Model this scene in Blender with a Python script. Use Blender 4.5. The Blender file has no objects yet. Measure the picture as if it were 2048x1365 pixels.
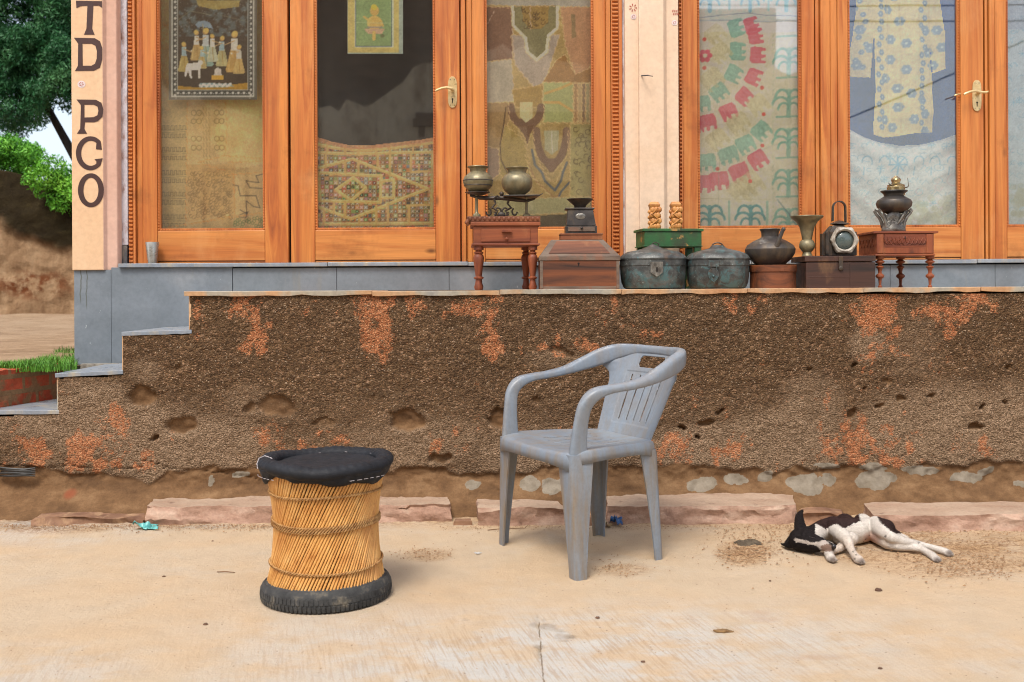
import bpy, bmesh, math, random
import numpy as np
from mathutils import Vector, Matrix
from mathutils.geometry import tessellate_polygon
random.seed(7); rng = np.random.default_rng(7)
R = math.radians
scene = bpy.context.scene
COL = scene.collection
# ------------------------------------------------------------------ camera, sky, sun, exposure
F, HX, HY, A, CH = 35/36*2048, 1024.0, 578.0, 0.005, 1.0
cam_d = bpy.data.cameras.new('camera'); cam = bpy.data.objects.new('camera', cam_d); COL.objects.link(cam)
cam.location = (0, 0, CH); cam.rotation_euler = (R(90), A, 0)
cam_d.lens = 35; cam_d.sensor_width = 36; cam_d.sensor_fit = 'HORIZONTAL'; cam_d.shift_y = -(682.5-HY)/2048
cam_d.clip_end = 500; cam_d.clip_start = .05
cam_d.dof.use_dof = True; cam_d.dof.focus_distance = 4.4; cam_d.dof.aperture_fstop = 4.5
scene.camera = cam
world = bpy.data.worlds.new('World'); scene.world = world; world.use_nodes = True
wn = world.node_tree.nodes; wl = world.node_tree.links
sky = wn.new('ShaderNodeTexSky'); sky.sky_type = 'NISHITA'; sky.sun_disc = False
SUN_EL, SUN_AZ = 58, 200      # azimuth clockwise from +Y
sky.sun_elevation = R(SUN_EL); sky.sun_rotation = R(SUN_AZ); sky.dust_density = 3.0; sky.ozone_density = .6; sky.air_density = 1.0
hs = wn.new('ShaderNodeHueSaturation'); hs.inputs['Saturation'].default_value = .62; wl.new(sky.outputs[0], hs.inputs['Color']); wl.new(hs.outputs[0], wn['Background'].inputs[0]); wn['Background'].inputs[1].default_value = 0.15
sun_d = bpy.data.lights.new('sun', 'SUN'); sun = bpy.data.objects.new('sun', sun_d); COL.objects.link(sun)
sun_d.energy = 1.5; sun_d.angle = R(20); sun_d.color = (1, .95, .87)
sd = Vector((math.sin(R(SUN_AZ))*math.cos(R(SUN_EL)), math.cos(R(SUN_AZ))*math.cos(R(SUN_EL)), math.sin(R(SUN_EL))))
sun.rotation_euler = sd.to_track_quat('Z', 'Y').to_euler(); sun.location = sd*20
scene.view_settings.view_transform = 'Standard'; scene.view_settings.look = 'None'
scene.view_settings.exposure = 0.93; scene.view_settings.gamma = 1
scene.render.engine = 'CYCLES'; scene.cycles.filter_width = 1.05
EV, EH = 1.25, 1.6            # nominal light on upright and on level surfaces, to turn seen colours into base colours

# ------------------------------------------------------------------ helpers
def lin1(c):
    c = c/255.0
    return c/12.92 if c <= .04045 else ((c+.055)/1.055)**2.4
def S(r, g, b, e=EV): return (min(lin1(r)/e, .9), min(lin1(g)/e, .9), min(lin1(b)/e, .9), 1)
def W(px, py, Y):
    u = (px-HX)/F; v = (HY-py)/F
    return Vector(((u+A*v)*Y, Y, CH+(v-A*u)*Y))
def G(px, py, z=0):
    u = (px-HX)/F; v = (HY-py)/F
    return W(px, py, (z-CH)/(v-A*u))
def X(px, Y, py=300): return W(px, py, Y).x
def Z(py, Y, px=1024): return W(px, py, Y).z

def vn(x, y, seed=0):
    xi = np.floor(x).astype(np.int64); yi = np.floor(y).astype(np.int64); xf = x-xi; yf = y-yi
    def h(a, b):
        n = (a*374761393 + b*668265263 + seed*1442695041) & 0xffffffff
        n = ((n ^ (n >> 13))*1274126177) & 0xffffffff
        return ((n ^ (n >> 16)) & 0xffff)/65535.0
    u = xf*xf*(3-2*xf); v = yf*yf*(3-2*yf)
    return (h(xi, yi)*(1-u)+h(xi+1, yi)*u)*(1-v)+(h(xi, yi+1)*(1-u)+h(xi+1, yi+1)*u)*v
def fbm(x, y, seed=0, o=4):
    s = 0; a = .5; t = 0
    for i in range(o):
        s = s+a*vn(x*2**i, y*2**i, seed+i*17); t += a; a *= .5
    return s/t

def npmesh(name, V, Fc, mat, parent=None, loc=(0, 0, 0), cols=None, smooth=True, sharp=None):
    me = bpy.data.meshes.new(name); V = np.asarray(V, dtype=np.float64)-np.array(loc)
    me.from_pydata(V.tolist(), [], Fc.tolist() if hasattr(Fc, 'tolist') else Fc)
    if cols:
        for k, c in cols.items():
            at = me.color_attributes.new(k, 'FLOAT_COLOR', 'POINT'); c = np.asarray(c, dtype=np.float32)
            if c.shape[1] == 3: c = np.hstack([c, np.ones((len(c), 1), np.float32)])
            at.data.foreach_set('color', c.ravel())
    for m in (mat if isinstance(mat, (list, tuple)) else [mat]): me.materials.append(m)
    if smooth: me.shade_smooth()
    if sharp: me.set_sharp_from_angle(angle=R(sharp))
    me.validate(); me.update()
    o = bpy.data.objects.new(name, me); COL.objects.link(o)
    if parent is not None:
        o.parent = parent
    else: o.location = loc
    return o
def tag(o, label=None, cat=None, group=None, kind=None):
    if label: o['label'] = label
    if cat: o['category'] = cat
    if group: o['group'] = group
    if kind: o['kind'] = kind
    return o
def thing(name, loc, label, cat, group=None, rz=0):
    o = bpy.data.objects.new(name, None); o.empty_display_size = .05; COL.objects.link(o)
    o.location = loc; o.rotation_euler = (0, 0, rz)
    return tag(o, label, cat, group)
def grid_faces(ny, nx, keep=None):
    i = np.arange(ny-1)[:, None]*nx+np.arange(nx-1)[None, :]
    f = np.stack([i, i+1, i+nx+1, i+nx], -1)
    if keep is not None:
        return f[keep]
    return f.reshape(-1, 4)
def prune(V, Fc, cols=None):
    used = np.unique(Fc); mp = -np.ones(len(V), np.int64); mp[used] = np.arange(len(used))
    return V[used], mp[Fc], (None if cols is None else {k: c[used] for k, c in cols.items()})

class MB:
    def __init__(s): s.v = []; s.f = []; s.m = []
    def add(s, V, Fc, m=0):
        b = len(s.v); s.v += [tuple(p) for p in V]; s.f += [tuple(b+i for i in f) for f in Fc]; s.m += [m]*len(Fc); return s
    def box(s, x0, x1, y0, y1, z0, z1, m=0, c=None, rz=0):
        V = [(x, y, z) for z in (z0, z1) for y in (y0, y1) for x in (x0, x1)]
        if rz:
            cx, cy = c or ((x0+x1)/2, (y0+y1)/2); cs, sn = math.cos(rz), math.sin(rz)
            V = [(cx+(x-cx)*cs-(y-cy)*sn, cy+(x-cx)*sn+(y-cy)*cs, z) for x, y, z in V]
        return s.add(V, [(0, 2, 3, 1), (4, 5, 7, 6), (0, 1, 5, 4), (2, 6, 7, 3), (0, 4, 6, 2), (1, 3, 7, 5)], m)
    def boxp(s, a, b, c, d, Y0, Y1, m=0):      # box from its front outline in the photograph
        cx, cy = (a+b)/2, (c+d)/2
        return s.box(W(a, cy, Y0).x, W(b, cy, Y0).x, Y0, Y1, W(cx, d, Y0).z, W(cx, c, Y0).z, m)
    def frust(s, lo, hi, m=0):   # lo, hi: (x0,x1,y0,y1,z)
        V = [(lo[i], lo[j], lo[4]) for j in (2, 3) for i in (0, 1)]+[(hi[i], hi[j], hi[4]) for j in (2, 3) for i in (0, 1)]
        return s.add(V, [(0, 2, 3, 1), (4, 5, 7, 6), (0, 1, 5, 4), (2, 6, 7, 3), (0, 4, 6, 2), (1, 3, 7, 5)], m)
    def lathe(s, cx, cy, prof, n=32, m=0, sx=1, sy=1, jit=0):
        V = []; Fc = []
        for (r, z) in prof:
            for k in range(n):
                a = 2*math.pi*k/n; rr = max(r, 1e-4)
                V.append((cx+rr*math.cos(a)*sx, cy+rr*math.sin(a)*sy, z))
        for i in range(len(prof)-1):
            for k in range(n):
                k2 = (k+1) % n; Fc.append((i*n+k, i*n+k2, (i+1)*n+k2, (i+1)*n+k))
        return s.add(V, Fc, m)
    def lathep(s, cx, Y, prof, n=36, m=0, **k):   # (half width, y) pairs read off the photograph
        c = W(cx, prof[0][1], Y)
        return s.lathe(c.x, Y, [(hw/F*Y, W(cx, py, Y).z) for hw, py in prof], n, m, **k)
    def tube(s, pts, rad, n=10, m=0, cap=True):
        pts = [Vector(p) for p in pts]; N = len(pts)
        if not hasattr(rad, '__len__'): rad = [rad]*N
        V = []; prev = None
        for i, p in enumerate(pts):
            t = (pts[min(i+1, N-1)]-pts[max(i-1, 0)]).normalized()
            if prev is None: prev = t.orthogonal()
            u = (prev-t*prev.dot(t)).normalized(); w = t.cross(u); prev = u
            for k in range(n):
                a = 2*math.pi*k/n; V.append(p+(u*math.cos(a)+w*math.sin(a))*rad[i])
        Fc = [(i*n+k, i*n+(k+1) % n, (i+1)*n+(k+1) % n, (i+1)*n+k) for i in range(N-1) for k in range(n)]
        if cap: Fc += [tuple(range(n))[::-1], tuple((N-1)*n+k for k in range(n))]
        return s.add(V, Fc, m)
    def prism(s, poly, y0, y1, m=0):      # poly in (x, z), extruded along y
        n = len(poly); V = [(x, y0, z) for x, z in poly]+[(x, y1, z) for x, z in poly]
        tri = tessellate_polygon([[Vector((x, z, 0)) for x, z in poly]])
        Fc = [tuple(t) for t in tri]+[tuple(n+i for i in t[::-1]) for t in tri]
        Fc += [(i, (i+1) % n, n+(i+1) % n, n+i) for i in range(n)]
        return s.add(V, Fc, m)
    def prismp(s, poly, Y0, Y1, m=0): return s.prism([(W(a, b, Y0).x, W(a, b, Y0).z) for a, b in poly], Y0, Y1, m)
    def sphere(s, c, r, n=12, k=8, m=0, sc=(1, 1, 1)):
        V = [(c[0]+r*sc[0]*math.sin(math.pi*j/k)*math.cos(2*math.pi*i/n), c[1]+r*sc[1]*math.sin(math.pi*j/k)*math.sin(2*math.pi*i/n), c[2]+r*sc[2]*math.cos(math.pi*j/k)) for j in range(k+1) for i in range(n)]
        Fc = [(j*n+i, (j+1)*n+i, (j+1)*n+(i+1) % n, j*n+(i+1) % n) for j in range(k) for i in range(n)]
        return s.add(V, Fc, m)
    def build(s, name, mats, parent=None, loc=None, bevel=0, smooth=True, sharp=35, seg=2):
        base = loc if loc is not None else (parent_loc(parent) if parent is not None else (0, 0, 0))
        if parent is not None: base = parent_loc(parent)
        me = bpy.data.meshes.new(name)
        me.from_pydata([(v[0]-base[0], v[1]-base[1], v[2]-base[2]) for v in s.v], [], s.f)
        for m in (mats if isinstance(mats, (list, tuple)) else [mats]): me.materials.append(m)
        for p, m in zip(me.polygons, s.m): p.material_index = m
        bm = bmesh.new(); bm.from_mesh(me); bmesh.ops.remove_doubles(bm, verts=bm.verts, dist=1e-5)
        bmesh.ops.recalc_face_normals(bm, faces=bm.faces); bm.to_mesh(me); bm.free()
        if smooth: me.shade_smooth(); me.set_sharp_from_angle(angle=R(sharp))
        o = bpy.data.objects.new(name, me); COL.objects.link(o)
        if parent is not None: o.parent = parent
        else: o.location = base
        if bevel:
            md = o.modifiers.new('bevel', 'BEVEL'); md.width = bevel; md.segments = seg; md.limit_method = 'ANGLE'; md.angle_limit = R(40); md.harden_normals = True
        return o
def parent_loc(p):
    l = Vector(p.location)
    while p.parent is not None: p = p.parent; l = l+Vector(p.location)
    return l
def rough(o, size, amp, seed=0, sub=None):     # uneven hand-cut surface: subdivide and push along noise
    bm = bmesh.new(); bm.from_mesh(o.data)
    if sub:
        for _ in range(8):
            e = [e for e in bm.edges if e.calc_length() > sub]
            if not e: break
            bmesh.ops.subdivide_edges(bm, edges=e, cuts=1, use_grid_fill=True)
        bmesh.ops.triangulate(bm, faces=bm.faces)
    bm.normal_update()
    from mathutils import noise
    for v in bm.verts:
        p = (Vector(v.co)+Vector(o.location)+Vector((seed*7.3, seed*3.1, seed)))/size
        v.co += v.normal*0+Vector((noise.noise(p), noise.noise(p+Vector((31, 5, 9))), noise.noise(p+Vector((3, 51, 19)))))*amp
        v.co += Vector((noise.noise(p*4), noise.noise(p*4+Vector((31, 5, 9))), noise.noise(p*4+Vector((3, 51, 19)))))*amp*.35
    bm.to_mesh(o.data); bm.free(); return o

# ------------------------------------------------------------------ materials
def nodes(name):
    m = bpy.data.materials.new(name); m.use_nodes = True; nt = m.node_tree
    return m, nt, nt.nodes, nt.links, nt.nodes['Principled BSDF']
class NT:
    def __init__(s, name):
        s.mat, s.nt, s.n, s.l, s.b = nodes(name); s.pos = s.n.new('ShaderNodeNewGeometry').outputs['Position']
    def map(s, sc, src=None, rot=(0, 0, 0)):
        m = s.n.new('ShaderNodeMapping'); m.inputs['Scale'].default_value = sc; m.inputs['Rotation'].default_value = rot
        s.l.new(src or s.pos, m.inputs[0]); return m.outputs[0]
    def noise(s, v, scale, detail=6, rough=.55, dist=0):
        n = s.n.new('ShaderNodeTexNoise'); n.inputs['Scale'].default_value = scale; n.inputs['Detail'].default_value = detail
        n.inputs['Roughness'].default_value = rough; n.inputs['Distortion'].default_value = dist; s.l.new(v, n.inputs['Vector']); return n.outputs['Fac']
    def vor(s, v, scale, out='Distance', feat='F1', rnd=1):
        n = s.n.new('ShaderNodeTexVoronoi'); n.feature = feat; n.inputs['Scale'].default_value = scale; n.inputs['Randomness'].default_value = rnd
        s.l.new(v, n.inputs['Vector']); return n.outputs[out]
    def ramp(s, f, stops):
        r = s.n.new('ShaderNodeValToRGB'); e = r.color_ramp.elements
        while len(e) < len(stops): e.new(.5)
        for q, (p, c) in zip(e, stops):
            q.position = p; q.color = c if hasattr(c, '__len__') else (c, c, c, 1)
        s.l.new(f, r.inputs[0]); return r.outputs[0]
    def mix(s, f, a, b, mode='MIX'):
        m = s.n.new('ShaderNodeMix'); m.data_type = 'RGBA'; m.blend_type = mode; m.clamp_factor = True
        for v, i in ((f, 0), (a, 6), (b, 7)):
            if isinstance(v, (int, float)): m.inputs[i].default_value = v if i == 0 else (v, v, v, 1)
            elif isinstance(v, tuple): m.inputs[i].default_value = v
            else: s.l.new(v, m.inputs[i])
        return m.outputs[2]
    def math(s, op, a, b=0, c=0):
        m = s.n.new('ShaderNodeMath'); m.operation = op
        for v, i in ((a, 0), (b, 1), (c, 2)):
            if isinstance(v, (int, float)): m.inputs[i].default_value = v
            else: s.l.new(v, m.inputs[i])
        return m.outputs[0]
    def sep(s, c):
        q = s.n.new('ShaderNodeSeparateColor'); s.l.new(c, q.inputs[0]); return q.outputs
    def attr(s, name):
        a = s.n.new('ShaderNodeVertexColor'); a.layer_name = name; return a.outputs[0]
    def bump(s, h, strength=.3, dist=.01, prev=None):
        b = s.n.new('ShaderNodeBump'); b.inputs['Strength'].default_value = strength; b.inputs['Distance'].default_value = dist
        s.l.new(h, b.inputs['Height'])
        if prev is not None: s.l.new(prev, b.inputs['Normal'])
        return b.outputs[0]
    def done(s, col, rough=.6, nrm=None, metal=0, spec=.5, coat=0):
        for v, k in ((col, 'Base Color'), (rough, 'Roughness'), (metal, 'Metallic'), (spec, 'Specular IOR Level'), (coat, 'Coat Weight')):
            if isinstance(v, (int, float, tuple)): s.b.inputs[k].default_value = v
            else: s.l.new(v, s.b.inputs[k])
        if nrm is not None: s.l.new(nrm, s.b.inputs['Normal'])
        return s.mat
def pm(name, c1, c2=None, sc=6, rough=.6, bs=60, bump=.25, bd=.003, metal=0, stretch=(1, 1, 1), lo=.35, hi=.65, spec=.5, spots=None, dirt=None, coat=0):
    t = NT(name); v = t.map(stretch); c2 = c2 or tuple(x*.75 for x in c1[:3])+(1,)
    f = t.noise(v, sc, 7, .6, .4); col = t.ramp(f, [(lo, c2), (hi, c1)])
    fine = t.noise(v, bs, 5, .6); col = t.mix(.35, col, t.ramp(fine, [(.3, .55), (.7, 1.0)]), 'MULTIPLY')
    if dirt: col = t.mix(t.ramp(t.noise(t.map((1, 1, .4)), sc*1.7, 8, .65), [(.5, 0), (.68, 1)]), col, dirt)
    if spots: col = t.mix(t.ramp(t.noise(t.pos, sc*4, 4, .6), [(.6, 0), (.66, 1)]), col, spots)
    r = t.ramp(t.noise(v, sc*2, 4), [(.3, max(rough-.12, .05)), (.7, min(rough+.12, 1))])
    return t.done(col, r, t.bump(fine, bump, bd), metal, spec, coat)
def vcm(name, rough=.85, bs=300, bump=.3, bd=.002, spec=.2, weave=0):
    t = NT(name); c = t.attr('Col'); f = t.noise(t.pos, bs, 4, .6)
    c = t.mix(.3, c, t.ramp(f, [(.3, .6), (.7, 1.0)]), 'MULTIPLY')
    if weave: c = t.mix(weave, c, t.ramp(t.noise(t.map((400, 400, 30)), 1, 2), [(.3, .6), (.7, 1.0)]), 'MULTIPLY')
    return t.done(c, rough, t.bump(f, bump, bd), 0, spec)
def woodmat(name, axis, c1, c2, c3, rough=.42, sc=1.0):
    t = NT(name); s = {'z': (26, 26, 1.3), 'x': (1.3, 26, 26)}[axis]
    s = tuple(q*sc for q in s)
    warp = t.noise(t.map(tuple(q*.12 for q in s)), 1.6, 3, .5)
    vv = t.n.new('ShaderNodeVectorMath'); vv.operation = 'ADD'; t.l.new(t.map(s), vv.inputs[0])
    sc_ = t.n.new('ShaderNodeVectorMath'); sc_.operation = 'SCALE'; t.l.new(warp, sc_.inputs[0]); sc_.inputs['Scale'].default_value = 7; t.l.new(sc_.outputs[0], vv.inputs[1])
    g = t.noise(vv.outputs[0], .55, 6, .62, .6)
    col = t.ramp(g, [(.28, c3), (.42, c2), (.56, c1), (.75, tuple(min(x*1.25, 1) for x in c1[:3])+(1,))])
    big = t.noise(t.map(tuple(q*.05 for q in s)), 1.5, 3); col = t.mix(.55, col, t.ramp(big, [(.3, (.74, .66, .60, 1)), (.6, (1, 1, 1, 1))]), 'MULTIPLY')
    fine = t.noise(t.map(tuple(q*4 for q in s)), 1.2, 3); col = t.mix(.3, col, t.ramp(fine, [(.35, .6), (.6, 1.0)]), 'MULTIPLY')
    gm = t.noise(t.pos, 3.2, 9, .7); col = t.mix(t.ramp(gm, [(.56, 0), (.72, .45)]), col, tuple(x*.35 for x in c3[:3])+(1,)); pale = t.noise(t.map((2, 2, 1)), 2.1, 7, .65); col = t.mix(t.ramp(pale, [(.55, 0), (.75, .35)]), col, S(226, 170, 110))
    kn = t.vor(t.map((5, 5, 2.2) if axis == 'z' else (2.2, 5, 5)), 1.0); col = t.mix(t.ramp(kn, [(.03, .85), (.09, 0)]), col, tuple(x*.25 for x in c3[:3])+(1,))
    return t.done(col, t.ramp(g, [(.3, rough+.15), (.7, rough-.05)]), t.bump(fine, .2, .001), 0, .4)
WZ = woodmat('wood_upright', 'z', S(212, 134, 66), S(192, 108, 48), S(156, 82, 36))
WX = woodmat('wood_level', 'x', S(218, 144, 76), S(202, 122, 58), S(168, 94, 42))
WD = woodmat('wood_moulding', 'z', S(214, 130, 66), S(196, 112, 54), S(160, 84, 40), .5)
M = {}
M['peach'] = pm('peach_paint', S(238, 200, 160), S(232, 190, 148), 2.2, .8, 40, .15); M['peach_pale'] = pm('pale_peach_paint', S(240, 212, 184), S(234, 202, 170), 2.2, .8, 40, .15)
M['pink'] = pm('pink_paint', S(232, 190, 168), S(224, 178, 154), 2.5, .8, 40, .15)
M['white_strip'] = pm('whitewash', S(225, 218, 222), S(200, 192, 196), 20, .9, 80, .3, dirt=S(150, 110, 90))
def slate(stain=False):
    t = NT('slate_tile'); big = t.noise(t.pos, 2.2, 7, .6, .5); col = t.ramp(big, [(.3, S(104, 113, 120)), (.55, S(126, 135, 143)), (.72, S(148, 153, 157))])
    f = t.noise(t.pos, 45, 7, .7); col = t.mix(.5, col, t.ramp(f, [(.3, .7), (.6, 1.0)]), 'MULTIPLY')
    ys = t.noise(t.map((9, 9, 1.5)), 1, 6, .6); col = t.mix(t.ramp(ys, [(.6, 0), (.75, .5)]), col, S(138, 132, 110))
    sp = t.noise(t.map((60, 60, 25)), 1, 3); col = t.mix(t.ramp(sp, [(.73, 0), (.77, .8)]), col, S(200, 205, 205))
    if stain:      # two dark dribbles of cement water that ran down this tile
        sx = t.n.new('ShaderNodeSeparateXYZ'); t.l.new(t.pos, sx.inputs[0]); wv = t.noise(t.map((0, 0, 6)), 1, 3)
        for x0, zt_, ln, w in ((W(161, 580, 5.06).x, 1.10, .17, .004), (W(173, 580, 5.06).x, 1.10, .20, .0035)):
            xx = t.math('ADD', sx.outputs[0], t.math('MULTIPLY', t.math('SUBTRACT', wv, .5), .05)); d = t.math('ABSOLUTE', t.math('SUBTRACT', xx, x0))
            m = t.math('MULTIPLY', t.ramp(t.math('DIVIDE', d, w), [(.5, 1), (1, 0)]), t.ramp(t.math('DIVIDE', t.math('SUBTRACT', zt_, sx.outputs[2]), ln), [(.0, 1), (.85, .9), (1, 0)]))
            col = t.mix(t.math('MULTIPLY', m, .75), col, S(82, 84, 70))
    return t.done(col, .55, t.bump(f, .2, .002), 0, .4)
M['slate'] = slate(); M['slate_stained'] = slate(True)
M['slate_dark'] = pm('slate_dark', S(80, 82, 88), S(60, 62, 68), 8, .6, 80, .3, dirt=S(120, 110, 100))
M['joint'] = pm('mortar_joint', S(165, 158, 145), S(120, 112, 100), 30, .9)
def marble():
    t = NT('stone_slab'); n = t.noise(t.map((1.4, 1, 1)), 2.4, 6, .55, .5)
    col = t.ramp(n, [(.3, S(165, 165, 160)), (.46, S(190, 180, 160)), (.54, S(214, 172, 130)), (.68, S(205, 150, 105))])
    g = t.noise(t.pos, 50, 5); col = t.mix(.5, col, t.ramp(g, [(.35, .62), (.6, 1.0)]), 'MULTIPLY')
    return t.done(col, .5, t.bump(g, .25, .003), 0, .4)
M['slab'] = marble()
M['tread'] = pm('grey_tread', S(172, 180, 190, EH), S(150, 160, 172, EH), 9, .35, 60, .1, spec=.5, dirt=S(190, 180, 160, EH))
M['lettering'] = pm('brown_letter_paint', S(72, 38, 29), S(62, 32, 25), 12, .6, 90, .1)
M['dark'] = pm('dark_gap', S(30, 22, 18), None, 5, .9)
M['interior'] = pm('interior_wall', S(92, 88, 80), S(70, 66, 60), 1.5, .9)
M['brass'] = pm('polished_brass', S(236, 210, 158), S(220, 188, 130), 20, .35, 90, .05, metal=.45)
def glass():
    t = NT('window_glass'); n = t.n; l = t.l
    tr = n.new('ShaderNodeBsdfTransparent'); tr.inputs[0].default_value = (.97, .95, .91, 1)
    gl = n.new('ShaderNodeBsdfGlossy'); gl.inputs['Roughness'].default_value = .02; gl.inputs[0].default_value = (.95, .97, 1, 1)
    l.new(t.bump(t.noise(t.map((1, 1, .6)), 2.5, 2), .03, .01), gl.inputs['Normal'])
    lw = n.new('ShaderNodeLayerWeight'); lw.inputs[0].default_value = .28
    f = t.math('ADD', t.math('MULTIPLY', lw.outputs['Fresnel'], .75), .076)
    mx = n.new('ShaderNodeMixShader'); l.new(f, mx.inputs[0]); df = n.new('ShaderNodeBsdfDiffuse'); df.inputs[0].default_value = (.62, .58, .52, 1); m0 = n.new('ShaderNodeMixShader'); l.new(t.ramp(t.noise(t.map((1, 1, .5)), 3, 7, .65), [(.3, .006), (.7, .026)]), m0.inputs[0]); l.new(tr.outputs[0], m0.inputs[1]); l.new(df.outputs[0], m0.inputs[2]); l.new(m0.outputs[0], mx.inputs[1]); l.new(gl.outputs[0], mx.inputs[2])
    l.new(mx.outputs[0], n['Material Output'].inputs[0]); return t.mat
M['glass'] = glass()
# ------------------------------------------------------------------ ground, yard, terrace wall
YW, YP, YD = 4.5, 5.06, 5.14          # rough wall face, plinth face, door plane
PZ = .995                             # terrace top
SZ = Z(527, YP, 640)+.003             # sill top
def lin(a): 
    a = np.asarray(a, float)/255; return np.where(a <= .04045, a/12.92, ((a+.055)/1.055)**2.4)
def blob(PX, PY, cx, cy, rx, ry, e=1.0):
    d = ((PX-cx)/rx)**2+((PY-cy)/ry)**2
    return np.clip(1.25-d, 0, 1)*e
def proj(V):
    V = np.asarray(V); u = V[:, 0]/V[:, 1]; v = (V[:, 2]-CH)/V[:, 1]
    return HX+F*(u-A*v), HY-F*(v+A*u)

def ground_mat():
    t = NT('dusty_concrete'); c = t.attr('Col'); m = t.sep(t.attr('Msk'))
    br = t.noise(t.map((140, 7, 9), src=t.map((1, 1, 1), rot=(0, 0, R(-14)))), 1, 4, .6)
    streak = t.noise(t.map((1.4, 2.0, 1)), 1.6, 9, .68, .6)
    cn = t.noise(t.pos, 2.2, 8, .62, .3); cn2 = t.noise(t.pos, 9, 6, .62)
    c = t.mix(t.ramp(cn, [(.42, 0), (.60, .55)]), c, S(231, 197, 156, EH))
    c = t.mix(t.ramp(streak, [(.52, 0), (.68, .5)]), c, S(224, 208, 186, EH))
    c = t.mix(t.math('MULTIPLY', m[0], t.ramp(t.noise(t.map((1.4, 2.0, 1)), 3.0, 9, .68), [(.42, .05), (.56, .85)])), c, S(226, 222, 214, EH))
    c = t.mix(.28, c, t.ramp(cn2, [(.3, .7), (.6, 1.0)]), 'MULTIPLY')
    c = t.mix(t.math('MULTIPLY', t.math('ADD', t.math('MULTIPLY', m[0], .45), .05), t.ramp(br, [(.40, 1), (.50, 0)])), c, S(196, 164, 128, EH))
    sp = t.vor(t.pos, 55); sel = t.sep(t.vor(t.pos, 55, 'Color'))[0]
    spot = t.math('MULTIPLY', t.ramp(sp, [(.10, 1), (.2, 0)]), t.ramp(sel, [(.90, 0), (.93, .75)]))
    c = t.mix(spot, c, S(120, 88, 62, EH))
    sx = t.n.new('ShaderNodeSeparateXYZ'); t.l.new(t.pos, sx.inputs[0]); jx = t.math('MULTIPLY', t.math('SUBTRACT', t.noise(t.map((0, 14, 0)), 1, 5, .7), .5), .018)
    ln = t.ramp(t.math('DIVIDE', t.math('ABSOLUTE', t.math('SUBTRACT', t.math('ADD', sx.outputs[0], jx), .075)), .0026), [(.45, 1), (1, 0)]); seam_ = t.math('MULTIPLY', t.math('MULTIPLY', ln, t.math('LESS_THAN', sx.outputs[1], 2.99)), t.ramp(t.noise(t.map((1, 22, 1)), 1, 3), [(.36, .25), (.5, .9)])); c = t.mix(seam_, c, S(128, 104, 76, EH))
    g = t.noise(t.pos, 240, 4, .65); c = t.mix(.4, c, t.ramp(g, [(.33, .66), (.6, 1.0)]), 'MULTIPLY')
    clod = t.noise(t.pos, 60, 6, .7); c = t.mix(t.math('MULTIPLY', m[1], t.ramp(clod, [(.44, .85), (.54, 0)])), c, S(140, 100, 66, EH))
    n = t.bump(g, .35, .003); n = t.bump(t.noise(t.pos, 14, 6, .6), .35, .012, n); n = t.bump(clod, t_str(t, m[1]), .012, n); n = t.bump(br, .12, .003, n)
    return t.done(c, .85, n, 0, .2)
def t_str(t, s):
    return .5
M['ground'] = ground_mat()
def axis(lo, hi, d, out):
    a = list(np.arange(lo, hi+1e-6, d)); return np.array(sorted([-o for o in out if -o < lo-.3]+a+[o for o in out if o > hi+.3]))
gx = axis(-2.8, 2.8, .010, [3.2, 4, 6, 10, 25, 60]); gy = np.array([-60, -25, -10, -5, -2, 0, 1.0]+list(np.arange(1.7, 4.62, .008))+[5.2, 7, 12])
GX, GY = np.meshgrid(gx, gy); Vg = np.stack([GX.ravel(), GY.ravel(), 0*GX.ravel()], -1)
vis = (Vg[:, 1] > 1.6) & (Vg[:, 1] < 4.7) & (abs(Vg[:, 0]) < 2.9)
PXg = np.full(len(Vg), 1024.); PYg = np.full(len(Vg), 1200.); PXg[vis], PYg[vis] = proj(Vg[vis])
x, y = Vg[:, 0], Vg[:, 1]
n1 = fbm(x*1.3, y*3, 3); n2 = fbm(x*5, y*9, 5); n3 = fbm(x*22, y*22, 9)
gc = np.array([227, 202, 170.])*np.ones((len(Vg), 1))
def gmix(c, f): 
    global gc
    f = np.clip(f, 0, 1)[:, None]; gc = gc*(1-f)+np.array(c, float)*f
white = np.clip((PYg-1190)/110, 0, 1)*np.clip(1-abs(PXg-1150)/860, 0, 1)*2.1
white = np.maximum(white, blob(PXg, PYg, 60, 1340, 240, 60, .6)); white = np.maximum(white, blob(PXg, PYg, 60, 1065, 260, 30, .55))
white = np.maximum(white, blob(PXg, PYg, 1480, 1270, 160, 50, .5)); white = np.maximum(white, blob(PXg, PYg, 1990, 1320, 120, 40, .6))
white = np.clip(white*(n1*.9+.35), 0, 1)
soil = np.clip((1085-PYg)/60, 0, 1)*np.clip((PXg-1330)/220, 0, 1)
soil = np.maximum(soil, blob(PXg, PYg, 1900, 1100, 260, 55, .9)); soil = np.maximum(soil, blob(PXg, PYg, 1490, 1105, 60, 28, .9))
soil = np.maximum(soil, blob(PXg, PYg, 1250, 1140, 60, 14, .45)); soil = np.maximum(soil, blob(PXg, PYg, 855, 1110, 50, 14, .5))
soil = np.maximum(soil, np.clip((1062-PYg)/16, 0, 1)*.8); soil = np.maximum(soil, blob(PXg, PYg, 100, 1055, 130, 14, .8))
soil = np.clip(soil*(n2*1.5-.05), 0, 1)
gmix((196, 152, 104), soil*.75)
gmix((190, 186, 178), blob(PXg, PYg, 420, 1054, 70, 6, .7)*n3*1.5+blob(PXg, PYg, 80, 1050, 90, 9, .7)*n3*1.4)
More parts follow.
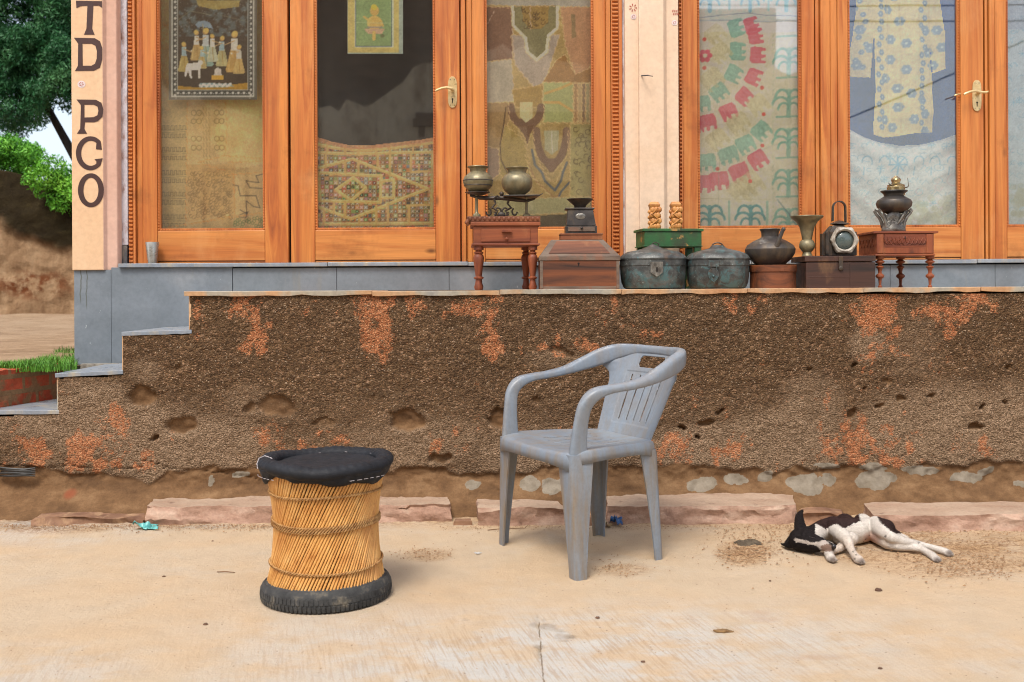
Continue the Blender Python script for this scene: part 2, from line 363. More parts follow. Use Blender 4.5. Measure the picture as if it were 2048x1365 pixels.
for (a, b, c_, d, k) in [(1095, 1256, 20, 9, 1), (1088, 1266, 10, 9, 1), (1130, 1274, 26, 5, 1), (1082, 1288, 9, 6, .7), (1086, 1315, 7, 4, .8), (1068, 1250, 8, 6, .7), (930, 1240+0, 6, 3, .5)]:
    gmix((120, 114, 104), np.clip((blob(PXg, PYg, a, b, c_, d, 1)*1.5+(n3-.5)*2.2-.25)*4, 0, 1)*.85*k*(blob(PXg, PYg, a, b, c_*1.6, d*1.8, 1) > 0))
for (a, b, c_, d) in [(1530, 1240, 30, 6), (1490, 1226, 12, 4), (1520, 1228, 25, 8), (1010, 1276, 18, 6), (1640, 1315, 60, 6)]:
    gmix((205, 165, 130), blob(PXg, PYg, a, b, c_, d, .45))
seam = np.clip(1-abs(PXg-(1074+(PYg-1240)*.06+ (n2-.5)*3))/1.6, 0, 1)*np.clip((PYg-1225)/20, 0, 1)
seam[~vis] = 0
gmix((150, 130, 100), seam*.8)
gmix((205, 184, 156), blob(PXg, PYg, 1240, 1090, 130, 45, .35))
dz = (fbm(x*40, y*40, 21)-.5)*.016*soil+(fbm(x*9, y*9, 22)-.5)*.016*np.clip(soil+.05, 0, 1)-seam*.003
dz += np.clip(soil-.2, 0, 1)*.004
Vg[:, 2] = np.where(vis, dz, 0)
gmsk = np.stack([white, soil, 0*white], -1)
npmesh('street_ground', Vg, grid_faces(len(gy), len(gx)), M['ground'], cols={'Col': lin(gc)/EH, 'Msk': gmsk})['kind'] = 'structure'

# rough cast terrace wall
def roughcast():
    t = NT('pebble_roughcast'); m = t.sep(t.attr('Msk')); m2 = t.sep(t.attr('Msk2'))
    v = t.map((.85, 1, 1.25)); cell = t.sep(t.vor(v, 112, 'Color')); d = t.vor(v, 112); d2 = t.vor(v, 250); cell2 = t.sep(t.vor(v, 250, 'Color'))
    c = t.ramp(cell[0], [(0, S(74, 56, 40)), (.45, S(96, 74, 52)), (.75, S(114, 89, 62)), (.92, S(138, 108, 78)), (1, S(190, 150, 118))])
    c = t.mix(.5, c, t.ramp(cell2[1], [(0, S(70, 53, 38)), (.55, S(98, 75, 52)), (.88, S(126, 96, 68)), (.96, S(176, 128, 94)), (1, S(240, 215, 185))]))
    mid = t.noise(t.pos, 9, 6, .6); c = t.mix(.5, c, t.ramp(mid, [(.3, .62), (.65, 1.12)]), 'MULTIPLY')
    # bleached areas
    el = t.ramp(cell2[0], [(0, S(100, 82, 63)), (.5, S(142, 117, 91)), (1, S(186, 156, 128))]); c = t.mix(t.math('MULTIPLY', m[1], .85), c, el)
    # flaked orange limewash sits on some pebbles
    o = t.ramp(cell2[1], [(0, S(150, 86, 54)), (.5, S(190, 116, 74)), (1, S(224, 160, 114))])
    fo = t.math('MULTIPLY', t.math('SUBTRACT', t.math('ADD', m[0], t.math('MULTIPLY', mid, .2)), t.math('ADD', t.math('ADD', t.math('MULTIPLY', cell[1], .45), t.math('MULTIPLY', cell2[2], .45)), .16)), 3.2)
    f2 = t.n.new('ShaderNodeClamp'); t.l.new(fo, f2.inputs[0]); c = t.mix(t.math('MULTIPLY', f2.outputs[0], .8), c, o)
    gap = t.ramp(d2, [(.4, 1.05), (.85, .55)]); c = t.mix(1, c, gap, 'MULTIPLY')
    # mud band
    mn = t.noise(t.map((1, 1, 2)), 7, 8, .65); mg = t.noise(t.pos, 130, 4, .7)
    mud = t.ramp(mn, [(.3, S(90, 66, 45)), (.5, S(118, 88, 60)), (.7, S(146, 114, 82))]); mud = t.mix(.5, mud, t.ramp(mg, [(.3, .6), (.6, 1.05)]), 'MULTIPLY')
    c = t.mix(m[2], c, mud)
    cem = t.ramp(t.noise(t.pos, 22, 6), [(.3, S(122, 112, 96)), (.6, S(150, 140, 124))]); cem = t.mix(.35, cem, t.ramp(mg, [(.3, .7), (.6, 1.0)]), 'MULTIPLY')
    edge_ = t.math('ADD', m2[0], t.math('MULTIPLY', t.math('SUBTRACT', t.noise(t.pos, 55, 5, .65), .5), .9)); c = t.mix(t.ramp(edge_, [(.42, 0), (.55, .9)]), c, cem); c = t.mix(t.math('MULTIPLY', m2[1], .7), c, S(140, 70, 46))
    h = t.math('ADD', t.math('MULTIPLY', d, -1), t.math('MULTIPLY', d2, -.5))
    nm = t.n.new('ShaderNodeBump'); nm.inputs['Distance'].default_value = .012; t.l.new(h, nm.inputs['Height'])
    t.l.new(t.math('MULTIPLY_ADD', t.math('MAXIMUM', m[2], m2[0]), -.5, .56), nm.inputs['Strength'])
    n2_ = t.bump(mg, .35, .004, nm.outputs[0])
    return t.done(c, .9, n2_, 0, .15)
M['roughcast'] = roughcast()
# stair profile of the wall top in photograph pixels (x, y of wall top)
def wall_top(px):
    return np.where(px < 118, 829+ (118-px)*.04, np.where(px < 246, 753+(246-px)*.04, np.where(px < 380, 671, np.where(px < 400, 592, 589+0*px))))
xw = np.arange(-3.4, 4.2, .007); zw = np.concatenate([np.arange(-.04, 1.0, .007)])
XW, ZW = np.meshgrid(xw, zw); pxw = HX+F*(XW/YW-A*(ZW-CH)/YW); pyw = HY-F*((ZW-CH)/YW+A*XW/YW)
NS = fbm(XW*14, ZW*4.5, 36); N1 = fbm(XW*3, ZW*3, 31); N2 = fbm(XW*11, ZW*11, 33); N3 = fbm(XW*40, ZW*40, 35); NS = fbm(XW*14, ZW*4.5, 36)
Om = np.zeros_like(XW); Lm = Om.copy(); Cm = Om.copy(); Hm = Om.copy(); Bm = Om.copy()
for a, b, rx, ry, k in [(500, 640, 34, 60, .75), (530, 665, 18, 45, .7), (762, 650, 38, 68, .95), (700, 612, 110, 24, .6), (830, 620, 60, 26, .55), (985, 640, 36, 66, .9), (960, 612, 70, 22, .6), (1105, 690, 30, 20, .7), (1165, 700, 40, 20, .85), (1290, 655, 40, 28, .5), (1495, 605, 60, 22, .6), (1230, 625, 40, 30, .4), (1745, 625, 62, 48, 1), (1870, 615, 80, 34, .75), (1945, 605, 50, 28, .8), (1880, 665, 30, 30, .6), (1720, 640, 40, 50, .6), (40, 905, 80, 34, .95), (195, 905, 76, 38, 1.0), (225, 845, 26, 45, .7), (265, 920, 40, 25, .6), (555, 875, 50, 34, .75), (640, 890, 80, 25, .5), (900, 885, 44, 40, .6), (960, 860, 14, 40, .5), (1440, 895, 60, 30, .6), (1330, 900, 60, 30, .6), (1690, 885, 55, 50, .85), (1790, 895, 55, 42, .75), (1735, 705, 30, 18, .5), (1650, 810, 14, 40, .5), (1960, 890, 70, 30, .45), (1080, 880, 80, 30, .5), (395, 640, 20, 40, .4), (1300, 840, 20, 60, .35), (20, 850, 60, 30, .5)]:
    Om = np.maximum(Om, blob(pxw, pyw, a, b, rx*1.25, ry*1.3, k))
NC = fbm(XW*24, ZW*19, 77, 4); Om = (np.clip(((Om*.95+(NC-.5)*3.0+(NS-.5)*1.8)-.36)*1.4, 0, 1)*.66+.20*Om)*np.clip(Om*4, 0, 1)+np.clip((fbm(XW*26, ZW*26, 79, 3)-.66)*5, 0, .6)*np.clip((N1-.40)*4, 0, 1)
for a, b, rx, ry, k in [(180, 830, 90, 60, .8), (330, 880, 90, 55, .9), (440, 890, 90, 50, .8), (500, 800, 40, 30, .4), (290, 740, 30, 22, .5), (830, 880, 120, 40, .55), (1090, 900, 120, 40, .6), (1560, 880, 100, 50, .75), (1420, 900, 130, 40, .7), (1900, 850, 160, 70, .65), (2020, 860, 60, 80, .7), (1735, 690, 34, 30, .6), (1620, 820, 60, 60, .5), (1120, 720, 60, 20, .3), (60, 850, 110, 30, .6), (1830, 700, 50, 60, .2)]:
    Lm = np.maximum(Lm, blob(pxw, pyw, a, b, rx*1.2, ry*1.3, k))
Lm = np.clip(Lm*(.5+1.2*N1)*(.6+.9*N2)*1.15+np.clip((pyw-760)/170, 0, 1)*.45*(.4+1.2*N1), 0, 1)
edge = 938+(N1-.5)*60+(N2-.5)*30+np.where(pxw > 1300, -8, 0)
Mm = np.clip((pyw-edge)/5, 0, 1)
for a, b, rx, ry in [(1402, 965, 34, 13), (1472, 962, 28, 11), (1530, 955, 18, 13), (1605, 968, 38, 21), (1655, 960, 18, 11), (1750, 958, 44, 19), (1655, 935, 30, 8), (1745, 934, 30, 9), (1840, 938, 38, 12), (1930, 956, 36, 12), (1972, 944, 22, 10), (2032, 962, 16, 8), (945, 968, 16, 8), (1058, 964, 22, 13), (1102, 966, 24, 17), (480, 955, 20, 8), (425, 965, 8, 12), (1130, 965, 18, 16)]:
    Cm = np.maximum(Cm, blob(pxw+(N3-.5)*16, pyw+(N2-.5)*24, a, b, rx, ry, 1.0))
Cm = np.clip(Cm*3-.6, 0, 1)*(.75+.25*N3)
for a, b, rx, ry, k in [(285, 797, 34, 22, 1), (358, 848, 36, 20, .9), (556, 814, 42, 20, .8), (810, 842, 40, 22, 1), (1000, 838, 26, 18, .9), (648, 850, 20, 9, .6), (500, 817, 14, 10, .6), (1415, 845, 16, 8, 1), (1440, 820, 9, 5, 1), (1368, 862, 9, 4.5, 1), (1396, 871, 5, 3, 1), (1703, 826, 10, 12, 1), (1795, 800, 6, 8, .9), (1760, 812, 6, 4, .8), (1958, 856, 16, 7, 1), (1956, 806, 10, 6, .8), (2018, 733, 7, 5, .8), (1722, 780, 5, 3, .8), (1620, 740, 5, 3, .8), (1125, 706, 18, 9, .6), (878, 914, 20, 11, .8), (308, 878, 8, 8, .8), (1070, 795, 12, 8, .6), (750, 800, 8, 14, .4), (1710, 736, 5, 4, .8), (1768, 766, 5, 5, .7), (2010, 810, 8, 4, .7), (1855, 790, 6, 5, .7), (360, 735, 8, 5, .5)]:
    Hm = np.maximum(Hm, np.clip(1.6*blob(pxw+(N3-.5)*12+(N2-.5)*34, pyw+(N2-.5)*16+(NS-.5)*26, a, b, rx, ry, 1), 0, 1)*k*(.85 if rx > 15 else 1))
Mm = np.maximum(Mm, np.clip(Hm*2.2-.7, 0, 1)); Bm = blob(pxw, pyw, 147, 985, 13, 9, 1)*(pyw > 975)
holeD = Hm*.014
rough_amp = 1-np.clip(Mm, 0, 1)
YY = YW+(N1-.5)*.018+(N2-.5)*.012+holeD-rough_amp*.012+(fbm(XW*75, ZW*75, 41, 2)-.5)*(.005*rough_amp+.004)+(fbm(XW*28, ZW*28, 45, 3)-.5)*(.004+.010*(1-rough_amp))
YY -= np.clip(.17-ZW, 0, 1)**2*5.2*(.7+.6*N1)-(1-rough_amp)*((fbm(XW*13, ZW*17, 91, 5)-.5)*.028)
YY -= Cm*.003
crack = lambda x0, y0, x1, y1, w: np.clip(1-abs((pyw-(y0+(y1-y0)*(pxw-x0)/(x1-x0)))+(N2-.5)*14)/w, 0, 1)*((pxw > x0) & (pxw < x1))
Ck = np.maximum.reduce([crack(0, 930, 160, 934, 1.6), crack(160, 934, 330, 936, 1.2), crack(260, 920, 520, 962, 1.5), crack(520, 962, 640, 940, 1.2), crack(940, 985, 1000, 976, 1.5), crack(1865, 1004, 1975, 1006, 2.5)])
YY += Ck*.014
Vw = np.stack([XW.ravel(), YY.ravel(), ZW.ravel()], -1)
keep = (pyw[:-1, :-1] > wall_top(pxw[:-1, :-1])-0) & (pxw[:-1, :-1] > -460)
Fw = grid_faces(len(zw), len(xw), keep)
cw = {'Msk': np.stack([Om.ravel(), Lm.ravel(), Mm.ravel()], -1), 'Msk2': np.stack([Cm.ravel(), Bm.ravel(), 0*Bm.ravel()], -1)}
Vw, Fw, cw = prune(Vw, Fw, cw)
terrace = thing('terrace_wall', (0, YW, 0), 'long rough pebble dashed brown terrace wall with flaking orange paint and stone steps at its left end', 'wall')
npmesh('rough_wall', Vw, Fw, M['roughcast'], terrace, terrace.location, cw)
core = MB()
x118, x246, x380 = X(118, YW, 800), X(246, YW, 700), X(381, YW, 620)
z1, z2, z3 = Z(824, YW, 60)-.02, Z(746, YW, 180)-.02, Z(664, YW, 310)-.02
xl = X(-46, YW, 800)
core.box(xl, x118+.01, YW+.03, 5.05, -.05, z1-.002).box(x118+.011, x246+.01, YW+.03, 5.05, -.05, z2-.002).box(x246+.011, x380+.01, YW+.03, 5.05, -.05, z3-.002).box(x380+.011, 4.2, YW+.03, 5.05, -.05, PZ-.022)
core.build('wall_core', M['roughcast'], terrace)
def slab(name, a, b, yl, yr, Y0, Y1, th, m, poly=None, seed=0):
    # slab whose front edge runs from (a, yl) to (b, yr) in the photograph, tops there
    p0, p1 = W(a, yl, Y0), W(b, yr, Y0); n = 14
    V = []; 
    for i in range(n+1):
        t = i/n; x_ = p0.x+(p1.x-p0.x)*t; z_ = p0.z+(p1.z-p0.z)*t; ch = (vn(np.array([i*.9+seed]), np.array([seed*1.7]), 5)[0]-.5)*.008
        y1 = Y1 if not callable(Y1) else Y1(x_)
        V += [(x_, Y0+ch, z_), (x_, y1, z_), (x_, y1, z_-th), (x_, Y0+ch*.4, z_-th+ch*.3)]
    Fc = [(i*4+k, i*4+(k+1) % 4, i*4+4+(k+1) % 4, i*4+4+k) for i in range(n) for k in range(4)]+[(0, 1, 2, 3), (n*4+3, n*4+2, n*4+1, n*4)]
    mb = MB(); mb.add(V, Fc); return mb.build(name, m, terrace, bevel=.002)
oblq = lambda x_: 4.44+(x_-X(-46, YW, 800))/(X(118, 5.0)-X(-46, YW, 800))*.56
slab('step_tread', -46, 118, 822, 821, YW-.015, lambda x_: min(5.04, oblq(x_)+.1), .018, M['tread'], seed=1)
slab('step_tread', 110, 246, 747.5, 741, YW-.015, 5.055, .018, M['tread'], seed=2)
slab('step_tread', 243, 383, 664.5, 660, YW-.015, 5.055, .018, M['tread'], seed=3)
for a, yt, yb in [(113.5, 751, 821), (244, 669, 741), (377.5, 592, 660)]:
    mb = MB(); mb.boxp(a, a+5, yt, yb, YW-.006, 5.05); mb.build('step_riser', M['slab'], terrace, bevel=.0015)
cop = [(370, 744), (744.6, 998), (998.6, 1240), (1240.6, 1490), (1490.6, 1722), (1722.6, 1955), (1955.6, 2300), (2300.6, 2800)]
for i, (a, b) in enumerate(cop):
    dz_ = [0, -.003, .001, .0, .001, .0015, .003, .002][i]
    x0, x1 = X(a, YW), X(b, YW); n = 16; V = []
    for k in range(n+1):
        t = k/n; xx = x0+(x1-x0)*t; ch = (vn(np.array([k*.8+i*9]), np.array([i*2.7]), 5)[0]-.5)*.012; lo_ = (vn(np.array([k*.7+i*5]), np.array([i*3.7+9]), 8)[0]-.5)*.009
        V += [(xx, YW-.028+ch, PZ+dz_), (xx, YP, PZ+dz_), (xx, YP, PZ+dz_-.02), (xx, YW-.024+ch, PZ+dz_-.021+lo_)]
    Fc = [(q*4+k, q*4+(k+1) % 4, q*4+4+(k+1) % 4, q*4+4+k) for q in range(n) for k in range(4)]+[(0, 1, 2, 3), (n*4+3, n*4+2, n*4+1, n*4)]
    mb = MB(); mb.add(V, Fc); mb.build('coping_slab', M['slab'], terrace, bevel=.002)

# raised yard, brick edge, grass, far mud wall
yz = .622
def dirt(name, c1, c2, c3, e=EH, sc=3):
    t = NT(name); n = t.noise(t.map((1, 1, 1)), sc, 9, .7); c = t.ramp(n, [(.3, c3), (.5, c2), (.7, c1)]); g = t.noise(t.pos, 30, 6, .7)
    c = t.mix(.5, c, t.ramp(g, [(.3, .55), (.6, 1.05)]), 'MULTIPLY'); return t.done(c, .95, t.bump(g, .6, .03), 0, .1)
M['yard'] = dirt('yard_dirt', S(204, 176, 144, EH), S(188, 158, 126, EH), S(150, 120, 92, EH), sc=2.6)
xa = X(118, 5.0); xb = X(-46, YW, 800)
# yard: a sheet left of the shop, its near edge follows the oblique brick edge
yx = np.concatenate([np.array([-60, -30, -18]), np.linspace(-12, -2.5, 60), np.array([-2.2, -1.5])]); 
yv = []; yt = np.concatenate([np.linspace(0, 1, 60)**2.0*12, [20, 35, 60, 90]])
for t_ in yt:
    for x_ in yx:
        y0 = 4.42 if x_ < xb else min(4.42+(x_-xb)/(xa-xb)*.58, 5.05)
        h = (fbm(np.array([x_*1.1]), np.array([(y0+t_)*1.1]), 3)[0]-.5)*.10*min(t_, 1) if t_ < 15 else 0
        yv.append((x_, y0+t_, yz+h-.01*0))
o = npmesh('yard_ground', yv, grid_faces(len(yt), len(yx)), M['yard']); o['kind'] = 'structure'
def brick():
    t = NT('old_brick'); b = t.n.new('ShaderNodeTexBrick'); t.l.new(t.map((1, 1, 1), rot=(R(90), 0, R(0))), b.inputs['Vector'])
    t.n.remove(b); sx = t.n.new('ShaderNodeSeparateXYZ'); t.l.new(t.pos, sx.inputs[0]); cb = t.n.new('ShaderNodeCombineXYZ')
    t.l.new(t.math('ADD', sx.outputs[0], sx.outputs[1]), cb.inputs[0]); t.l.new(sx.outputs[2], cb.inputs[1])
    b = t.n.new('ShaderNodeTexBrick'); t.l.new(cb.outputs[0], b.inputs['Vector']); b.inputs['Scale'].default_value = 1
    b.inputs['Brick Width'].default_value = .22; b.inputs['Row Height'].default_value = .075; b.inputs['Mortar Size'].default_value = .012
    b.inputs['Color1'].default_value = S(205, 100, 70); b.inputs['Color2'].default_value = S(180, 82, 58); b.inputs['Mortar'].default_value = S(150, 116, 84)
    n = t.noise(t.pos, 9, 6, .6); c = t.mix(t.ramp(n, [(.50, 0), (.58, .9)]), b.outputs[0], S(150, 116, 84)); g = t.noise(t.pos, 60, 5, .7)
    c = t.mix(.5, c, t.ramp(g, [(.3, .55), (.65, 1.05)]), 'MULTIPLY'); return t.done(c, .9, t.bump(t.math('ADD', b.outputs['Fac'], t.math('MULTIPLY', g, -1)), .5, .01), 0, .1)
M['brick'] = brick()
mb = MB()
pts = [(-7, 4.40), (xb, 4.40), (xa+.01, 5.03)]; dirs = [(0, .14), (-.06, .13), (-.13, .03)]
V = []
for (a, b), (c, d) in zip(pts, dirs): V += [(a, b, -.05), (a+c, b+d, -.05), (a+c, b+d, yz+.012), (a, b, yz+.012)]
mb.add(V, [(i*4+k, i*4+(k+1) % 4, i*4+4+(k+1) % 4, i*4+4+k) for i in range(2) for k in range(4)]+[(0, 1, 2, 3), (8, 9, 10, 11)])
o = mb.build('brick_edging', M['brick'], loc=(-2.6, 4.6, 0)); rough(o, .06, .008, 2, sub=.03)
tag(o, 'low red brick retaining edge smeared with mud beside the lowest step', 'brick edging')
# grass tuft on the yard edge
def blades(name, pts, h, w, mat, seed=1):
    r = np.random.default_rng(seed); n = len(pts); P = np.array(pts); a = r.uniform(0, 6.283, n); ln = h*r.uniform(.5, 1.2, n); bend = r.uniform(.1, .8, n)*ln
    da = np.stack([np.cos(a), np.sin(a), 0*a], -1); wd = np.stack([-np.sin(a), np.cos(a), 0*a], -1)*w/2
    mid = P+da*(bend*.35)[:, None]+np.array([0, 0, 1])*(ln*.6)[:, None]; tip = P+da*bend[:, None]+np.array([0, 0, 1])*ln[:, None]
    V = np.concatenate([P-wd, P+wd, mid-wd*.8, mid+wd*.8, tip]); i = np.arange(n)
    Fq = np.stack([i, i+n, i+3*n, i+2*n], -1).tolist()+np.stack([i+2*n, i+3*n, i+4*n], -1).tolist()
    return npmesh(name, V, Fq, mat, smooth=False)
def leafm(name, c1, c2, c3):
    t = NT(name); n = t.noise(t.pos, 1.3, 4); g = t.noise(t.pos, 9, 4); c = t.ramp(n, [(.3, c1), (.5, c2), (.7, c3)]); c = t.mix(.5, c, t.ramp(g, [(.3, .6), (.7, 1.2)]), 'MULTIPLY')
    t.b.inputs['Transmission Weight'].default_value = 0; return t.done(c, .55, None, 0, .3)
M['grass'] = leafm('grass_blades', S(70, 128, 34, EH), S(104, 164, 48, EH), S(156, 196, 80, EH))
gp = []
for _ in range(5200):
    px = random.uniform(-60, 154); top = 737-min(max((px-0)/120, 0), 1)**1.5*24; k = random.random()**.8
    py = 741-(741-top)*k-(10 if px > 110 else 0)*k
    zz = yz+.005
    p = G(px, py, zz)
    if p.y < 12 and vn(np.array([p.x*9]), np.array([p.y*6]), 3)[0]+.35*(px > 60) > .42: gp.append((p.x, p.y, zz-.01))
o = blades('grass_patch', gp, .046, .0035, M['grass'], 3); tag(o, 'patch of bright green grass on the edge of the dirt yard', 'grass', kind='stuff')
YM = 17.3
def mudwall():
    t = NT('mud_wall'); n = t.noise(t.map((2.2, 1, .7)), 1.6, 9, .7); c = t.ramp(n, [(.3, S(112, 84, 60)), (.5, S(148, 118, 88)), (.7, S(172, 144, 112))])
    m = t.sep(t.attr('Msk')); up = t.ramp(t.noise(t.pos, 2.4, 7, .65), [(.3, S(34, 26, 16)), (.55, S(52, 43, 26)), (.75, S(74, 64, 38))]); c = t.mix(m[0], c, up)
    c = t.mix(t.math('MULTIPLY', m[1], t.ramp(t.noise(t.pos, 4.5, 6, .6), [(.42, 1), (.55, 0)])), c, S(104, 60, 34))
    g = t.noise(t.pos, 14, 7, .7); c = t.mix(.5, c, t.ramp(g, [(.3, .6), (.6, 1.05)]), 'MULTIPLY'); return t.done(c, .95, t.bump(g, .7, .06), 0, .1)
M['mudwall'] = mudwall()
mx_ = np.arange(-22, 6, .06); mz_ = np.linspace(0, 1, 60); MX, MT = np.meshgrid(mx_, mz_); mpx = HX+MX/YM*F
topy = np.interp(mpx, [-300, -60, 0, 60, 100, 145, 200, 300], [300, 325, 336, 352, 372, 385, 400, 410])+(fbm(MX*1.5, MX*0, 5)-.5)*16
ztop = CH+(HY-topy)/F*YM; MZ = yz-.1+(ztop-yz+.1)*MT; mpy = HY-(MZ-CH)/YM*F
bnd = np.interp(mpx, [-200, 0, 40, 100, 145, 200], [420, 440, 462, 478, 498, 505])+(fbm(MX*2, MZ*2, 7)-.5)*50
up = np.clip((bnd-mpy)/22+.2, 0, 1); red = np.clip(1.2-((mpx-80)/95)**2-((mpy-565)/32)**2, 0, 1)  # wall coloured darker above an uneven line
MY = YM+(fbm(MX*1.2, MZ*1.5, 11)-.5)*.35-up*.0+(1-up)*.12-(1-MT)*.5+(fbm(MX*7, MZ*7, 13)-.5)*.08
Vm = np.stack([MX.ravel(), MY.ravel(), MZ.ravel()], -1); nv = len(Vm)
Vb = np.stack([mx_, np.full_like(mx_, YM+.6), ztop[-1]-.05], -1); Vc = np.stack([mx_, np.full_like(mx_, YM+.7), 0*mx_+yz-.1], -1)
Vm2 = np.concatenate([Vm, Vb, Vc]); nx = len(mx_); fm = grid_faces(60, nx).tolist()
for i in range(nx-1): fm += [(59*nx+i, 59*nx+i+1, nv+i+1, nv+i), (nv+i, nv+i+1, nv+nx+i+1, nv+nx+i)]
fm += [[0]+[k*nx for k in range(1, 60)]+[nv, nv+nx], [nx-1]+[k*nx+nx-1 for k in range(1, 60)]+[nv+nx-1, nv+2*nx-1]]
MY += 0; mk = np.concatenate([np.stack([up.ravel(), red.ravel(), 0*red.ravel()], -1), np.array([[1, 0, 0]])*np.ones((2*nx, 1))])
o = npmesh('mud_wall', Vm2, fm, M['mudwall'], None, (-9, YM, yz), {'Msk': mk}); tag(o, 'old eroded mud boundary wall with a darker upper half beyond the yard', 'mud wall')

# ------------------------------------------------------------------ trees
M['leaf_dark'] = leafm('neem_leaves', S(26, 72, 38), S(42, 98, 52), S(84, 134, 80))
M['leaf_light'] = leafm('bush_leaves', S(60, 130, 30), S(104, 172, 44), S(150, 205, 70))
M['bark'] = pm('bark', S(60, 48, 38), S(36, 28, 22), 6, .9, 30, .6, bd=.02, stretch=(3, 3, .6))
def leaves(name, clumps, nper, size, mat, parent, seed, droop=.3, asp=.45):
    r = np.random.default_rng(seed); C = []
    for (cx, cy, cz, rad) in clumps:
        n = int(nper*rad*rad); d = r.normal(size=(n, 3)); d /= np.linalg.norm(d, axis=1)[:, None]; rr = rad*r.uniform(.25, 1.0, n)**.6
        p = d*rr[:, None]*np.array([1, 1, .8])+np.array([cx, cy, cz]); C.append(p)
    P = np.concatenate(C); n = len(P); a = r.normal(size=(n, 3)); a[:, 2] -= droop*1.5; a /= np.linalg.norm(a, axis=1)[:, None]
    b = np.cross(a, r.normal(size=(n, 3))); b /= np.linalg.norm(b, axis=1)[:, None]; s = size*r.uniform(.6, 1.3, n)[:, None]
    V = np.concatenate([P-a*s, P+b*s*asp, P+a*s, P-b*s*asp]); i = np.arange(n); Fq = np.stack([i, i+n, i+2*n, i+3*n], -1)
    return npmesh(name, V, Fq, mat, parent, parent_loc(parent), smooth=False)
def clumpset(x0, x1, y0, y1, z0, z1, n, rmin, rmax, seed):
    r = random.Random(seed); return [(r.uniform(x0, x1), r.uniform(y0, y1), r.uniform(z0, z1), r.uniform(rmin, rmax)) for _ in range(n)]
tr = thing('neem_tree', (-10.6, 24, yz), 'tall dark green tree with feathery drooping leaves rising behind the mud wall', 'tree')
mb = MB(); mb.tube([(-10.6, 24, yz-.2), (-10.5, 24, 2.2), (-10.2, 24.1, 3.8), (-10.6, 24.2, 6), (-11, 24, 9)], [.30, .22, .13, .09, .05], 12)
mb.tube([(-10.3, 24, 3.2), (-9.6, 23.6, 4.2), (-9.2, 23.2, 5.6)], [.12, .08, .04], 8).tube([(-10.4, 24, 4), (-11.2, 23.8, 5.6), (-11.8, 23.6, 7)], [.12, .08, .04], 8).tube([(-10.3, 24, 3.9), (-9.6, 24, 4.1), (-8.8, 23.8, 3.7)], [.09, .06, .03], 8)
mb.build('trunk', M['bark'], tr)
cl = []
rr_ = random.Random(5)
for _ in range(210):
    px = rr_.uniform(-260, 260); py = rr_.uniform(-420, 262); 
    if 88 < px < 260 and py > 205: continue
    y_ = rr_.uniform(22.5, 26); p = W(px, py, y_); cl.append((p.x, p.y, p.z, rr_.uniform(.35, .62)))
for _ in range(60):
    px = rr_.uniform(-60, 160); py = rr_.uniform(-60, 240)
    if 85 < px and py > 205: continue
    y_ = rr_.uniform(22.2, 24); p = W(px, py, y_); cl.append((p.x, p.y, p.z, rr_.uniform(.25, .42)))
cl += [(p.x, p.y, p.z, rr_.uniform(.22, .38)) for p in [W(rr_.uniform(-10, 150), rr_.uniform(60, 212), rr_.uniform(22.3, 23.6)) for _ in range(60)]]
leaves('crown', cl, 3600, .055, M['leaf_dark'], tr, 5, .6, .26)
bs = thing('leafy_bush', (-9.3, 18.6, yz), 'bright green feathery bush spilling over the top of the mud wall', 'bush')
mb = MB(); mb.tube([(-9.3, 18.6, yz-.2), (-9.2, 18.4, 2.0), (-8.7, 18.1, 2.9)], [.09, .07, .03], 8).tube([(-9.2, 18.5, 1.6), (-9.9, 18.3, 2.8), (-10.2, 18.2, 3.4)], [.06, .04, .02], 8).tube([(-9.1, 18.4, 2.1), (-8.3, 18.0, 2.6), (-7.9, 17.3, 2.3)], [.05, .04, .02], 8); mb.build('stem', M['bark'], bs)
cl = []
for _ in range(110):
    px = rr_.uniform(-140, 190); tp = np.interp(px, [-140, 0, 30, 60, 100, 145, 190], [230, 262, 268, 290, 315, 345, 380]); bt = np.interp(px, [-140, 0, 60, 80, 150, 190], [300, 330, 350, 400, 430, 430])
    py = rr_.uniform(tp+10, bt); y_ = rr_.uniform(17.3, 18.7) if px < 60 else rr_.uniform(16.7, 18.3); p = W(px, py, y_); cl.append((p.x, p.y, p.z, rr_.uniform(.14, .30)))
leaves('crown', cl, 6500, .036, M['leaf_light'], bs, 9, .2, .32)
# ------------------------------------------------------------------ shop building
shop = thing('shop_building', (0, YP, PZ), 'peach painted shop front with orange wood glazed doors above a grey slate plinth', 'building')
TOP = 4.2
mb = MB()
def pillar(mb, a0, a1, a2, a3, zb, mats=(0, 1)):
    # front face between a1..a2, chamfered pink shoulders a0..a1 and a2..a3
    Yf = YP-.012; V = []
    xs = [X(a0, YD, 300), X(a1, Yf), X(a2, Yf), X(a3, YD)]; ys = [YD+.0, Yf, Yf, YD+.0]
    n = 4
    for z_ in (zb, TOP):
        for a, b in zip(xs, ys): V.append((a, b, z_))
        V += [(xs[3], YD+.25, z_), (xs[0], YD+.25, z_)]
    mb.add(V, [(0, 1, 7, 6)], mats[1]); mb.add(V, [(1, 2, 8, 7)], mats[0]); mb.add(V, [(2, 3, 9, 8)], mats[1])
    mb.add(V, [(3, 4, 10, 9), (4, 5, 11, 10), (5, 0, 6, 11), (6, 7, 8, 9, 10, 11), (0, 5, 4, 3, 2, 1)], mats[0])
zbP = Z(541, YP, 190)
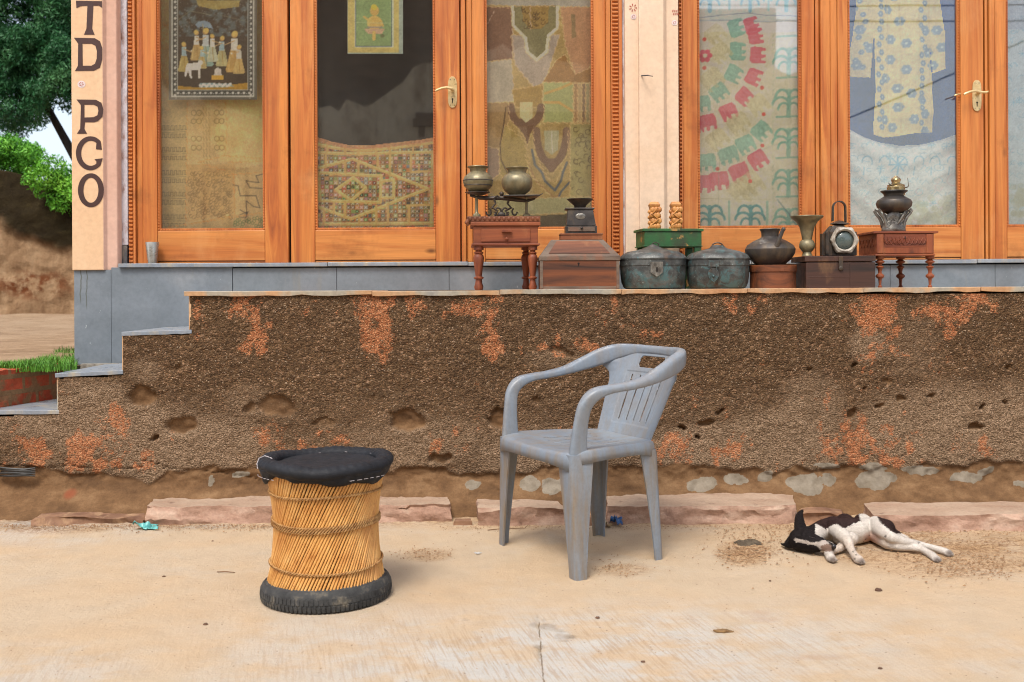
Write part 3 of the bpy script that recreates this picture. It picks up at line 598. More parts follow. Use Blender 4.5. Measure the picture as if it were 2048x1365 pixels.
# left pillar: outer face then a shallow cove towards the doors; runs back as the side wall
Yf = YP-.012
xL = X(143, Yf, 300); x_a = X(206, Yf); x_b = X(237.5, YP+.03)
V = [(xL, Yf), (x_a, Yf), (x_a+.012, Yf+.02), (x_b-.006, YP+.02), (x_b, YP+.032), (x_b, YD+.10), (x_b, 9.0), (xL, 9.0)]
mb.add([(a, b, zbP) for a, b in V]+[(a, b, TOP) for a, b in V], [(0, 1, 9, 8), (6, 7, 15, 14), (7, 0, 8, 15), (5, 6, 14, 13), tuple(range(8, 16)), tuple(range(8))[::-1]], 0)
mb.add([(a, b, zbP) for a, b in V]+[(a, b, TOP) for a, b in V], [(1, 2, 10, 9), (2, 3, 11, 10), (3, 4, 12, 11), (4, 5, 13, 12)], 1)
# middle pillar with groove
def extr(mb, prof, z0, z1, m=0):
    n = len(prof); V = [(a, b, z0) for a, b in prof]+[(a, b, z1) for a, b in prof]
    mb.add(V, [(i, (i+1) % n, n+(i+1) % n, n+i) for i in range(n)]+[tuple(range(n, 2*n)), tuple(range(n))[::-1]], m)
Ym = YP+.035
extr(mb, [(X(1251, Ym), YD+.2), (X(1251, Ym), Ym), (X(1277, Ym), Ym), (X(1279, Ym-.03), Ym-.03), (X(1328, Ym-.03), Ym-.03), (X(1331, Ym-.02), Ym-.018), (X(1334, Ym), Ym), (X(1358, Ym), Ym), (X(1358, Ym), YD+.2)], SZ, TOP, 2)
# body of the building round the shop room
mb.box(xL+.02, 4.4, YD+.06, 9.0, 3.55, TOP-.01, 0).box(x_b, 4.4, 8.8, 9.0, .9, 3.5, 0).box(4.2, 4.4, YD+.3, 8.8, .9, 3.5, 0)
mb.build('wall', [M['peach'], M['pink'], M['peach_pale']], shop, bevel=.004)
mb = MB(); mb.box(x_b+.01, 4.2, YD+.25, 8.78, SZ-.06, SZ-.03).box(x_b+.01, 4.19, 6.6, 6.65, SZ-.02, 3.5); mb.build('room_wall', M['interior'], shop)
# white strip and dark gap beside the left moulding
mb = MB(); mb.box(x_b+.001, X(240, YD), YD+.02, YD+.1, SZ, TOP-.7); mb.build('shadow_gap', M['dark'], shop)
mb = MB(); mb.box(X(240, YD)+.001, X(257, YD), YD-.015, YD+.1, Z(487, YD), TOP-.7); mb.build('whitewashed_strip', M['white_strip'], shop, bevel=.003)
mb = MB(); mb.box(X(240, YD)+.001, X(256, YD), YD-.018, YD+.1, SZ, Z(488, YD)); mb.build('strip_base', M['slate_dark'], shop, bevel=.004)
# plinth of slate tiles
tiles = [(148, 222, 0), (222.8, 465, 0), (465.8, 673, 0), (673.8, 898, 0), (898.8, 1110, 0), (1110.8, 1330, 0), (1330.8, 1560, 0), (1560.8, 1780, 0), (1780.8, 1990, 0), (1990.8, 2260, 0), (2260.8, 2600, 0)]
for i, (a, b, _) in enumerate(tiles):
    bot = Z(730, YP, 200) if a < 385 else PZ-.0015
    mb = MB()
    if 200 < a < 230:
        mb.box(X(a, YP, 640), X(b, YP, 640), YP, YP+.03, PZ-.012 if 0 else Z(662, YP, 300)-.02, Z(535, YP, 300)); x0 = X(a, YP, 640); mb = MB(); zt = Z(535, YP, 300)
        mb.box(x0, X(b, YP, 640), YP, YP+.03, Z(664, 5.02, 300)-.3, zt)
    else: mb.box(X(a, YP, 560), X(b, YP, 560), YP, YP+.03, bot, Z(535 if a > 200 else 540, YP, 300 if a < 300 else 800))
    mb.build('plinth_tile', M['slate_stained' if i == 0 else 'slate'], shop, bevel=.0015)
mb = MB(); mb.box(X(149, YP, 640)+.002, 4.2, YP+.012, YD+.24, .5, Z(535, YP, 300)-.012); mb.box(X(156, 5.0, 728), X(246, 5.0, 728), YP-.035, YP+.012, .5, Z(728, 5.03, 200)); mb.box(X(149, YP, 640)+.004, X(149, YP, 640)+.3, YP+.013, 9, .5, zbP-.001); mb.build('plinth_base', M['joint'], shop, bevel=.003)
sills = [(238, 655), (655.8, 935), (935.8, 1240), (1240.8, 1500), (1500.8, 1722), (1722.8, 1950), (1950.8, 2250), (2250.8, 2600)]
for i, (a, b) in enumerate(sills):
    mb = MB(); d = [0, .001, -.001, 0, .001, -.001, .0015, 0][i]; mb.box(X(a, YP), X(b, YP), YP-.02, YD+.25, SZ-.02+d, SZ+d); mb.build('sill_slab', M['tread'], shop, bevel=.003)
# painted letters on the left pillar
def ring(mb, outer, inner, Y, th=.0012):
    f = lambda P: [Vector((W(a, b, Y).x, W(a, b, Y).z, 0)) for a, b in P]
    loops = [f(outer)]+([f(inner)] if inner else []); tri = tessellate_polygon(loops); pts = [p for l in loops for p in l]
    mb.add([(p.x, Y-th, p.y) for p in pts], [tuple(t) for t in tri])
def smoothp(P, k=2):
    for _ in range(k):
        Q = []
        for i in range(len(P)):
            a, b = P[i], P[(i+1) % len(P)]; Q += [(a[0]*.75+b[0]*.25, a[1]*.75+b[1]*.25), (a[0]*.25+b[0]*.75, a[1]*.25+b[1]*.75)]
        P = Q
    return P
YL = Yf-.0005
def letter(outer, inner=None):
    mb = MB(); ring(mb, outer, inner, YL); mb.build('painted_letter', M['lettering'], shop, smooth=False)
letter([(152, 2), (204, 3), (204, 16), (198, 12), (187, 12), (184.5, 58), (189.5, 70), (168, 70), (173, 58), (175, 12), (161, 13), (153, 17)])
letter([(148, 76), (190, 77), (200, 83), (204.5, 96), (204.5, 120), (200, 136), (188, 142), (150, 142.5), (156, 132), (156.5, 88)], [(165, 88), (183, 88), (191, 92), (194, 103), (193.5, 118), (190, 128), (183, 132), (165.5, 132)])
letter([(153, 199.5), (192, 200), (203, 206), (207, 219), (205, 234), (196, 243), (188, 245), (170, 245), (169, 258), (174.5, 268), (154, 268), (160.5, 258), (162, 211)], [(169, 210), (188, 210), (195.5, 214), (197, 222), (195, 231), (187, 235), (169, 235.5)])
def arcp(cx, cy, rx, ry, a0, a1, n): return [(cx+rx*math.cos(R(a0+(a1-a0)*i/n)), cy-ry*math.sin(R(a0+(a1-a0)*i/n))) for i in range(n+1)]
letter(arcp(181, 307, 29, 34, 38, 322, 40)[1:-1]+[(205.5, 317), (189, 319), (193, 324)]+arcp(182, 307, 19.5, 25, 310, 52, 40)[1:-1]+[(193, 287), (192, 299), (204, 300), (203, 292)])
letter(arcp(182, 381, 26, 34, 0, 360, 44)[:-1], arcp(182, 381, 15, 25, 0, 360, 44)[:-1])
# small stickers and a nail on the plaster
M['sticker'] = pm('white_sticker', S(240, 225, 220), S(225, 205, 200), 30, .6); M['sticker_red'] = pm('red_ink', S(180, 70, 60), None, 30, .6)
for (px, py, Y, r_) in [(163, 169, YL, 8), (1267, 34, Ym-.001, 6), (1349, 46, Ym-.001, 6)]:
    mb = MB(); ring(mb, arcp(px, py, r_, r_*.9, 0, 360, 18)[:-1], None, Y, .0008); s = mb.build('sticker', M['sticker'], shop, smooth=False)
    mb = MB()
    for q in range(6): ring(mb, [(px+math.cos(q*1.05)*1.2, py+math.sin(q*1.05)*1.2), (px+math.cos(q*1.05+.5)*r_*.6, py+math.sin(q*1.05+.5)*r_*.6), (px+math.cos(q*1.05-.1)*r_*.55, py+math.sin(q*1.05-.1)*r_*.55)], None, Y, .0015)
    mb.build('ink_mark', M['sticker_red'], s, smooth=False)
mb = MB()
for q in range(7): ring(mb, [(1266+math.cos(q*.9)*1.5, 16+math.sin(q*.9)*1.5), (1266+math.cos(q*.9+.2)*8, 16+math.sin(q*.9+.2)*8), (1266+math.cos(q*.9-.1)*8, 16+math.sin(q*.9-.1)*8)], None, Ym-.001, .0012)
mb.build('ink_mark', M['sticker_red'], shop, smooth=False); mb = MB()
for q in range(6): ring(mb, [(1344+q*2, 22+(q % 2)*6), (1347+q*2, 20+(q % 2)*6), (1346+q*2, 26+(q % 2)*6)], None, Ym-.001, .0012)
mb.build('ink_mark', M['sticker_red'], shop, smooth=False)
mb = MB(); mb.tube([W(1283, 152, Ym-.03), W(1296, 151, Ym-.09)], .003, 6).tube([W(1292, 151, Ym-.07), W(1306, 153, Ym-.075)], .0022, 6); mb.build('nail', M['slate_dark'], shop)

# doors and fixed panels
GT, GB = -560, 459          # glass top (above the frame of the picture) and bottom
zGB = Z(458, YD, 1100); zTop = 3.42; zGT = 3.28
def beads(mb, a, b, z0, z1, Y, pitch, r, horiz=False, m=0):
    if horiz:
        n = int((b-a)/pitch)
        for i in range(n):
            x_ = a+(i+.5)*pitch; mb.box(x_-pitch*.36, x_+pitch*.36, Y-r, Y+r, z0, z1, m)
    else:
        n = int((z1-z0)/pitch)
        for i in range(n):
            z_ = z0+(i+.5)*pitch; h = pitch*.4
            mb.add([(a, Y, z_-h), (b, Y, z_-h), (b, Y-r, z_-h*.3), (a, Y-r, z_-h*.3), (b, Y-r, z_+h*.5), (a, Y-r, z_+h*.5), (b, Y, z_+h), (a, Y, z_+h)], [(0, 1, 2, 3), (3, 2, 4, 5), (5, 4, 6, 7), (0, 3, 5, 7), (1, 6, 4, 2)], m)
def leaf(name, s0, g0, g1, s1, parent=shop, dy=0, handle=False, label=None, plain_bead=False, bot=519):
    Y = YD+dy; base = bpy.data.objects.new(name, None); COL.objects.link(base); base.parent = parent
    x0, x1, x2, x3 = X(s0, Y), X(g0, Y), X(g1, Y), X(s1, Y); base.location = Vector(((x0+x3)/2, Y, SZ))-parent_loc(parent)
    if label: base['label'] = label
    for a, b in ((x0, x1), (x2, x3)): mb = MB(); mb.box(a, b, Y, Y+.045, SZ+.001, zTop, 0); mb.build('stile', WZ, base, bevel=.004)
    for a, b, c in ((Z(bot, Y, 1100), zGB, 'bottom_rail'), (SZ+.002, Z(bot, Y, 1100)-.002, 'weather_strip'), (zGT, zTop-.001, 'top_rail')):
        mb = MB(); mb.box(x1+.0005, x2-.0005, Y+(.006 if c[0] == 'w' else .002), Y+.043, a, b); mb.build(c, WX, base, bevel=.004)
    # glazing bead: sloped strip and fine beading
    mb = MB(); w = .012
    for (a, b, i_) in [(x1, x1+w, 1), (x2-w, x2, -1)]:
        mb.box(a, b, Y+.010, Y+.03, zGB, zGT); beads(mb, a+.002, b-.003, zGB, zGT, Y+.010, .0145, .005)
    mb.box(x1+w, x2-w, Y+.0105, Y+.03, zGB, zGB+w); beads(mb, x1+w, x2-w, zGB+.002, zGB+w-.003, Y+.009, .0145, .004, True)
    mb.build('glazing_bead', WD, base, smooth=False)
    mb = MB(); mb.box(x1+w*.5, x2-w*.5, Y+.024, Y+.028, zGB+w*.5, zGT); mb.build('pane', M['glass'], base, smooth=False)
    return base, (x0, x1, x2, x3)
P1, e1 = leaf('fixed_window', 285, 314, 529, 576)
D1, e2 = leaf('glazed_door', 581, 629, 871, 920)
P2, e3 = leaf('fixed_window', 945, 970, 1188, 1212, dy=.012)
P3, e4 = leaf('fixed_window', 1366, 1396, 1604, 1630)
D2, e5 = leaf('glazed_door', 1676, 1697, 1922, 1968)
P4, e6 = leaf('fixed_window', 1990, 2014, 2230, 2270, dy=.012)
P5, e7 = leaf('glazed_door', 2276, 2310, 2560, 2600)
# posts, outer mouldings
def post(a, b, y0, m=WZ, prof=None):
    mb = MB(); mb.box(X(a, YD), X(b, YD), YD+y0, YD+.06, SZ+.001, zTop); return mb.build('post_or_gap_shade', m, shop, bevel=.005, seg=3)
post(272, 284.5, .008); post(922.5, 932, -.004); post(933, 944.5, .012); post(1212.6, 1222, -.006)
post(1632, 1640, .004); post(1641, 1660, -.012); post(1661, 1675.3, .0); post(1972, 1978, .006); post(1979, 1989.5, -.006)
post(576.6, 580.4, .035, M['dark']); post(920.3, 922.3, .035, M['dark']); post(1968.4, 1971.7, .03, M['dark']); post(1630.3, 1631.8, .02, M['dark'])  # dark strips put in for the shade in the gaps between leaves
def mould(a, b, parent=shop):
    mb = MB(); x0, x1 = X(a, YD), X(b, YD); mb.box(x0, x1, YD-.002, YD+.06, SZ+.001, zTop); w = x1-x0
    beads(mb, x0+w*.1, x0+w*.62, SZ+.004, zTop, YD-.002, .0205, .012)
    mb.box(x0+w*.68, x0+w*.98, YD-.008, YD-.003, SZ+.002, zTop); mb.build('beaded_moulding', WD, shop, smooth=False)
mould(257.5, 271.5); mould(1223, 1245.5); mould(1358.5, 1365.5)
mb = MB(); mb.box(X(1245.8, YD), X(1250.5, YD), YD+.0, YD+.06, SZ, TOP-.7); mb.build('plaster_edge', M['white_strip'], shop)
mb = MB(); mb.box(x_b+.001, 4.2, YD+.0, YD+.06, zTop+.002, 3.55); mb.build('lintel', M['peach'], shop)
# lever handles
def handle(px, py, dr, door, Y=YD):
    c = W(px, py, Y); sc = Y/F; mb = MB(); pts = []
    hw, hh = 9*sc, 31*sc
    for i in range(40):
        a = 2*math.pi*i/40; sy = math.sin(a); x_ = math.cos(a); r_ = hw*(1-.35*abs(sy)**6)
        pts.append((c.x+r_*np.sign(x_)*abs(x_)**.35*(1-.28*max(abs(sy)-.75, 0)*4*.5), c.z+hh*np.sign(sy)*abs(sy)**.7))
    mb.prism(pts, Y-.006, Y-.0005); pl = mb.build('handle_plate', M['brass'], door, bevel=.0015)
    lz = c.z+4*sc
    mb = MB(); mb.lathe(0, 0, [(.011, 0), (.011, .004), (.008, .006), (.008, .04), (0, .041)], 16); mb.v = [(c.x+x_, Y-.006-z_, lz+y_) for x_, y_, z_ in mb.v]
    mb.tube([(c.x, Y-.042, lz), (c.x+dr*10*sc, Y-.046, lz+2*sc), (c.x+dr*20*sc, Y-.045, lz+1*sc), (c.x+dr*30*sc, Y-.044, lz-3*sc), (c.x+dr*33*sc, Y-.044, lz-5*sc)], [.008, .0075, .006, .0065, .004], 10)
    mb.build('lever_handle', M['brass'], door)
    mb = MB(); mb.lathe(0, 0, [(.0045, 0), (.0045, .001), (0, .0012)], 12); mb.v = [(c.x+x_, Y-.0062-z_, c.z-14*sc+y_) for x_, y_, z_ in mb.v]; mb.box(c.x-.0018, c.x+.0018, Y-.0075, Y-.0062, c.z-22*sc, c.z-14*sc); mb.build('keyhole', M['dark'], door)
    for zz in (25, -26):
        for q in (-4, 4): mb = MB(); mb.sphere((c.x+q*sc, Y-.0065, c.z+zz*sc), .0022, 8, 4); mb.build('screw', M['slate_dark'], door)
handle(905, 185, -1, D1); handle(1953, 192, -1, D2)
mb = MB(); c = W(1953, 188, YD); mb.tube([(c.x, YD-.043, c.z+.0), (c.x+.03, YD-.045, c.z-.002), (c.x+.04, YD-.045, c.z+.004)], [.007, .006, .004], 8); mb.build('thumb_turn', M['brass'], D2); mb = MB(); mb.tube([W(1921, 188, YD-.002), W(1912, 190, YD-.03), W(1909, 192, YD-.03)], .004, 6); mb.build('latch', M['brass'], D2)
# ------------------------------------------------------------------ textiles hanging behind the glass
class Cv:
    def __init__(s, x0, y0, x1, y1, base, st=1.5, seed=0, amp=14):
        s.xs = np.arange(x0, x1+.01, st); s.ys = np.arange(y0, y1+.01, st); s.X, s.Y = np.meshgrid(s.xs, s.ys); s.st = st
        s.c = np.ones(s.X.shape+(3,))*np.array(base, float); s.k = np.ones(s.X.shape, bool); s.seed = seed
        n = fbm(s.X/28, s.Y/28, seed, 4)-.5; s.c += n[..., None]*amp*2
        s.c += (vn(s.X/1.6, s.Y/1.6, seed+3)-.5)[..., None]*amp*.9
    def sub(s, x0, y0, x1, y1):
        i0 = max(int((y0-s.ys[0])/s.st)-1, 0); i1 = int((y1-s.ys[0])/s.st)+3; j0 = max(int((x0-s.xs[0])/s.st)-1, 0); j1 = int((x1-s.xs[0])/s.st)+3
        return slice(i0, max(i1, 0)), slice(j0, max(j1, 0))
    def put(s, sl, m, c, a=1):
        v = s.c[sl]; 
        if v.size == 0: return
        m = np.clip(m, 0, 1)[..., None]*a; s.c[sl] = v*(1-m)+np.array(c, float)*m
    def inside(s, P, sl):
        Xx, Yy = s.X[sl], s.Y[sl]; r = np.zeros(Xx.shape, bool)
        for i in range(len(P)):
            (x1, y1), (x2, y2) = P[i], P[(i+1) % len(P)]
            if y1 == y2: continue
            r ^= ((y1 > Yy) != (y2 > Yy)) & (Xx < (x2-x1)*(Yy-y1)/(y2-y1)+x1)
        return r
    def poly(s, P, c, a=1, edge=None):
        xs, ys = [p[0] for p in P], [p[1] for p in P]; sl = s.sub(min(xs), min(ys), max(xs), max(ys))
        s.put(sl, s.inside(P, sl).astype(float), c, a)
        if edge: s.stitch(P+[P[0]], edge)
        return s
    def line(s, P, w, c, a=1):
        for (x1, y1), (x2, y2) in zip(P[:-1], P[1:]):
            sl = s.sub(min(x1, x2)-w, min(y1, y2)-w, max(x1, x2)+w, max(y1, y2)+w); Xx, Yy = s.X[sl], s.Y[sl]
            L = (x2-x1)**2+(y2-y1)**2+1e-9; t = np.clip(((Xx-x1)*(x2-x1)+(Yy-y1)*(y2-y1))/L, 0, 1)
            d = np.hypot(Xx-x1-t*(x2-x1), Yy-y1-t*(y2-y1)); s.put(sl, w/2+.5-d, c, a)
        return s
    def disc(s, x, y, r, c, a=1, ry=None):
        ry = ry or r; sl = s.sub(x-r-2, y-ry-2, x+r+2, y+ry+2); d = np.hypot((s.X[sl]-x)/r, (s.Y[sl]-y)/ry); s.put(sl, (1-d)*min(r, ry)+.5, c, a); return s
    def ringl(s, x, y, r, w, c, a=1, a0=0, a1=360, ry=None):
        ry = ry or r; n = max(int(abs(a1-a0)/14), 5); return s.line([(x+r*math.cos(R(a0+(a1-a0)*i/n)), y+ry*math.sin(R(a0+(a1-a0)*i/n))) for i in range(n+1)], w, c, a)
    def stitch(s, P, c, w=1.6, step=5, a=.85):
        for (x1, y1), (x2, y2) in zip(P[:-1], P[1:]):
            L = math.hypot(x2-x1, y2-y1); n = max(int(L/step), 1)
            for i in range(n):
                t0, t1 = i/n, (i+.62)/n; o = math.sin(i*2.1)*1.2; s.line([(x1+(x2-x1)*t0+o, y1+(y2-y1)*t0-o), (x1+(x2-x1)*t1+o, y1+(y2-y1)*t1-o)], w, c, a)
        return s
    def cut(s, f): s.k &= f(s.X, s.Y)
    def build(s, name, Yb, fold=None, mat=None, kk=.42, parent=None):
        s.c *= (.92+.16*fbm(s.X/16, s.Y/16, s.seed+40, 5))[..., None]; s.c *= (.93+.14*vn(s.X/2.2, s.Y/2.2, s.seed+50))[..., None]
        p_ = np.pad(s.c, ((1, 1), (1, 1), (0, 0)), 'edge'); s.c = s.c*.76+(p_[:-2, 1:-1]+p_[2:, 1:-1]+p_[1:-1, :-2]+p_[1:-1, 2:])*.06
        u = (s.X-HX)/F; v = (HY-s.Y)/F; Yd = Yb+(fold(s.X, s.Y) if fold else 0*s.X)
        V = np.stack([(u+A*v)*Yb, Yd, CH+(v-A*u)*Yb], -1).reshape(-1, 3); c = lin(np.clip(s.c, 5, 250)).reshape(-1, 3)/(EV*kk)
        q = s.k[:-1, :-1] & s.k[1:, 1:] & s.k[1:, :-1] & s.k[:-1, 1:]; ny, nx = s.X.shape
        Fc = grid_faces(ny, nx, q)[:, ::-1]; V, Fc, cc = prune(V, Fc, {'Col': np.clip(c, 0, .9)})
        ctr = V.mean(0); return npmesh(name, V, Fc, mat or M['cloth'], parent, tuple(ctr) if parent is None else parent_loc(parent), cc)
M['cloth'] = vcm('printed_cloth', .9, 260, .4, .003, .1, .25); M['paper'] = vcm('painted_paper', .6, 90, .05, .001, .3)
YC = YD+.075
r5 = random.Random(11)
def folds(ax, wl, ay=0, wy=200, ph=0): return lambda X_, Y_: np.sin(X_/wl+ph+np.sin(Y_/90)*.8)*ax+np.sin(Y_/wy+X_/70+ph)*ay+(fbm(X_/45, Y_/45, int(ph*10)+3)-.5)*ax*2

# 1 khaki embroidered patchwork, far left window
c = Cv(300, -75, 545, 470, (162, 140, 96), seed=2)
c.poly([(300, 200), (375, 200), (375, 470), (300, 470)], (138, 126, 84), .5).poly([(455, 200), (545, 190), (545, 330), (440, 322), (430, 260)], (176, 150, 96), .5).poly([(375, 330), (470, 330), (470, 425), (375, 445)], (150, 122, 74), .6).poly([(470, 340), (545, 325), (545, 470), (380, 470), (380, 445), (500, 425)], (140, 120, 78), .5)
dk = (92, 82, 52); ru = (186, 122, 62)
for y0 in (252, 296, 342, 385, 430):
    for dy in (0, 17):
        P = []; 
        for i in range(13): xx = 322+i*4; P += [(xx, y0+dy+(0 if i % 2 else 7)), (xx+4, y0+dy+(0 if i % 2 else 7))]
        c.line(P, 1.4, dk, .75)
    c.line([(320, y0+10), (372, y0+8)], 1.2, dk, .6).line([(320, y0+14), (372, y0+12)], 1.2, dk, .6)
for y0 in (226, 243, 278, 296): 
    for x0 in (387, 398, 434, 444): c.ringl(x0, y0, 5, 1.5, (120, 104, 62), .8)
for i in range(180):
    x0 = r5.uniform(378, 462); y0 = r5.uniform(345, 436); c.ringl(x0, y0, 3.4, 1.1, (112, 92, 54), .55, 0, 280)
for x0 in (406, 412, 418): c.stitch([(x0, 215), (x0+2, 330)], (128, 108, 64), 1.4, 4)
for P in ([(374, 205), (374, 300), (371, 455)], [(451, 205), (455, 250), (450, 312), (395, 325), (450, 342)], [(450, 312), (530, 318), (530, 345), (455, 350)], [(456, 326), (530, 322)], [(330, 456), (530, 425)], [(466, 350), (470, 430), (380, 448)]): c.stitch(P, ru, 1.6, 5, .8)
c.line([(466, 370), (476, 372), (480, 392), (512, 392), (520, 416), (508, 414), (492, 402), (494, 428), (480, 420)], 2, (66, 58, 40), .8).line([(528, 348), (512, 352), (518, 366), (492, 362), (500, 376), (530, 378)], 2, (66, 58, 40), .8).line([(480, 430), (496, 424), (492, 436), (478, 434)], 1.6, (66, 58, 40), .7)
for i in range(26): x0 = r5.uniform(462, 530); y0 = r5.uniform(436, 456); c.ringl(x0, y0, 3, 1.2, (90, 100, 56), .6)
for i in range(90): x0 = r5.uniform(305, 340); y0 = r5.uniform(-70, 220); c.ringl(x0, y0, 4, 1, (176, 124, 70), .35, 0, 200)
o = c.build('embroidered_hanging', YC+.02, folds(.004, 30, .004, 60, 1), kk=.31); tag(o, 'khaki embroidered patchwork hanging behind the leftmost window pane', 'wall hanging', 'textiles hung behind the shop glass')

# 2 miniature painting on dark cloth with star border
c = Cv(337, -70, 514, 201, (112, 108, 96), seed=4, amp=6)
c.poly([(343, -70), (509, -70), (509, 195), (343, 195)], (196, 198, 190)).poly([(345.5, -70), (506.5, -70), (506.5, 192), (345.5, 192)], (84, 84, 78))
for yy in range(-62, 192, 11):
    for xx in (350, 502): c.disc(xx, yy, 2.6, (214, 214, 206)).disc(xx+(2 if xx < 400 else -2), yy+5.5, 1.1, (190, 196, 190))
for xx in range(356, 500, 11): c.disc(xx, 186.5, 2.6, (214, 214, 206)).disc(xx+5.5, 188, 1.1, (190, 196, 190))
c.poly([(355, -70), (497, -70), (497, 181), (355, 181)], (186, 190, 184)).poly([(356.5, -70), (495.5, -70), (495.5, 180), (356.5, 180)], (80, 68, 52))
m_ = c.sub(356, -70, 495, 70); n_ = fbm(c.X[m_]/9, c.Y[m_]/9, 8, 4); c.put(m_, np.clip((n_-.42)*5, 0, 1)*((c.X[m_] > 357) & (c.X[m_] < 495)), (112, 128, 132), .7)
for i in range(260): x0 = r5.uniform(358, 494); y0 = r5.uniform(-60, 66); c.disc(x0, y0, 1, (188, 196, 190), .5)
c.poly([(392, 0), (480, 2), (478, 14), (430, 20), (396, 12)], (196, 176, 96), .75).line([(356, 40), (380, 22), (420, 30)], 1.6, (150, 150, 120), .6).line([(440, 30), (495, 44)], 1.6, (150, 150, 120), .5)
c.poly([(356, 172), (400, 176), (440, 173), (495, 166), (495, 180), (356, 180)], (186, 148, 60)).poly([(400, 166), (460, 168), (470, 174), (398, 176)], (150, 190, 196), .8)
for i in range(20): c.disc(400+i*3.2, 171+math.sin(i*1.9)*2.5, 2.6, (232, 236, 230))
c.poly([(391, 50), (396, 44), (408, 41), (420, 46), (426, 58), (416, 56), (404, 54), (396, 55)], (140, 160, 176)).line([(405, 48), (410, 85)], 1.4, (200, 190, 150))
def fig(x, y, h, sk, top, face=1):
    w = h*.17; c.poly([(x-w*.5, y-h*.58), (x+w*.5, y-h*.58), (x+w*1.25, y-h*.05), (x+w*.9, y), (x-w*1.1, y), (x-w*1.2, y-h*.08)], sk).line([(x, y-h*.55), (x+w*.2, y-4)], 1.3, (160, 120, 60), .7).line([(x-w*.6, y-h*.4), (x-w*.8, y-5)], 1.2, (230, 215, 150), .7)
    c.poly([(x-w*.45, y-h*.82), (x+w*.45, y-h*.82), (x+w*.5, y-h*.52), (x-w*.5, y-h*.52)], top).disc(x, y-h*.9, h*.075, (196, 160, 104)).disc(x-face*1.2, y-h*.93, h*.07, (226, 196, 110), .9).line([(x, y-h*.76), (x+face*w*1.4, y-h*.66)], 2, (200, 170, 120)).disc(x+face*w*1.5, y-h*.7, 1.8, (236, 230, 210))
fig(368, 144, 60, (186, 168, 104), (170, 196, 206)); fig(393, 122, 62, (190, 164, 110), (220, 220, 212)); fig(411, 134, 78, (150, 178, 170), (196, 204, 206), -1); fig(404, 138, 46, (200, 182, 126), (180, 206, 212)); fig(444, 134, 62, (188, 182, 136), (168, 196, 206), -1); fig(469, 146, 84, (196, 164, 100), (216, 216, 206), -1); fig(478, 148, 58, (200, 176, 116), (200, 200, 190), -1); fig(425, 124, 56, (196, 200, 176), (224, 226, 216))
c.poly([(374, 128), (398, 125), (402, 132), (400, 158), (397, 158), (396, 140), (382, 141), (384, 157), (380, 156), (376, 142), (372, 154), (369, 153), (371, 136)], (232, 230, 220)).disc(401, 126, 5, (232, 230, 220)).poly([(424, 152), (448, 152), (448, 160), (424, 160)], (210, 170, 70)).poly([(428, 151), (430, 139), (436, 135), (442, 139), (444, 151)], (206, 202, 196))
o = c.build('cloth_painting', YD+.035, folds(.0015, 60, .001, 80, 2), M['paper'], kk=.62); tag(o, 'dark cloth painting of robed figures with a white cow inside a star border', 'painting')

# 3 mirror work patchwork across the lower part of the door
c = Cv(622, 262, 880, 468, (132, 104, 68), seed=6, amp=10)
pal = [(150, 70, 60), (70, 96, 66), (60, 62, 58), (150, 140, 100), (96, 110, 118), (176, 120, 70), (90, 66, 50), (110, 140, 84), (170, 110, 108), (44, 44, 40)]
for iy, yy in enumerate(np.arange(284, 466, 8.2)):
    for ix, xx in enumerate(np.arange(628, 880, 8.6)):
        p1, p2 = r5.choice(pal), r5.choice(pal); c.poly([(xx-3.6, yy-3.6), (xx+3.6, yy-3.6), (xx+3.6, yy+3.4), (xx-3.6, yy+3.4)], p1, .85)
        if r5.random() < .55: c.ringl(xx, yy, 2.2, 1.1, p2, .9)
        else: c.line([(xx-2.6, yy-2.6), (xx+2.6, yy+2.6)], 1.2, (200, 196, 176), .8).line([(xx+2.6, yy-2.6), (xx-2.6, yy+2.6)], 1.2, (200, 196, 176), .8)
        if r5.random() < .6: c.disc(xx, yy, 1.2, r5.choice([(226, 226, 210), (140, 220, 150), (220, 150, 160), (226, 226, 210)]))
bd = [[(622, 286), (664, 296), (720, 301), (790, 296), (880, 283)], [(622, 306), (700, 308), (872, 304)], [(630, 339), (705, 318), (856, 378), (702, 438), (630, 412)], [(636, 346), (762, 352), (760, 405), (636, 402), (636, 346)], [(672, 380), (706, 355), (731, 376), (702, 401), (672, 380)], [(865, 304), (862, 468)], [(622, 449), (880, 447)], [(762, 363), (788, 360), (788, 396), (762, 396)], [(636, 350), (640, 400)], [(622, 460), (880, 459)]]
for P in bd: c.line(P, 6.5, (186, 152, 96)).line([(a, b-1.5) for a, b in P], 2, (206, 184, 130), .8).stitch(P, (140, 104, 60), 1, 4, .5)
for x0, y0, y1 in [(655, 288, 304), (690, 294, 308), (717, 298, 310), (752, 296, 310), (780, 294, 308), (826, 288, 306), (716, 322, 346), (755, 312, 332), (780, 310, 352), (822, 310, 345), (690, 322, 346), (652, 312, 330), (648, 420, 448), (690, 404, 436), (752, 412, 448), (776, 408, 450), (818, 412, 450), (718, 434, 448), (838, 330, 345), (668, 406, 424)]: c.line([(x0, y0), (x0, y1)], 5, (170, 144, 92))
c.line([(822, 345), (860, 342)], 5, (170, 144, 92)).line([(815, 412), (860, 410)], 5, (170, 144, 92))
c.cut(lambda X_, Y_: Y_ > np.interp(X_, [622, 664, 700, 740, 790, 840, 880], [270, 283, 290, 290, 285, 279, 272]))
m_ = c.sub(622, 260, 880, 300); c.put(m_, np.clip(1-(c.Y[m_]-np.interp(c.X[m_], [622, 664, 700, 740, 790, 840, 880], [270, 283, 290, 290, 285, 279, 272]))/9, 0, 1) > 0, (168, 120, 84), .75)
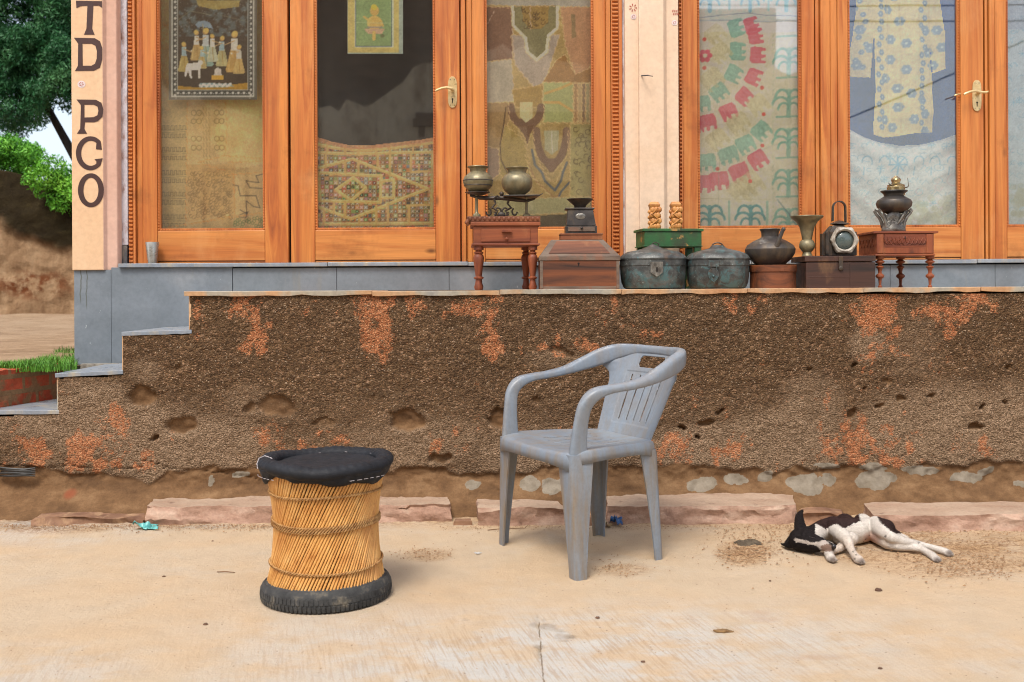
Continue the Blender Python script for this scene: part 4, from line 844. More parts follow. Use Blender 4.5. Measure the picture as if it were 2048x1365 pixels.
o = c.build('mirrorwork_hanging', YC-.005, folds(.006, 24, .004, 50, 3), kk=.34); tag(o, 'mirror work patchwork cloth with tan diamond bands sagging across the lower door glass', 'wall hanging', 'textiles hung behind the shop glass')

# 4 small green picture taped to the door glass
c = Cv(695, -30, 806, 108, (170, 186, 178), seed=7, amp=4)
c.poly([(696, -30), (798, -30), (798, 106), (696, 106)], (206, 192, 124)).poly([(709, -30), (787, -30), (787, 96), (709, 96)], (206, 216, 196)).poly([(711, -30), (785, -30), (785, 94), (711, 94)], (92, 110, 132)).poly([(712.5, -30), (783.5, -30), (783.5, 92.5), (712.5, 92.5)], (146, 172, 122))
go = (222, 190, 116)
c.disc(749, 22, 9, go, 1, 10).disc(749, 46, 15, go, 1, 14).poly([(728, 58), (770, 58), (764, 68), (736, 68)], (206, 176, 150)).line([(736, 40), (728, 34)], 4, go).line([(762, 42), (766, 52)], 4, go).line([(748, 66), (748, 78)], 7, go).disc(748, 15, 6, (240, 208, 90)).disc(765, 72, 4, (120, 130, 90)).line([(735, 55), (764, 55)], 2.5, (150, 150, 160), .8).line([(735, 100), (790, 100)], 1, (180, 160, 90), .5)
c.line([(712, 45), (784, 47)], 1.2, (190, 210, 170), .7)
o = c.build('small_picture', YD+.031, folds(.0006, 60, 0, 80, 1), M['paper'], kk=.6); tag(o, 'small green picture of a golden seated figure with a yellow border on the door glass', 'picture')

# 5 patchwork with neckline shapes
c = Cv(958, -75, 1200, 468, (160, 140, 92), seed=9, amp=16)
st = (206, 176, 130)
c.poly([(958, -75), (1200, -75), (1200, 18), (958, 10)], (156, 158, 158), .8, st)  # whitish top strip: sky mirrored in the pane, painted into the cloth
c.poly([(958, 14), (1026, 15), (1025, 118), (958, 126)], (124, 96, 78), 1, st).poly([(958, 127), (1023, 118), (1030, 204), (958, 208)], (166, 160, 146), 1, st).poly([(958, 208), (1030, 204), (1012, 260), (1000, 300), (958, 290)], (152, 128, 90), 1, st).poly([(958, 290), (1002, 300), (998, 350), (958, 375)], (140, 120, 104), 1, st)
c.poly([(1022, 70), (1120, 70), (1090, 165), (1068, 176), (1030, 130)], (158, 148, 138), 1, st)
V5 = [(1022, 12), (1118, 12), (1118, 58), (1100, 74), (1096, 106), (1073, 124), (1052, 106), (1048, 78), (1024, 52)]
c.poly(V5, (206, 200, 172)).poly([(1028, 12), (1112, 12), (1112, 55), (1094, 70), (1090, 102), (1073, 116), (1058, 102), (1054, 74), (1030, 50)], (122, 118, 86)).poly([(1044, 12), (1098, 12), (1096, 44), (1082, 58), (1060, 58), (1046, 42)], (146, 122, 70)).stitch(V5+[V5[0]], st)
for i in range(30): c.ringl(r5.uniform(1046, 1096), r5.uniform(14, 55), 3, 1.1, (86, 70, 46), .7, 0, 220)
c.poly([(1120, 14), (1200, 14), (1200, 105), (1168, 150), (1150, 150), (1130, 90)], (172, 136, 104), 1, st).poly([(1142, 30), (1150, 30), (1152, 75), (1144, 78)], (120, 110, 80), .7)
c.poly([(1112, 122), (1130, 110), (1150, 150), (1200, 128), (1200, 166), (1085, 166)], (146, 112, 66), 1, st)
c.poly([(1086, 166), (1146, 166), (1146, 246), (1086, 246)], (152, 158, 108), 1, st).line([(1090, 188), (1120, 178), (1142, 168)], 5, (190, 150, 84), .8).line([(1088, 206), (1118, 206), (1144, 222)], 5, (190, 150, 84), .8)
for k in range(5): c.poly([(1148+k*8, 168), (1155+k*8, 168), (1155+k*8, 245), (1148+k*8, 245)], [(150, 120, 84), (166, 146, 110), (126, 106, 84), (150, 146, 110), (170, 130, 96)][k], .9, st)
c.poly([(1024, 180), (1086, 170), (1084, 215), (1030, 215)], (154, 130, 76), 1, st)
c.ringl(1052, 215, 30, 15, (112, 88, 70), 1, 0, 180, 36).poly([(1022, 238), (1082, 238), (1060, 268), (1055, 290), (1048, 270)], (112, 88, 70)).poly([(1040, 205), (1066, 205), (1066, 235), (1052, 246), (1040, 235)], (196, 182, 140)).stitch([(1016, 205), (1020, 240), (1046, 270), (1055, 292), (1062, 270), (1088, 240), (1088, 205)], st)
c.poly([(1010, 250), (1048, 280), (1060, 330), (1040, 380), (1000, 350), (998, 300)], (156, 138, 82), 1, st); c.line([(1012, 215), (1006, 260), (1000, 290), (1002, 320), (1014, 345)], 2.6, (74, 60, 48), .8)
c.ringl(1103, 262, 30, 15, (116, 92, 74), 1, 0, 180, 66).poly([(1088, 262), (1118, 262), (1116, 300), (1104, 310), (1090, 300)], (160, 160, 132)).poly([(1080, 318), (1126, 318), (1106, 345), (1100, 345)], (116, 92, 74)).line([(1103, 262), (1105, 305)], 1.6, (210, 206, 180)).stitch([(1066, 260), (1070, 310), (1100, 348), (1106, 348), (1136, 310), (1136, 260)], st)
c.line([(1064, 300), (1070, 330), (1084, 345), (1090, 362), (1110, 381), (1122, 362), (1126, 345), (1134, 325)], 4.5, (92, 100, 106)).line([(1058, 330), (1072, 362), (1110, 396), (1128, 378), (1140, 364)], 2.6, (150, 120, 84)).line([(1138, 366), (1122, 384), (1118, 394)], 4, (92, 100, 106))
for P in ([(1050, 310), (1062, 350), (1100, 392)], [(1076, 325), (1100, 362), (1112, 366), (1128, 330)]): c.stitch(P, (212, 178, 130), 2, 4)
c.poly([(1140, 248), (1200, 248), (1200, 400), (1140, 400)], (150, 142, 94), 1, st)
for i in range(30): c.ringl(r5.uniform(1148, 1184), r5.uniform(255, 392), 5, 1.4, (90, 80, 52), .65, r5.uniform(0, 180), r5.uniform(200, 380))
for i in range(60): c.disc(r5.uniform(1010, 1060), r5.uniform(265, 390), 1, (110, 92, 56), .6)
c.poly([(990, 398), (1200, 394), (1200, 424), (1000, 432)], (158, 156, 118), 1, st).poly([(1060, 432), (1200, 426), (1200, 452), (1060, 456)], (84, 80, 66), .9)
for P in ([(1026, 15), (1025, 118)], [(1060, 15), (1062, 60)], [(1025, 75), (1030, 130), (1068, 176)], [(960, 60), (975, 48), (990, 20)]): c.stitch(P, (190, 170, 150))
o = c.build('patchwork_hanging', YC, folds(.004, 26, .004, 60, 5)); tag(o, 'olive and brown patchwork hanging of old dress necklines behind the glass over the balance scale', 'wall hanging', 'textiles hung behind the shop glass')

# 6 applique cloth with pink and teal blocks
c = Cv(1386, -75, 1614, 468, (204, 204, 184), seed=12, amp=9)
c.poly([(1386, -75), (1614, -75), (1614, 44), (1386, 44)], (192, 206, 220)).poly([(1386, 44), (1614, 46), (1614, 66), (1386, 66)], (206, 208, 224), .8)  # pale upper bands carry the glass reflection of the sky as cloth colour
tl, pk, kh, bl = (120, 170, 160), (206, 104, 122), (184, 180, 146), (120, 172, 202)
def palm(x, y, h, col, a=.85):
    c.line([(x, y), (x+1, y-h*.6)], h*.13, col, a)
    for q in (-1, 1):
        c.ringl(x+q*h*.2, y-h*.55, h*.2, h*.08, col, a, 180, 360, h*.26).ringl(x+q*h*.24, y-h*.36, h*.24, h*.08, col, a, 180, 360, h*.22).ringl(x+q*h*.15, y-h*.2, h*.16, h*.07, col, a, 180, 360, h*.2)
    c.disc(x, y-h*.76, h*.08, col, a)
for x0 in (1420, 1500, 1572): palm(x0, 22, 60, bl); 
for x0 in (1458, 1538): c.line([(x0, -40), (x0, 20)], 4, bl, .7)
c.line([(1386, 36), (1500, 27), (1614, 36)], 1.5, (120, 126, 146), .8).line([(1386, 41), (1500, 42), (1614, 45)], 1.5, (130, 136, 150), .8)
def ele(x, y, sz, ang, col, a=.9):
    a *= .96; sz *= 1.2
    P = [(-1, -.7), (-.7, -1), (.9, -.9), (1.05, -.4), (.95, .9), (.6, 1), (.55, .45), (.15, .4), (.1, .95), (-.25, .9), (-.3, .4), (-.55, .45), (-.62, 1), (-.95, .8)]
    cs, sn = math.cos(R(ang)), math.sin(R(ang)); Q = [(x+sz*(p*cs-q*sn)+r5.uniform(-1, 1), y+sz*(p*sn+q*cs)+r5.uniform(-1, 1)) for p, q in P]; c.poly(Q, col, a)
    for k in (-.4, .1, .55): 
        q0, q1 = (x+sz*(k*cs+.7*sn), y+sz*(k*sn-.7*cs)), (x+sz*(k*cs-.2*sn), y+sz*(k*sn+.2*cs)); c.line([q0, q1], 1.3, tuple(min(v+40, 235) for v in col), .5)
for x0, y0, an in [(1504, 52, -20), (1512, 72, -10), (1517, 111, 0), (1508, 154, 20), (1488, 194, 40), (1456, 225, 62), (1416, 246, 75), (1386, 252, 90)]: ele(x0, y0, 14, an-90, pk)
for x0, y0, an in [(1516, 320, 55), (1479, 346, 68), (1439, 362, 80), (1403, 368, 88)]: ele(x0, y0, 16, an-90, pk)
for x0, y0, an in [(1472, 58, -20), (1475, 104, 0), (1467, 150, 25), (1438, 186, 50), (1403, 208, 80)]: ele(x0, y0, 14.5, an-90, tl, .85)
for x0, y0, an in [(1524, 262, 45), (1491, 290, 60), (1457, 312, 70), (1414, 325, 82)]: ele(x0, y0, 15.5, an-90, tl, .8)
for x0, y0, s_ in [(1440, 108, 16), (1424, 160, 17), (1430, 70, 15), (1517, 210, 17), (1478, 248, 18), (1435, 280, 17), (1500, 372, 22), (1480, 380, 18)]: ele(x0, y0, s_, -40, kh, .6)
for q in range(6): c.disc(1410+math.cos(q*1.05)*9, 112+math.sin(q*1.05)*9, 5, pk)
for x0, y0 in [(1409, 79), (1409, 136), (1525, 175), (1529, 228), (1526, 291), (1436, 338), (1500, 363)]: c.disc(x0, y0, 4, (196, 96, 90) if y0 > 60 else tl)
for y0 in (150, 232, 310, 392, 470): palm(1577, y0, 64, tl, .75); c.line([(1554, y0-76), (1600, y0-77)], 4, tl, .8); 
for y0 in range(60, 460, 9): c.line([(1548+math.sin(y0)*2, y0), (1546, y0+5)], 1.4, (160, 178, 160), .7)
for x0 in (1420, 1500): palm(x0, 462, 62, (84, 144, 150), .85)
for x0 in (1458, 1535): c.line([(x0, 404), (x0, 458)], 5, tl, .7)
c.line([(1386, 397), (1545, 400)], 1.2, (170, 168, 140), .8).line([(1425, 262), (1440, 320), (1436, 430)], 1.3, (150, 156, 138), .6).line([(1556, 400), (1580, 430), (1600, 465)], 2.5, (70, 110, 130), .6)
o = c.build('applique_hanging', YC-.01, folds(.010, 22, .004, 60, 7), kk=.5); tag(o, 'cream applique cloth with pink and teal blocks in arcs and blue palms', 'wall hanging', 'textiles hung behind the shop glass')

# 7 blue sheet standing in for sky mirrored in the glass, dress, white cloth
c = Cv(1670, -80, 1940, 470, (30, 80, 165), st=3, seed=14, amp=3); o = c.build('sky_reflection_sheet', YD+.32, folds(.006, 60)); tag(o, 'plain deep blue sheet added behind the yellow dress for the mirrored sky', 'cloth')
dressP = [(1722, -78), (1868, -78), (1880, -20), (1889, 60), (1890, 140), (1868, 147), (1862, 90), (1868, 160), (1869, 265), (1830, 268), (1800, 272), (1765, 277), (1742, 272), (1748, 160), (1745, 80), (1739, 158), (1698, 152), (1702, 100), (1712, 30)]
c = Cv(1694, -78, 1892, 280, (204, 190, 124), seed=15, amp=9)
fl = (108, 132, 150)
def flower(x, y, r_, col=fl):
    for q in range(6): c.disc(x+math.cos(q*1.05)*r_*.6, y+math.sin(q*1.05)*r_*.6, r_*.42, col, .9)
    c.disc(x, y, r_*.22, (170, 190, 190), .9)
for x0, y0 in [(1777, 18), (1800, 42), (1783, 78), (1811, 88), (1783, 118), (1812, 140), (1773, 156), (1797, 176), (1822, 188), (1798, 214), (1770, 240), (1826, 240), (1788, 254), (1850, 228), (1852, 262), (1845, 200), (1858, 105), (1852, 60), (1720, 60), (1738, 98), (1715, 130), (1875, 60), (1884, 95), (1868, 130), (1792, -10), (1830, -20), (1810, -40), (1780, -50)]: flower(x0, y0, 10)
for y0 in range(-60, 270, 15):
    flower(1760+math.sin(y0*.2)*4, y0, 6.5); flower(1846+math.cos(y0*.2)*5, y0+6, 6.5)
    if y0 < 145: flower(1722+math.sin(y0*.3)*9, y0, 5.5)
for x0 in (1775, 1800, 1835, 1860): c.line([(x0, -70), (x0+4, 262)], 2.5, (186, 170, 104), .45)
c.k &= c.inside(dressP, (slice(None), slice(None)))
o = c.build('dress', YD+.13, folds(.02, 13, 0, 80, 2), kk=.52); tag(o, 'pale yellow dress printed with blue flowers hanging in the right door glass', 'dress')
def bluecloth(x0, x1, y0, y1, seed, cutf, label, Yb, base=(204, 216, 218)):
    c = Cv(x0, y0, x1, y1, base, seed=seed, amp=8); q = random.Random(seed); b = (124, 176, 200)
    for i in range(int((x1-x0)/14)):
        for j in range(int((y1-y0)/24)):
            px = x0+8+i*14+q.uniform(-4, 4); py = y0+40+j*24+q.uniform(-4, 4); r_ = q.uniform(4, 10)
            if q.random() < .62: c.ringl(px, py, r_, 1.1, b, .55, q.uniform(0, 180), q.uniform(200, 420), r_*.7)
            if q.random() < .3: c.line([(px-6, py+4), (px+2, py-5), (px+9, py+3)], 1.2, b, .6)
            if q.random() < .16:
                for k in range(8): c.line([(px, py), (px+math.cos(k*.785)*8, py+math.sin(k*.785)*8)], 1.3, b, .7)
    for i in range(14): xx = q.uniform(x0, x1); yy = q.uniform((y0+y1)/2, y1); c.ringl(xx, yy, q.uniform(5, 12), 1.2, (206, 170, 176), .5, 0, 260)
    return c
c = bluecloth(1688, 1930, 250, 468, 17, None, '', YC)
for i in range(60): c.disc(r5.uniform(1800, 1910), r5.uniform(395, 452), r5.uniform(5, 10), (176, 184, 150), .4)
for q in range(8): c.line([(1795, 330), (1795+math.cos(q*.785)*18, 330+math.sin(q*.785)*18)], 2.6, (116, 176, 206), .8)
for q_ in range(6): c.ringl(1735+q_*34, 325, 10, 2, (112, 170, 198), .8, 180, 380, 12).line([(1728+q_*34, 335), (1726+q_*34, 350)], 2.4, (112, 170, 198), .7)
tp = lambda X_: np.interp(X_, [1688, 1697, 1730, 1760, 1800, 1840, 1880, 1930], [252, 258, 274, 284, 291, 289, 280, 262])
c.cut(lambda X_, Y_: Y_ > tp(X_))
m_ = (slice(None), slice(None)); c.put(m_, ((c.Y-tp(c.X)) < 5).astype(float), (150, 160, 176), .5)
sag = lambda X_, Y_: np.sin((Y_-tp(X_))/9+abs(X_-1800)/26)*.007+(fbm(X_/18+Y_/30, Y_/14, 6)-.5)*.012
o = c.build('white_cloth', YC+.01, sag, kk=.62); tag(o, 'white cotton cloth with faint blue line prints sagging below the yellow dress', 'cloth')
c = bluecloth(2005, 2240, -75, 468, 21, None, '', YC, (186, 202, 206))
c.poly([(2005, -75), (2240, -75), (2240, 60), (2005, 60)], (150, 158, 176), .6)
for i in range(40): c.disc(r5.uniform(2015, 2060), r5.uniform(370, 430), r5.uniform(4, 9), (150, 152, 106), .4)
o = c.build('pale_blue_cloth', YC, folds(.006, 20, .003, 50, 4), kk=.9); tag(o, 'pale blue printed cloth behind the glass at the far right edge', 'wall hanging', 'textiles hung behind the shop glass')
# ------------------------------------------------------------------ things on the terrace
M['red_wood'] = woodmat('red_stained_wood', 'x', S(148, 80, 46), S(124, 62, 38), S(78, 38, 26), .5); M['red_leg'] = woodmat('red_stained_leg', 'z', S(146, 78, 46), S(120, 60, 37), S(74, 36, 25), .5)
M['brown_wood'] = woodmat('brown_wood', 'x', S(130, 74, 42), S(98, 56, 34), S(52, 33, 24), .55)
M['dark_wood'] = woodmat('dark_wood', 'x', S(74, 48, 38), S(52, 36, 30), S(30, 24, 20), .5)
M['grey_wood'] = pm('weathered_grey_wood', S(126, 108, 92), S(90, 70, 56), 9, .75, 60, .4, stretch=(.4, 2, 2), dirt=S(130, 84, 60))
M['green_paint'] = pm('worn_green_paint', S(52, 112, 54), S(38, 86, 46), 4, .5, 60, .25, stretch=(.5, 2, 2), dirt=S(60, 60, 40), spots=S(170, 130, 70))
M['dull_brass'] = pm('tarnished_brass', S(158, 146, 112), S(122, 110, 82), 14, .42, 60, .12, metal=.4, dirt=S(104, 100, 80))
M['iron'] = pm('old_iron', S(78, 68, 58), S(50, 44, 40), 16, .5, 90, .3, metal=.35, dirt=S(96, 72, 52))
M['dark_metal'] = pm('dark_metal', S(86, 80, 76), S(58, 54, 52), 8, .45, 60, .25, metal=.4, dirt=S(104, 90, 72))
def patina(name, seed):
    t = NT(name); v = t.map((1, 1, 1)); ad = t.n.new('ShaderNodeVectorMath'); ad.operation = 'ADD'; ad.inputs[1].default_value = (seed*3.1, seed, 0); t.l.new(v, ad.inputs[0]); v = ad.outputs[0]
    n = t.noise(v, 12, 8, .65, .5); c = t.ramp(n, [(.3, S(42, 42, 40)), (.5, S(76, 77, 75)), (.7, S(122, 124, 120))])
    m = t.noise(v, 20, 7, .7, .8); sz = t.n.new('ShaderNodeSeparateXYZ'); t.l.new(t.pos, sz.inputs[0]); lowm = t.ramp(t.math('SUBTRACT', sz.outputs[2], PZ), [(.0, .12), (.13, -.0)])
    c = t.mix(t.ramp(t.math('ADD', m, lowm), [(.54, 0), (.66, .8)]), c, S(84, 120, 122)); sp = t.noise(v, 90, 5, .7); c = t.mix(t.ramp(sp, [(.62, 0), (.7, .8)]), c, S(170, 184, 178))
    br = t.noise(v, 7, 6, .6); c = t.mix(t.ramp(br, [(.6, 0), (.72, .55)]), c, S(136, 100, 70))
    return t.done(c, .48, t.bump(sp, .3, .003), .35, .5)
M['patina_a'] = patina('patinated_copper', 1); M['patina_b'] = patina('patinated_copper_green', 5.3)
M['steel'] = pm('steel', S(190, 188, 180), S(160, 156, 148), 20, .28, 60, .05, metal=.6)
M['silver'] = pm('worn_silver_metal', S(160, 156, 146), S(96, 90, 84), 30, .4, 90, .5, metal=.6)
M['carved'] = pm('carved_orange_wood', S(222, 158, 84), S(180, 110, 48), 20, .55, 80, .3)
M['enamel'] = pm('chipped_white_enamel', S(206, 200, 188), S(160, 146, 128), 22, .45, 80, .2, dirt=S(90, 70, 54))
def lensm():
    t = NT('thick_lens'); t.b.inputs['Transmission Weight'].default_value = .55; t.b.inputs['IOR'].default_value = 1.5; return t.done(S(120, 136, 132), .06, None, 0, .6)
M['lens'] = lensm()
def base(px, Y, z=PZ): return (W(px, 560, Y).x, Y, z)
def leg(mb, px, Y, prof, zb=PZ, n=18):
    c = W(px, 560, Y); pr = [(hw/F*Y, W(px, py, Y).z) for hw, py in prof]; dz_ = pr[-1][1]-zb
    zt = pr[0][1]; pr = [(r_, zt+(z_-zt)*(zt-zb)/(zt-pr[-1][1])) for r_, z_ in pr]; mb.lathe(c.x, c.y, pr, n)
# red side table
t = thing('side_table', base(1008, 4.74), 'small red stained table with one drawer and turned legs carrying a balance scale', 'table', rz=R(3))
mb = MB(); mb.boxp(938, 1078, 444, 452, 4.59, 4.85); mb.build('table_top', M['red_wood'], t, bevel=.003)
mb = MB(); mb.boxp(944, 1073, 452, 488, 4.60, 4.84); mb.boxp(940, 1077, 487, 491.5, 4.595, 4.845); mb.build('frame', M['red_wood'], t, bevel=.003)
mb = MB(); mb.boxp(959, 1057, 458, 484, 4.594, 4.6); d = mb.build('drawer', M['red_wood'], t, bevel=.002)
mb = MB(); mb.boxp(1000, 1020, 460, 464.5, 4.576, 4.594); mb.build('pull', M['red_leg'], d, bevel=.0015)
mb = MB(); mb.sphere(W(1010, 478, 4.588), .0075); mb.build('knob', M['red_leg'], d)
lp = [(9, 491), (9.5, 500), (6, 501), (5, 503), (9, 506), (6.5, 509), (8.5, 511), (10, 516), (9, 526), (7, 540), (5.5, 553), (9, 555), (9, 557), (5.5, 559), (6, 566), (8.5, 574), (7, 580)]
for px, Y in [(954, 4.625), (1063, 4.625), (960, 4.815), (1054, 4.815)]:
    mb = MB(); leg(mb, px, Y, lp); mb.build('leg', M['red_leg'], t)
# balance scale
zt = W(1008, 444, 4.59).z
s = thing('balance_scale', (W(1008, 440, 4.7).x, 4.7, zt), 'antique brass balance scale on a dark carved plank standing on the red table', 'scale', rz=R(1))
mb = MB(); mb.boxp(933, 1080, 433, 443.6, 4.60, 4.80)
for i in range(15): mb.sphere(W(940+i*9.6, 438, 4.60), .008, 8, 6, sc=(1, .5, 1.1))
mb.tube([W(936, 440, 4.6), W(933, 446, 4.6), W(936, 452, 4.6)], [.01, .012, .006], 8); mb.build('base_plank', M['brown_wood'], s, bevel=.003)
for px in (953, 1053):
    mb = MB(); mb.lathep(px, 4.69, [(5, 390), (3, 393), (3, 424), (4, 427), (8, 430), (8, 434)], 14); mb.build('post', M['dull_brass'], s)
mb = MB(); mb.tube([W(940, 391, 4.69), W(960, 396, 4.69), W(980, 397, 4.69), W(1003, 396, 4.69), W(1025, 399, 4.69), W(1053, 402, 4.69), W(1070, 398, 4.69)], [.006, .010, .009, .011, .010, .009, .004], 8)
mb.sphere(W(1003, 388, 4.69), .011); mb.build('beam', M['iron'], s)
mb = MB()
for q in (-1, 1):
    mb.tube([W(1003+q*15, 398, 4.68), W(1003+q*12, 408, 4.68), W(1003+q*19, 416, 4.68), W(1003+q*8, 422, 4.68), W(1003+q*14, 432, 4.68)], [.006, .005, .007, .005, .006], 8)
    mb.tube([W(1003+q*26+math.cos(a)*5*q, 424+math.sin(a)*7, 4.68) for a in [i*.55 for i in range(9)]], .004, 6)
    mb.tube([W(1003+q*7+math.cos(a)*6*q, 424+math.sin(a)*8, 4.68) for a in [i*.6 for i in range(11)]], .004, 6)
    mb.tube([W(1003+q*3, 397, 4.68), W(1003+q*8, 392, 4.68), W(1003+q*14, 396, 4.68)], .004, 6)
mb.sphere(W(1003, 430, 4.68), .014, sc=(1.4, .6, 1)); mb.build('scrollwork', M['iron'], s)
mb = MB(); mb.lathep(955, 4.69, [(0, 391), (12, 391), (25, 386), (25, 385), (12, 388), (0, 388.5)], 30); mb.build('pan', M['dark_metal'], s)
mb = MB(); c = W(1043, 388, 4.69); z_ = c.z
P = [(W(1006, 388, 4.69).x, 4.62), (W(1078, 388, 4.69).x, 4.60), (W(1086, 388, 4.69).x, 4.70), (W(1070, 388, 4.69).x, 4.80), (W(1008, 388, 4.69).x, 4.78)]
mb.add([(a, b, W(1043, 393 if i != 2 else 386, 4.69).z) for i, (a, b) in enumerate(P)]+[(a, b, W(1043, 395.5 if i != 2 else 388, 4.69).z) for i, (a, b) in enumerate(P)], [(0, 1, 2, 3, 4), (9, 8, 7, 6, 5)]+[(i, (i+1) % 5, 5+(i+1) % 5, 5+i) for i in range(5)]); mb.build('pan', M['dark_metal'], s, bevel=.0015)
def potth(name, px, Y, prof, mat, label, cat, extra=None, group=None, n=40):
    c = W(px, prof[0][1], Y); zb = W(px, max(p for _, p in prof), Y).z
    mb = MB(); mb.lathep(px, Y, prof, n); o = thing(name, (c.x, Y, zb), label, cat, group); b = mb.build('body', mat, o); return o
o = potth('brass_pot', 956, 4.69, [(0, 345), (15, 343), (17, 338), (20.5, 336), (21.5, 334.5), (21, 333.5), (19, 335), (16, 340), (15.5, 344), (20, 348), (27, 354), (30, 361), (30, 366), (27, 374), (20, 382), (13, 385), (13, 387.5), (0, 388)], M['dull_brass'], 'round pale brass pot on the left dish of the scale', 'pot', group='brass pots on the scale')
mb = MB(); 
for hw, py in ((30.3, 362), (28.5, 372)): mb.lathep(956, 4.69, [(hw-.2, py-1), (hw+.5, py), (hw-.2, py+1)], 40)
mb.build('engraved_ring', M['dark_metal'], o)
o = potth('brass_pot', 1034, 4.69, [(0, 348), (18, 346), (19, 341), (22.5, 338), (23, 336.6), (22.5, 336), (20, 338), (18, 343), (18.5, 347), (25, 351), (30, 358), (31, 366), (30, 374), (25, 383), (18, 388), (15, 391), (15, 392.5), (0, 392.5)], M['dull_brass'], 'wider darker brass pot on the flat right plate of the scale', 'pot', group='brass pots on the scale')
# sloped lid chest, small box, coffee grinder
Yc = 4.56
t = thing('sloped_chest', base(1159, 4.7), 'brown wooden chest with a sloping hipped lid and grey worn edges', 'chest')
mb = MB(); mb.boxp(1080, 1239, 521, 581, Yc, Yc+.27); b = mb.build('body', M['brown_wood'], t, bevel=.003)
mb = MB(); a, b_ = W(1078, 521, Yc-.004), W(1241, 512, Yc-.004); zl, zh, zt_ = W(1159, 521.5, Yc).z, W(1159, 513, Yc).z, W(1159, 480, Yc+.07).z
x0, x1 = W(1078, 515, Yc-.004).x, W(1241, 515, Yc-.004).x; xi0, xi1 = W(1102, 480, Yc+.07).x, W(1207, 480, Yc+.07).x
mb.box(x0, x1, Yc-.004, Yc+.275, zl, zh); mb.frust((x0+.001, x1-.001, Yc-.003, Yc+.274, zh), (xi0, xi1, Yc+.07, Yc+.2, zt_)); mb.build('lid', M['grey_wood'], t, bevel=.002)
mb = MB(); p = lambda u_, v_: Vector((x0+(xi0-x0)*v_, Yc-.003+.073*v_, zh+(zt_-zh)*v_)).lerp(Vector((x1+(xi1-x1)*v_, Yc-.003+.073*v_, zh+(zt_-zh)*v_)), u_)+Vector((0, -.002, .001))
mb.add([p(.1, .16), p(.9, .16), p(.88, .9), p(.12, .9)], [(0, 1, 2, 3)]); mb.build('lid_panel', M['brown_wood'], t, smooth=False)
mb = MB(); mb.boxp(1080, 1086, 522, 578, Yc-.002, Yc+.01).boxp(1233, 1239, 522, 578, Yc-.002, Yc+.01).boxp(1086.5, 1232.5, 573, 581, Yc-.0015, Yc+.01); mb.build('edge_strip', M['grey_wood'], t, bevel=.001)
mb = MB(); mb.lathep(1157, Yc, [(0, 0)], 4) if 0 else mb.boxp(1156, 1158.4, 527, 533, Yc-.0012, Yc+.002); c = W(1157.2, 527.5, Yc-.001); mb.sphere(c, .005, 10, 6, sc=(1, .25, 1)); mb.build('keyhole', M['dark'], t)
zb = zt_; Yb = Yc+.085
t = thing('small_box', (W(1163, 480, Yb).x, Yb+.06, zb), 'shallow reddish wooden box lying on top of the sloped chest lid', 'box')
x0, x1 = W(1120, 473, Yb).x, W(1206, 473, Yb).x; zt2 = W(1163, 467, Yb).z
mb = MB(); mb.box(x0+.002, x1-.002, Yb, Yb+.11, zb+.0005, zt2-.008); mb.build('body', M['brown_wood'], t, bevel=.002); mb = MB(); mb.box(x0, x1, Yb-.003, Yb+.113, zt2-.0075, zt2); mb.build('lid', M['brown_wood'], t, bevel=.0015)
Yg = Yb+.01
t = thing('coffee_grinder', (W(1162, 466, Yg).x, Yg+.05, zt2), 'grey square coffee grinder with a round hopper bowl on top of the stacked boxes', 'grinder')
f = lambda a, b, y_: (W(a, y_, Yg).x, W(b, y_, Yg).x)
mb = MB(); xa_, xb_ = f(1133, 1192, 452); xc_, xd_ = f(1136, 1186, 419); mb.frust((xa_, xb_, Yg, Yg+.10, W(1162, 451.5, Yg).z), (xc_, xd_, Yg+.006, Yg+.094, W(1162, 419, Yg).z)); mb.boxp(1131, 1189, 415.5, 419, Yg+.001, Yg+.099); mb.build('body', M['dark_metal'], t, bevel=.002)
mb = MB(); x0, x1 = f(1131, 1194, 460); mb.box(x0, x1, Yg-.002, Yg+.102, zt2+.0005, W(1162, 452, Yg).z); mb.build('base', M['dark_metal'], t, bevel=.002)
mb = MB(); mb.boxp(1136, 1190, 454, 463, Yg-.006, Yg-.002); d = mb.build('drawer', M['grey_wood'], t, bevel=.001); mb = MB(); mb.sphere(W(1163.5, 456.5, Yg-.010), .006); mb.build('knob', M['iron'], d)
mb = MB(); c = W(1161, 433, Yg+.002); mb.sphere(c, .024, 24, 8, sc=(1, .12, .62)); o = mb.build('emblem_plate', M['silver'], t); rough(o, .006, .0012, 4)
mb = MB(); mb.lathep(1160, Yg+.05, [(0, 410), (8, 409), (20, 402), (25, 398.5), (26, 398.5), (26, 399.5), (21, 404), (13, 411), (11, 416), (0, 416)], 32); mb.build('hopper', M['iron'], t)
# green table and carved posts
Yt = 4.84
t = thing('green_table', (W(1290, 560, Yt).x, Yt, PZ), 'low green painted table with worn patches behind the copper boxes', 'table', rz=R(7))
mb = MB(); mb.boxp(1285, 1411, 457, 462.5, Yt-.006, Yt+.18); mb.build('table_top', M['green_paint'], t, bevel=.002)
mb = MB(); mb.boxp(1289, 1407, 462.5, 491, Yt, Yt+.172); mb.boxp(1287, 1409, 491, 493.5, Yt-.003, Yt+.174); mb.build('frame', M['green_paint'], t, bevel=.002)
for a, b, y0 in [(1290, 1303, Yt+.002), (1393, 1407, Yt+.002), (1290, 1303, Yt+.14), (1393, 1407, Yt+.14)]:
    mb = MB(); x0, x1 = W(a, 500, Yt).x, W(b, 500, Yt).x; mb.box(x0, x1, y0, y0+.03, PZ, W(1340, 493.6, Yt).z); mb.build('leg', M['green_paint'], t, bevel=.002)
zg = W(1340, 457, Yt-.006).z
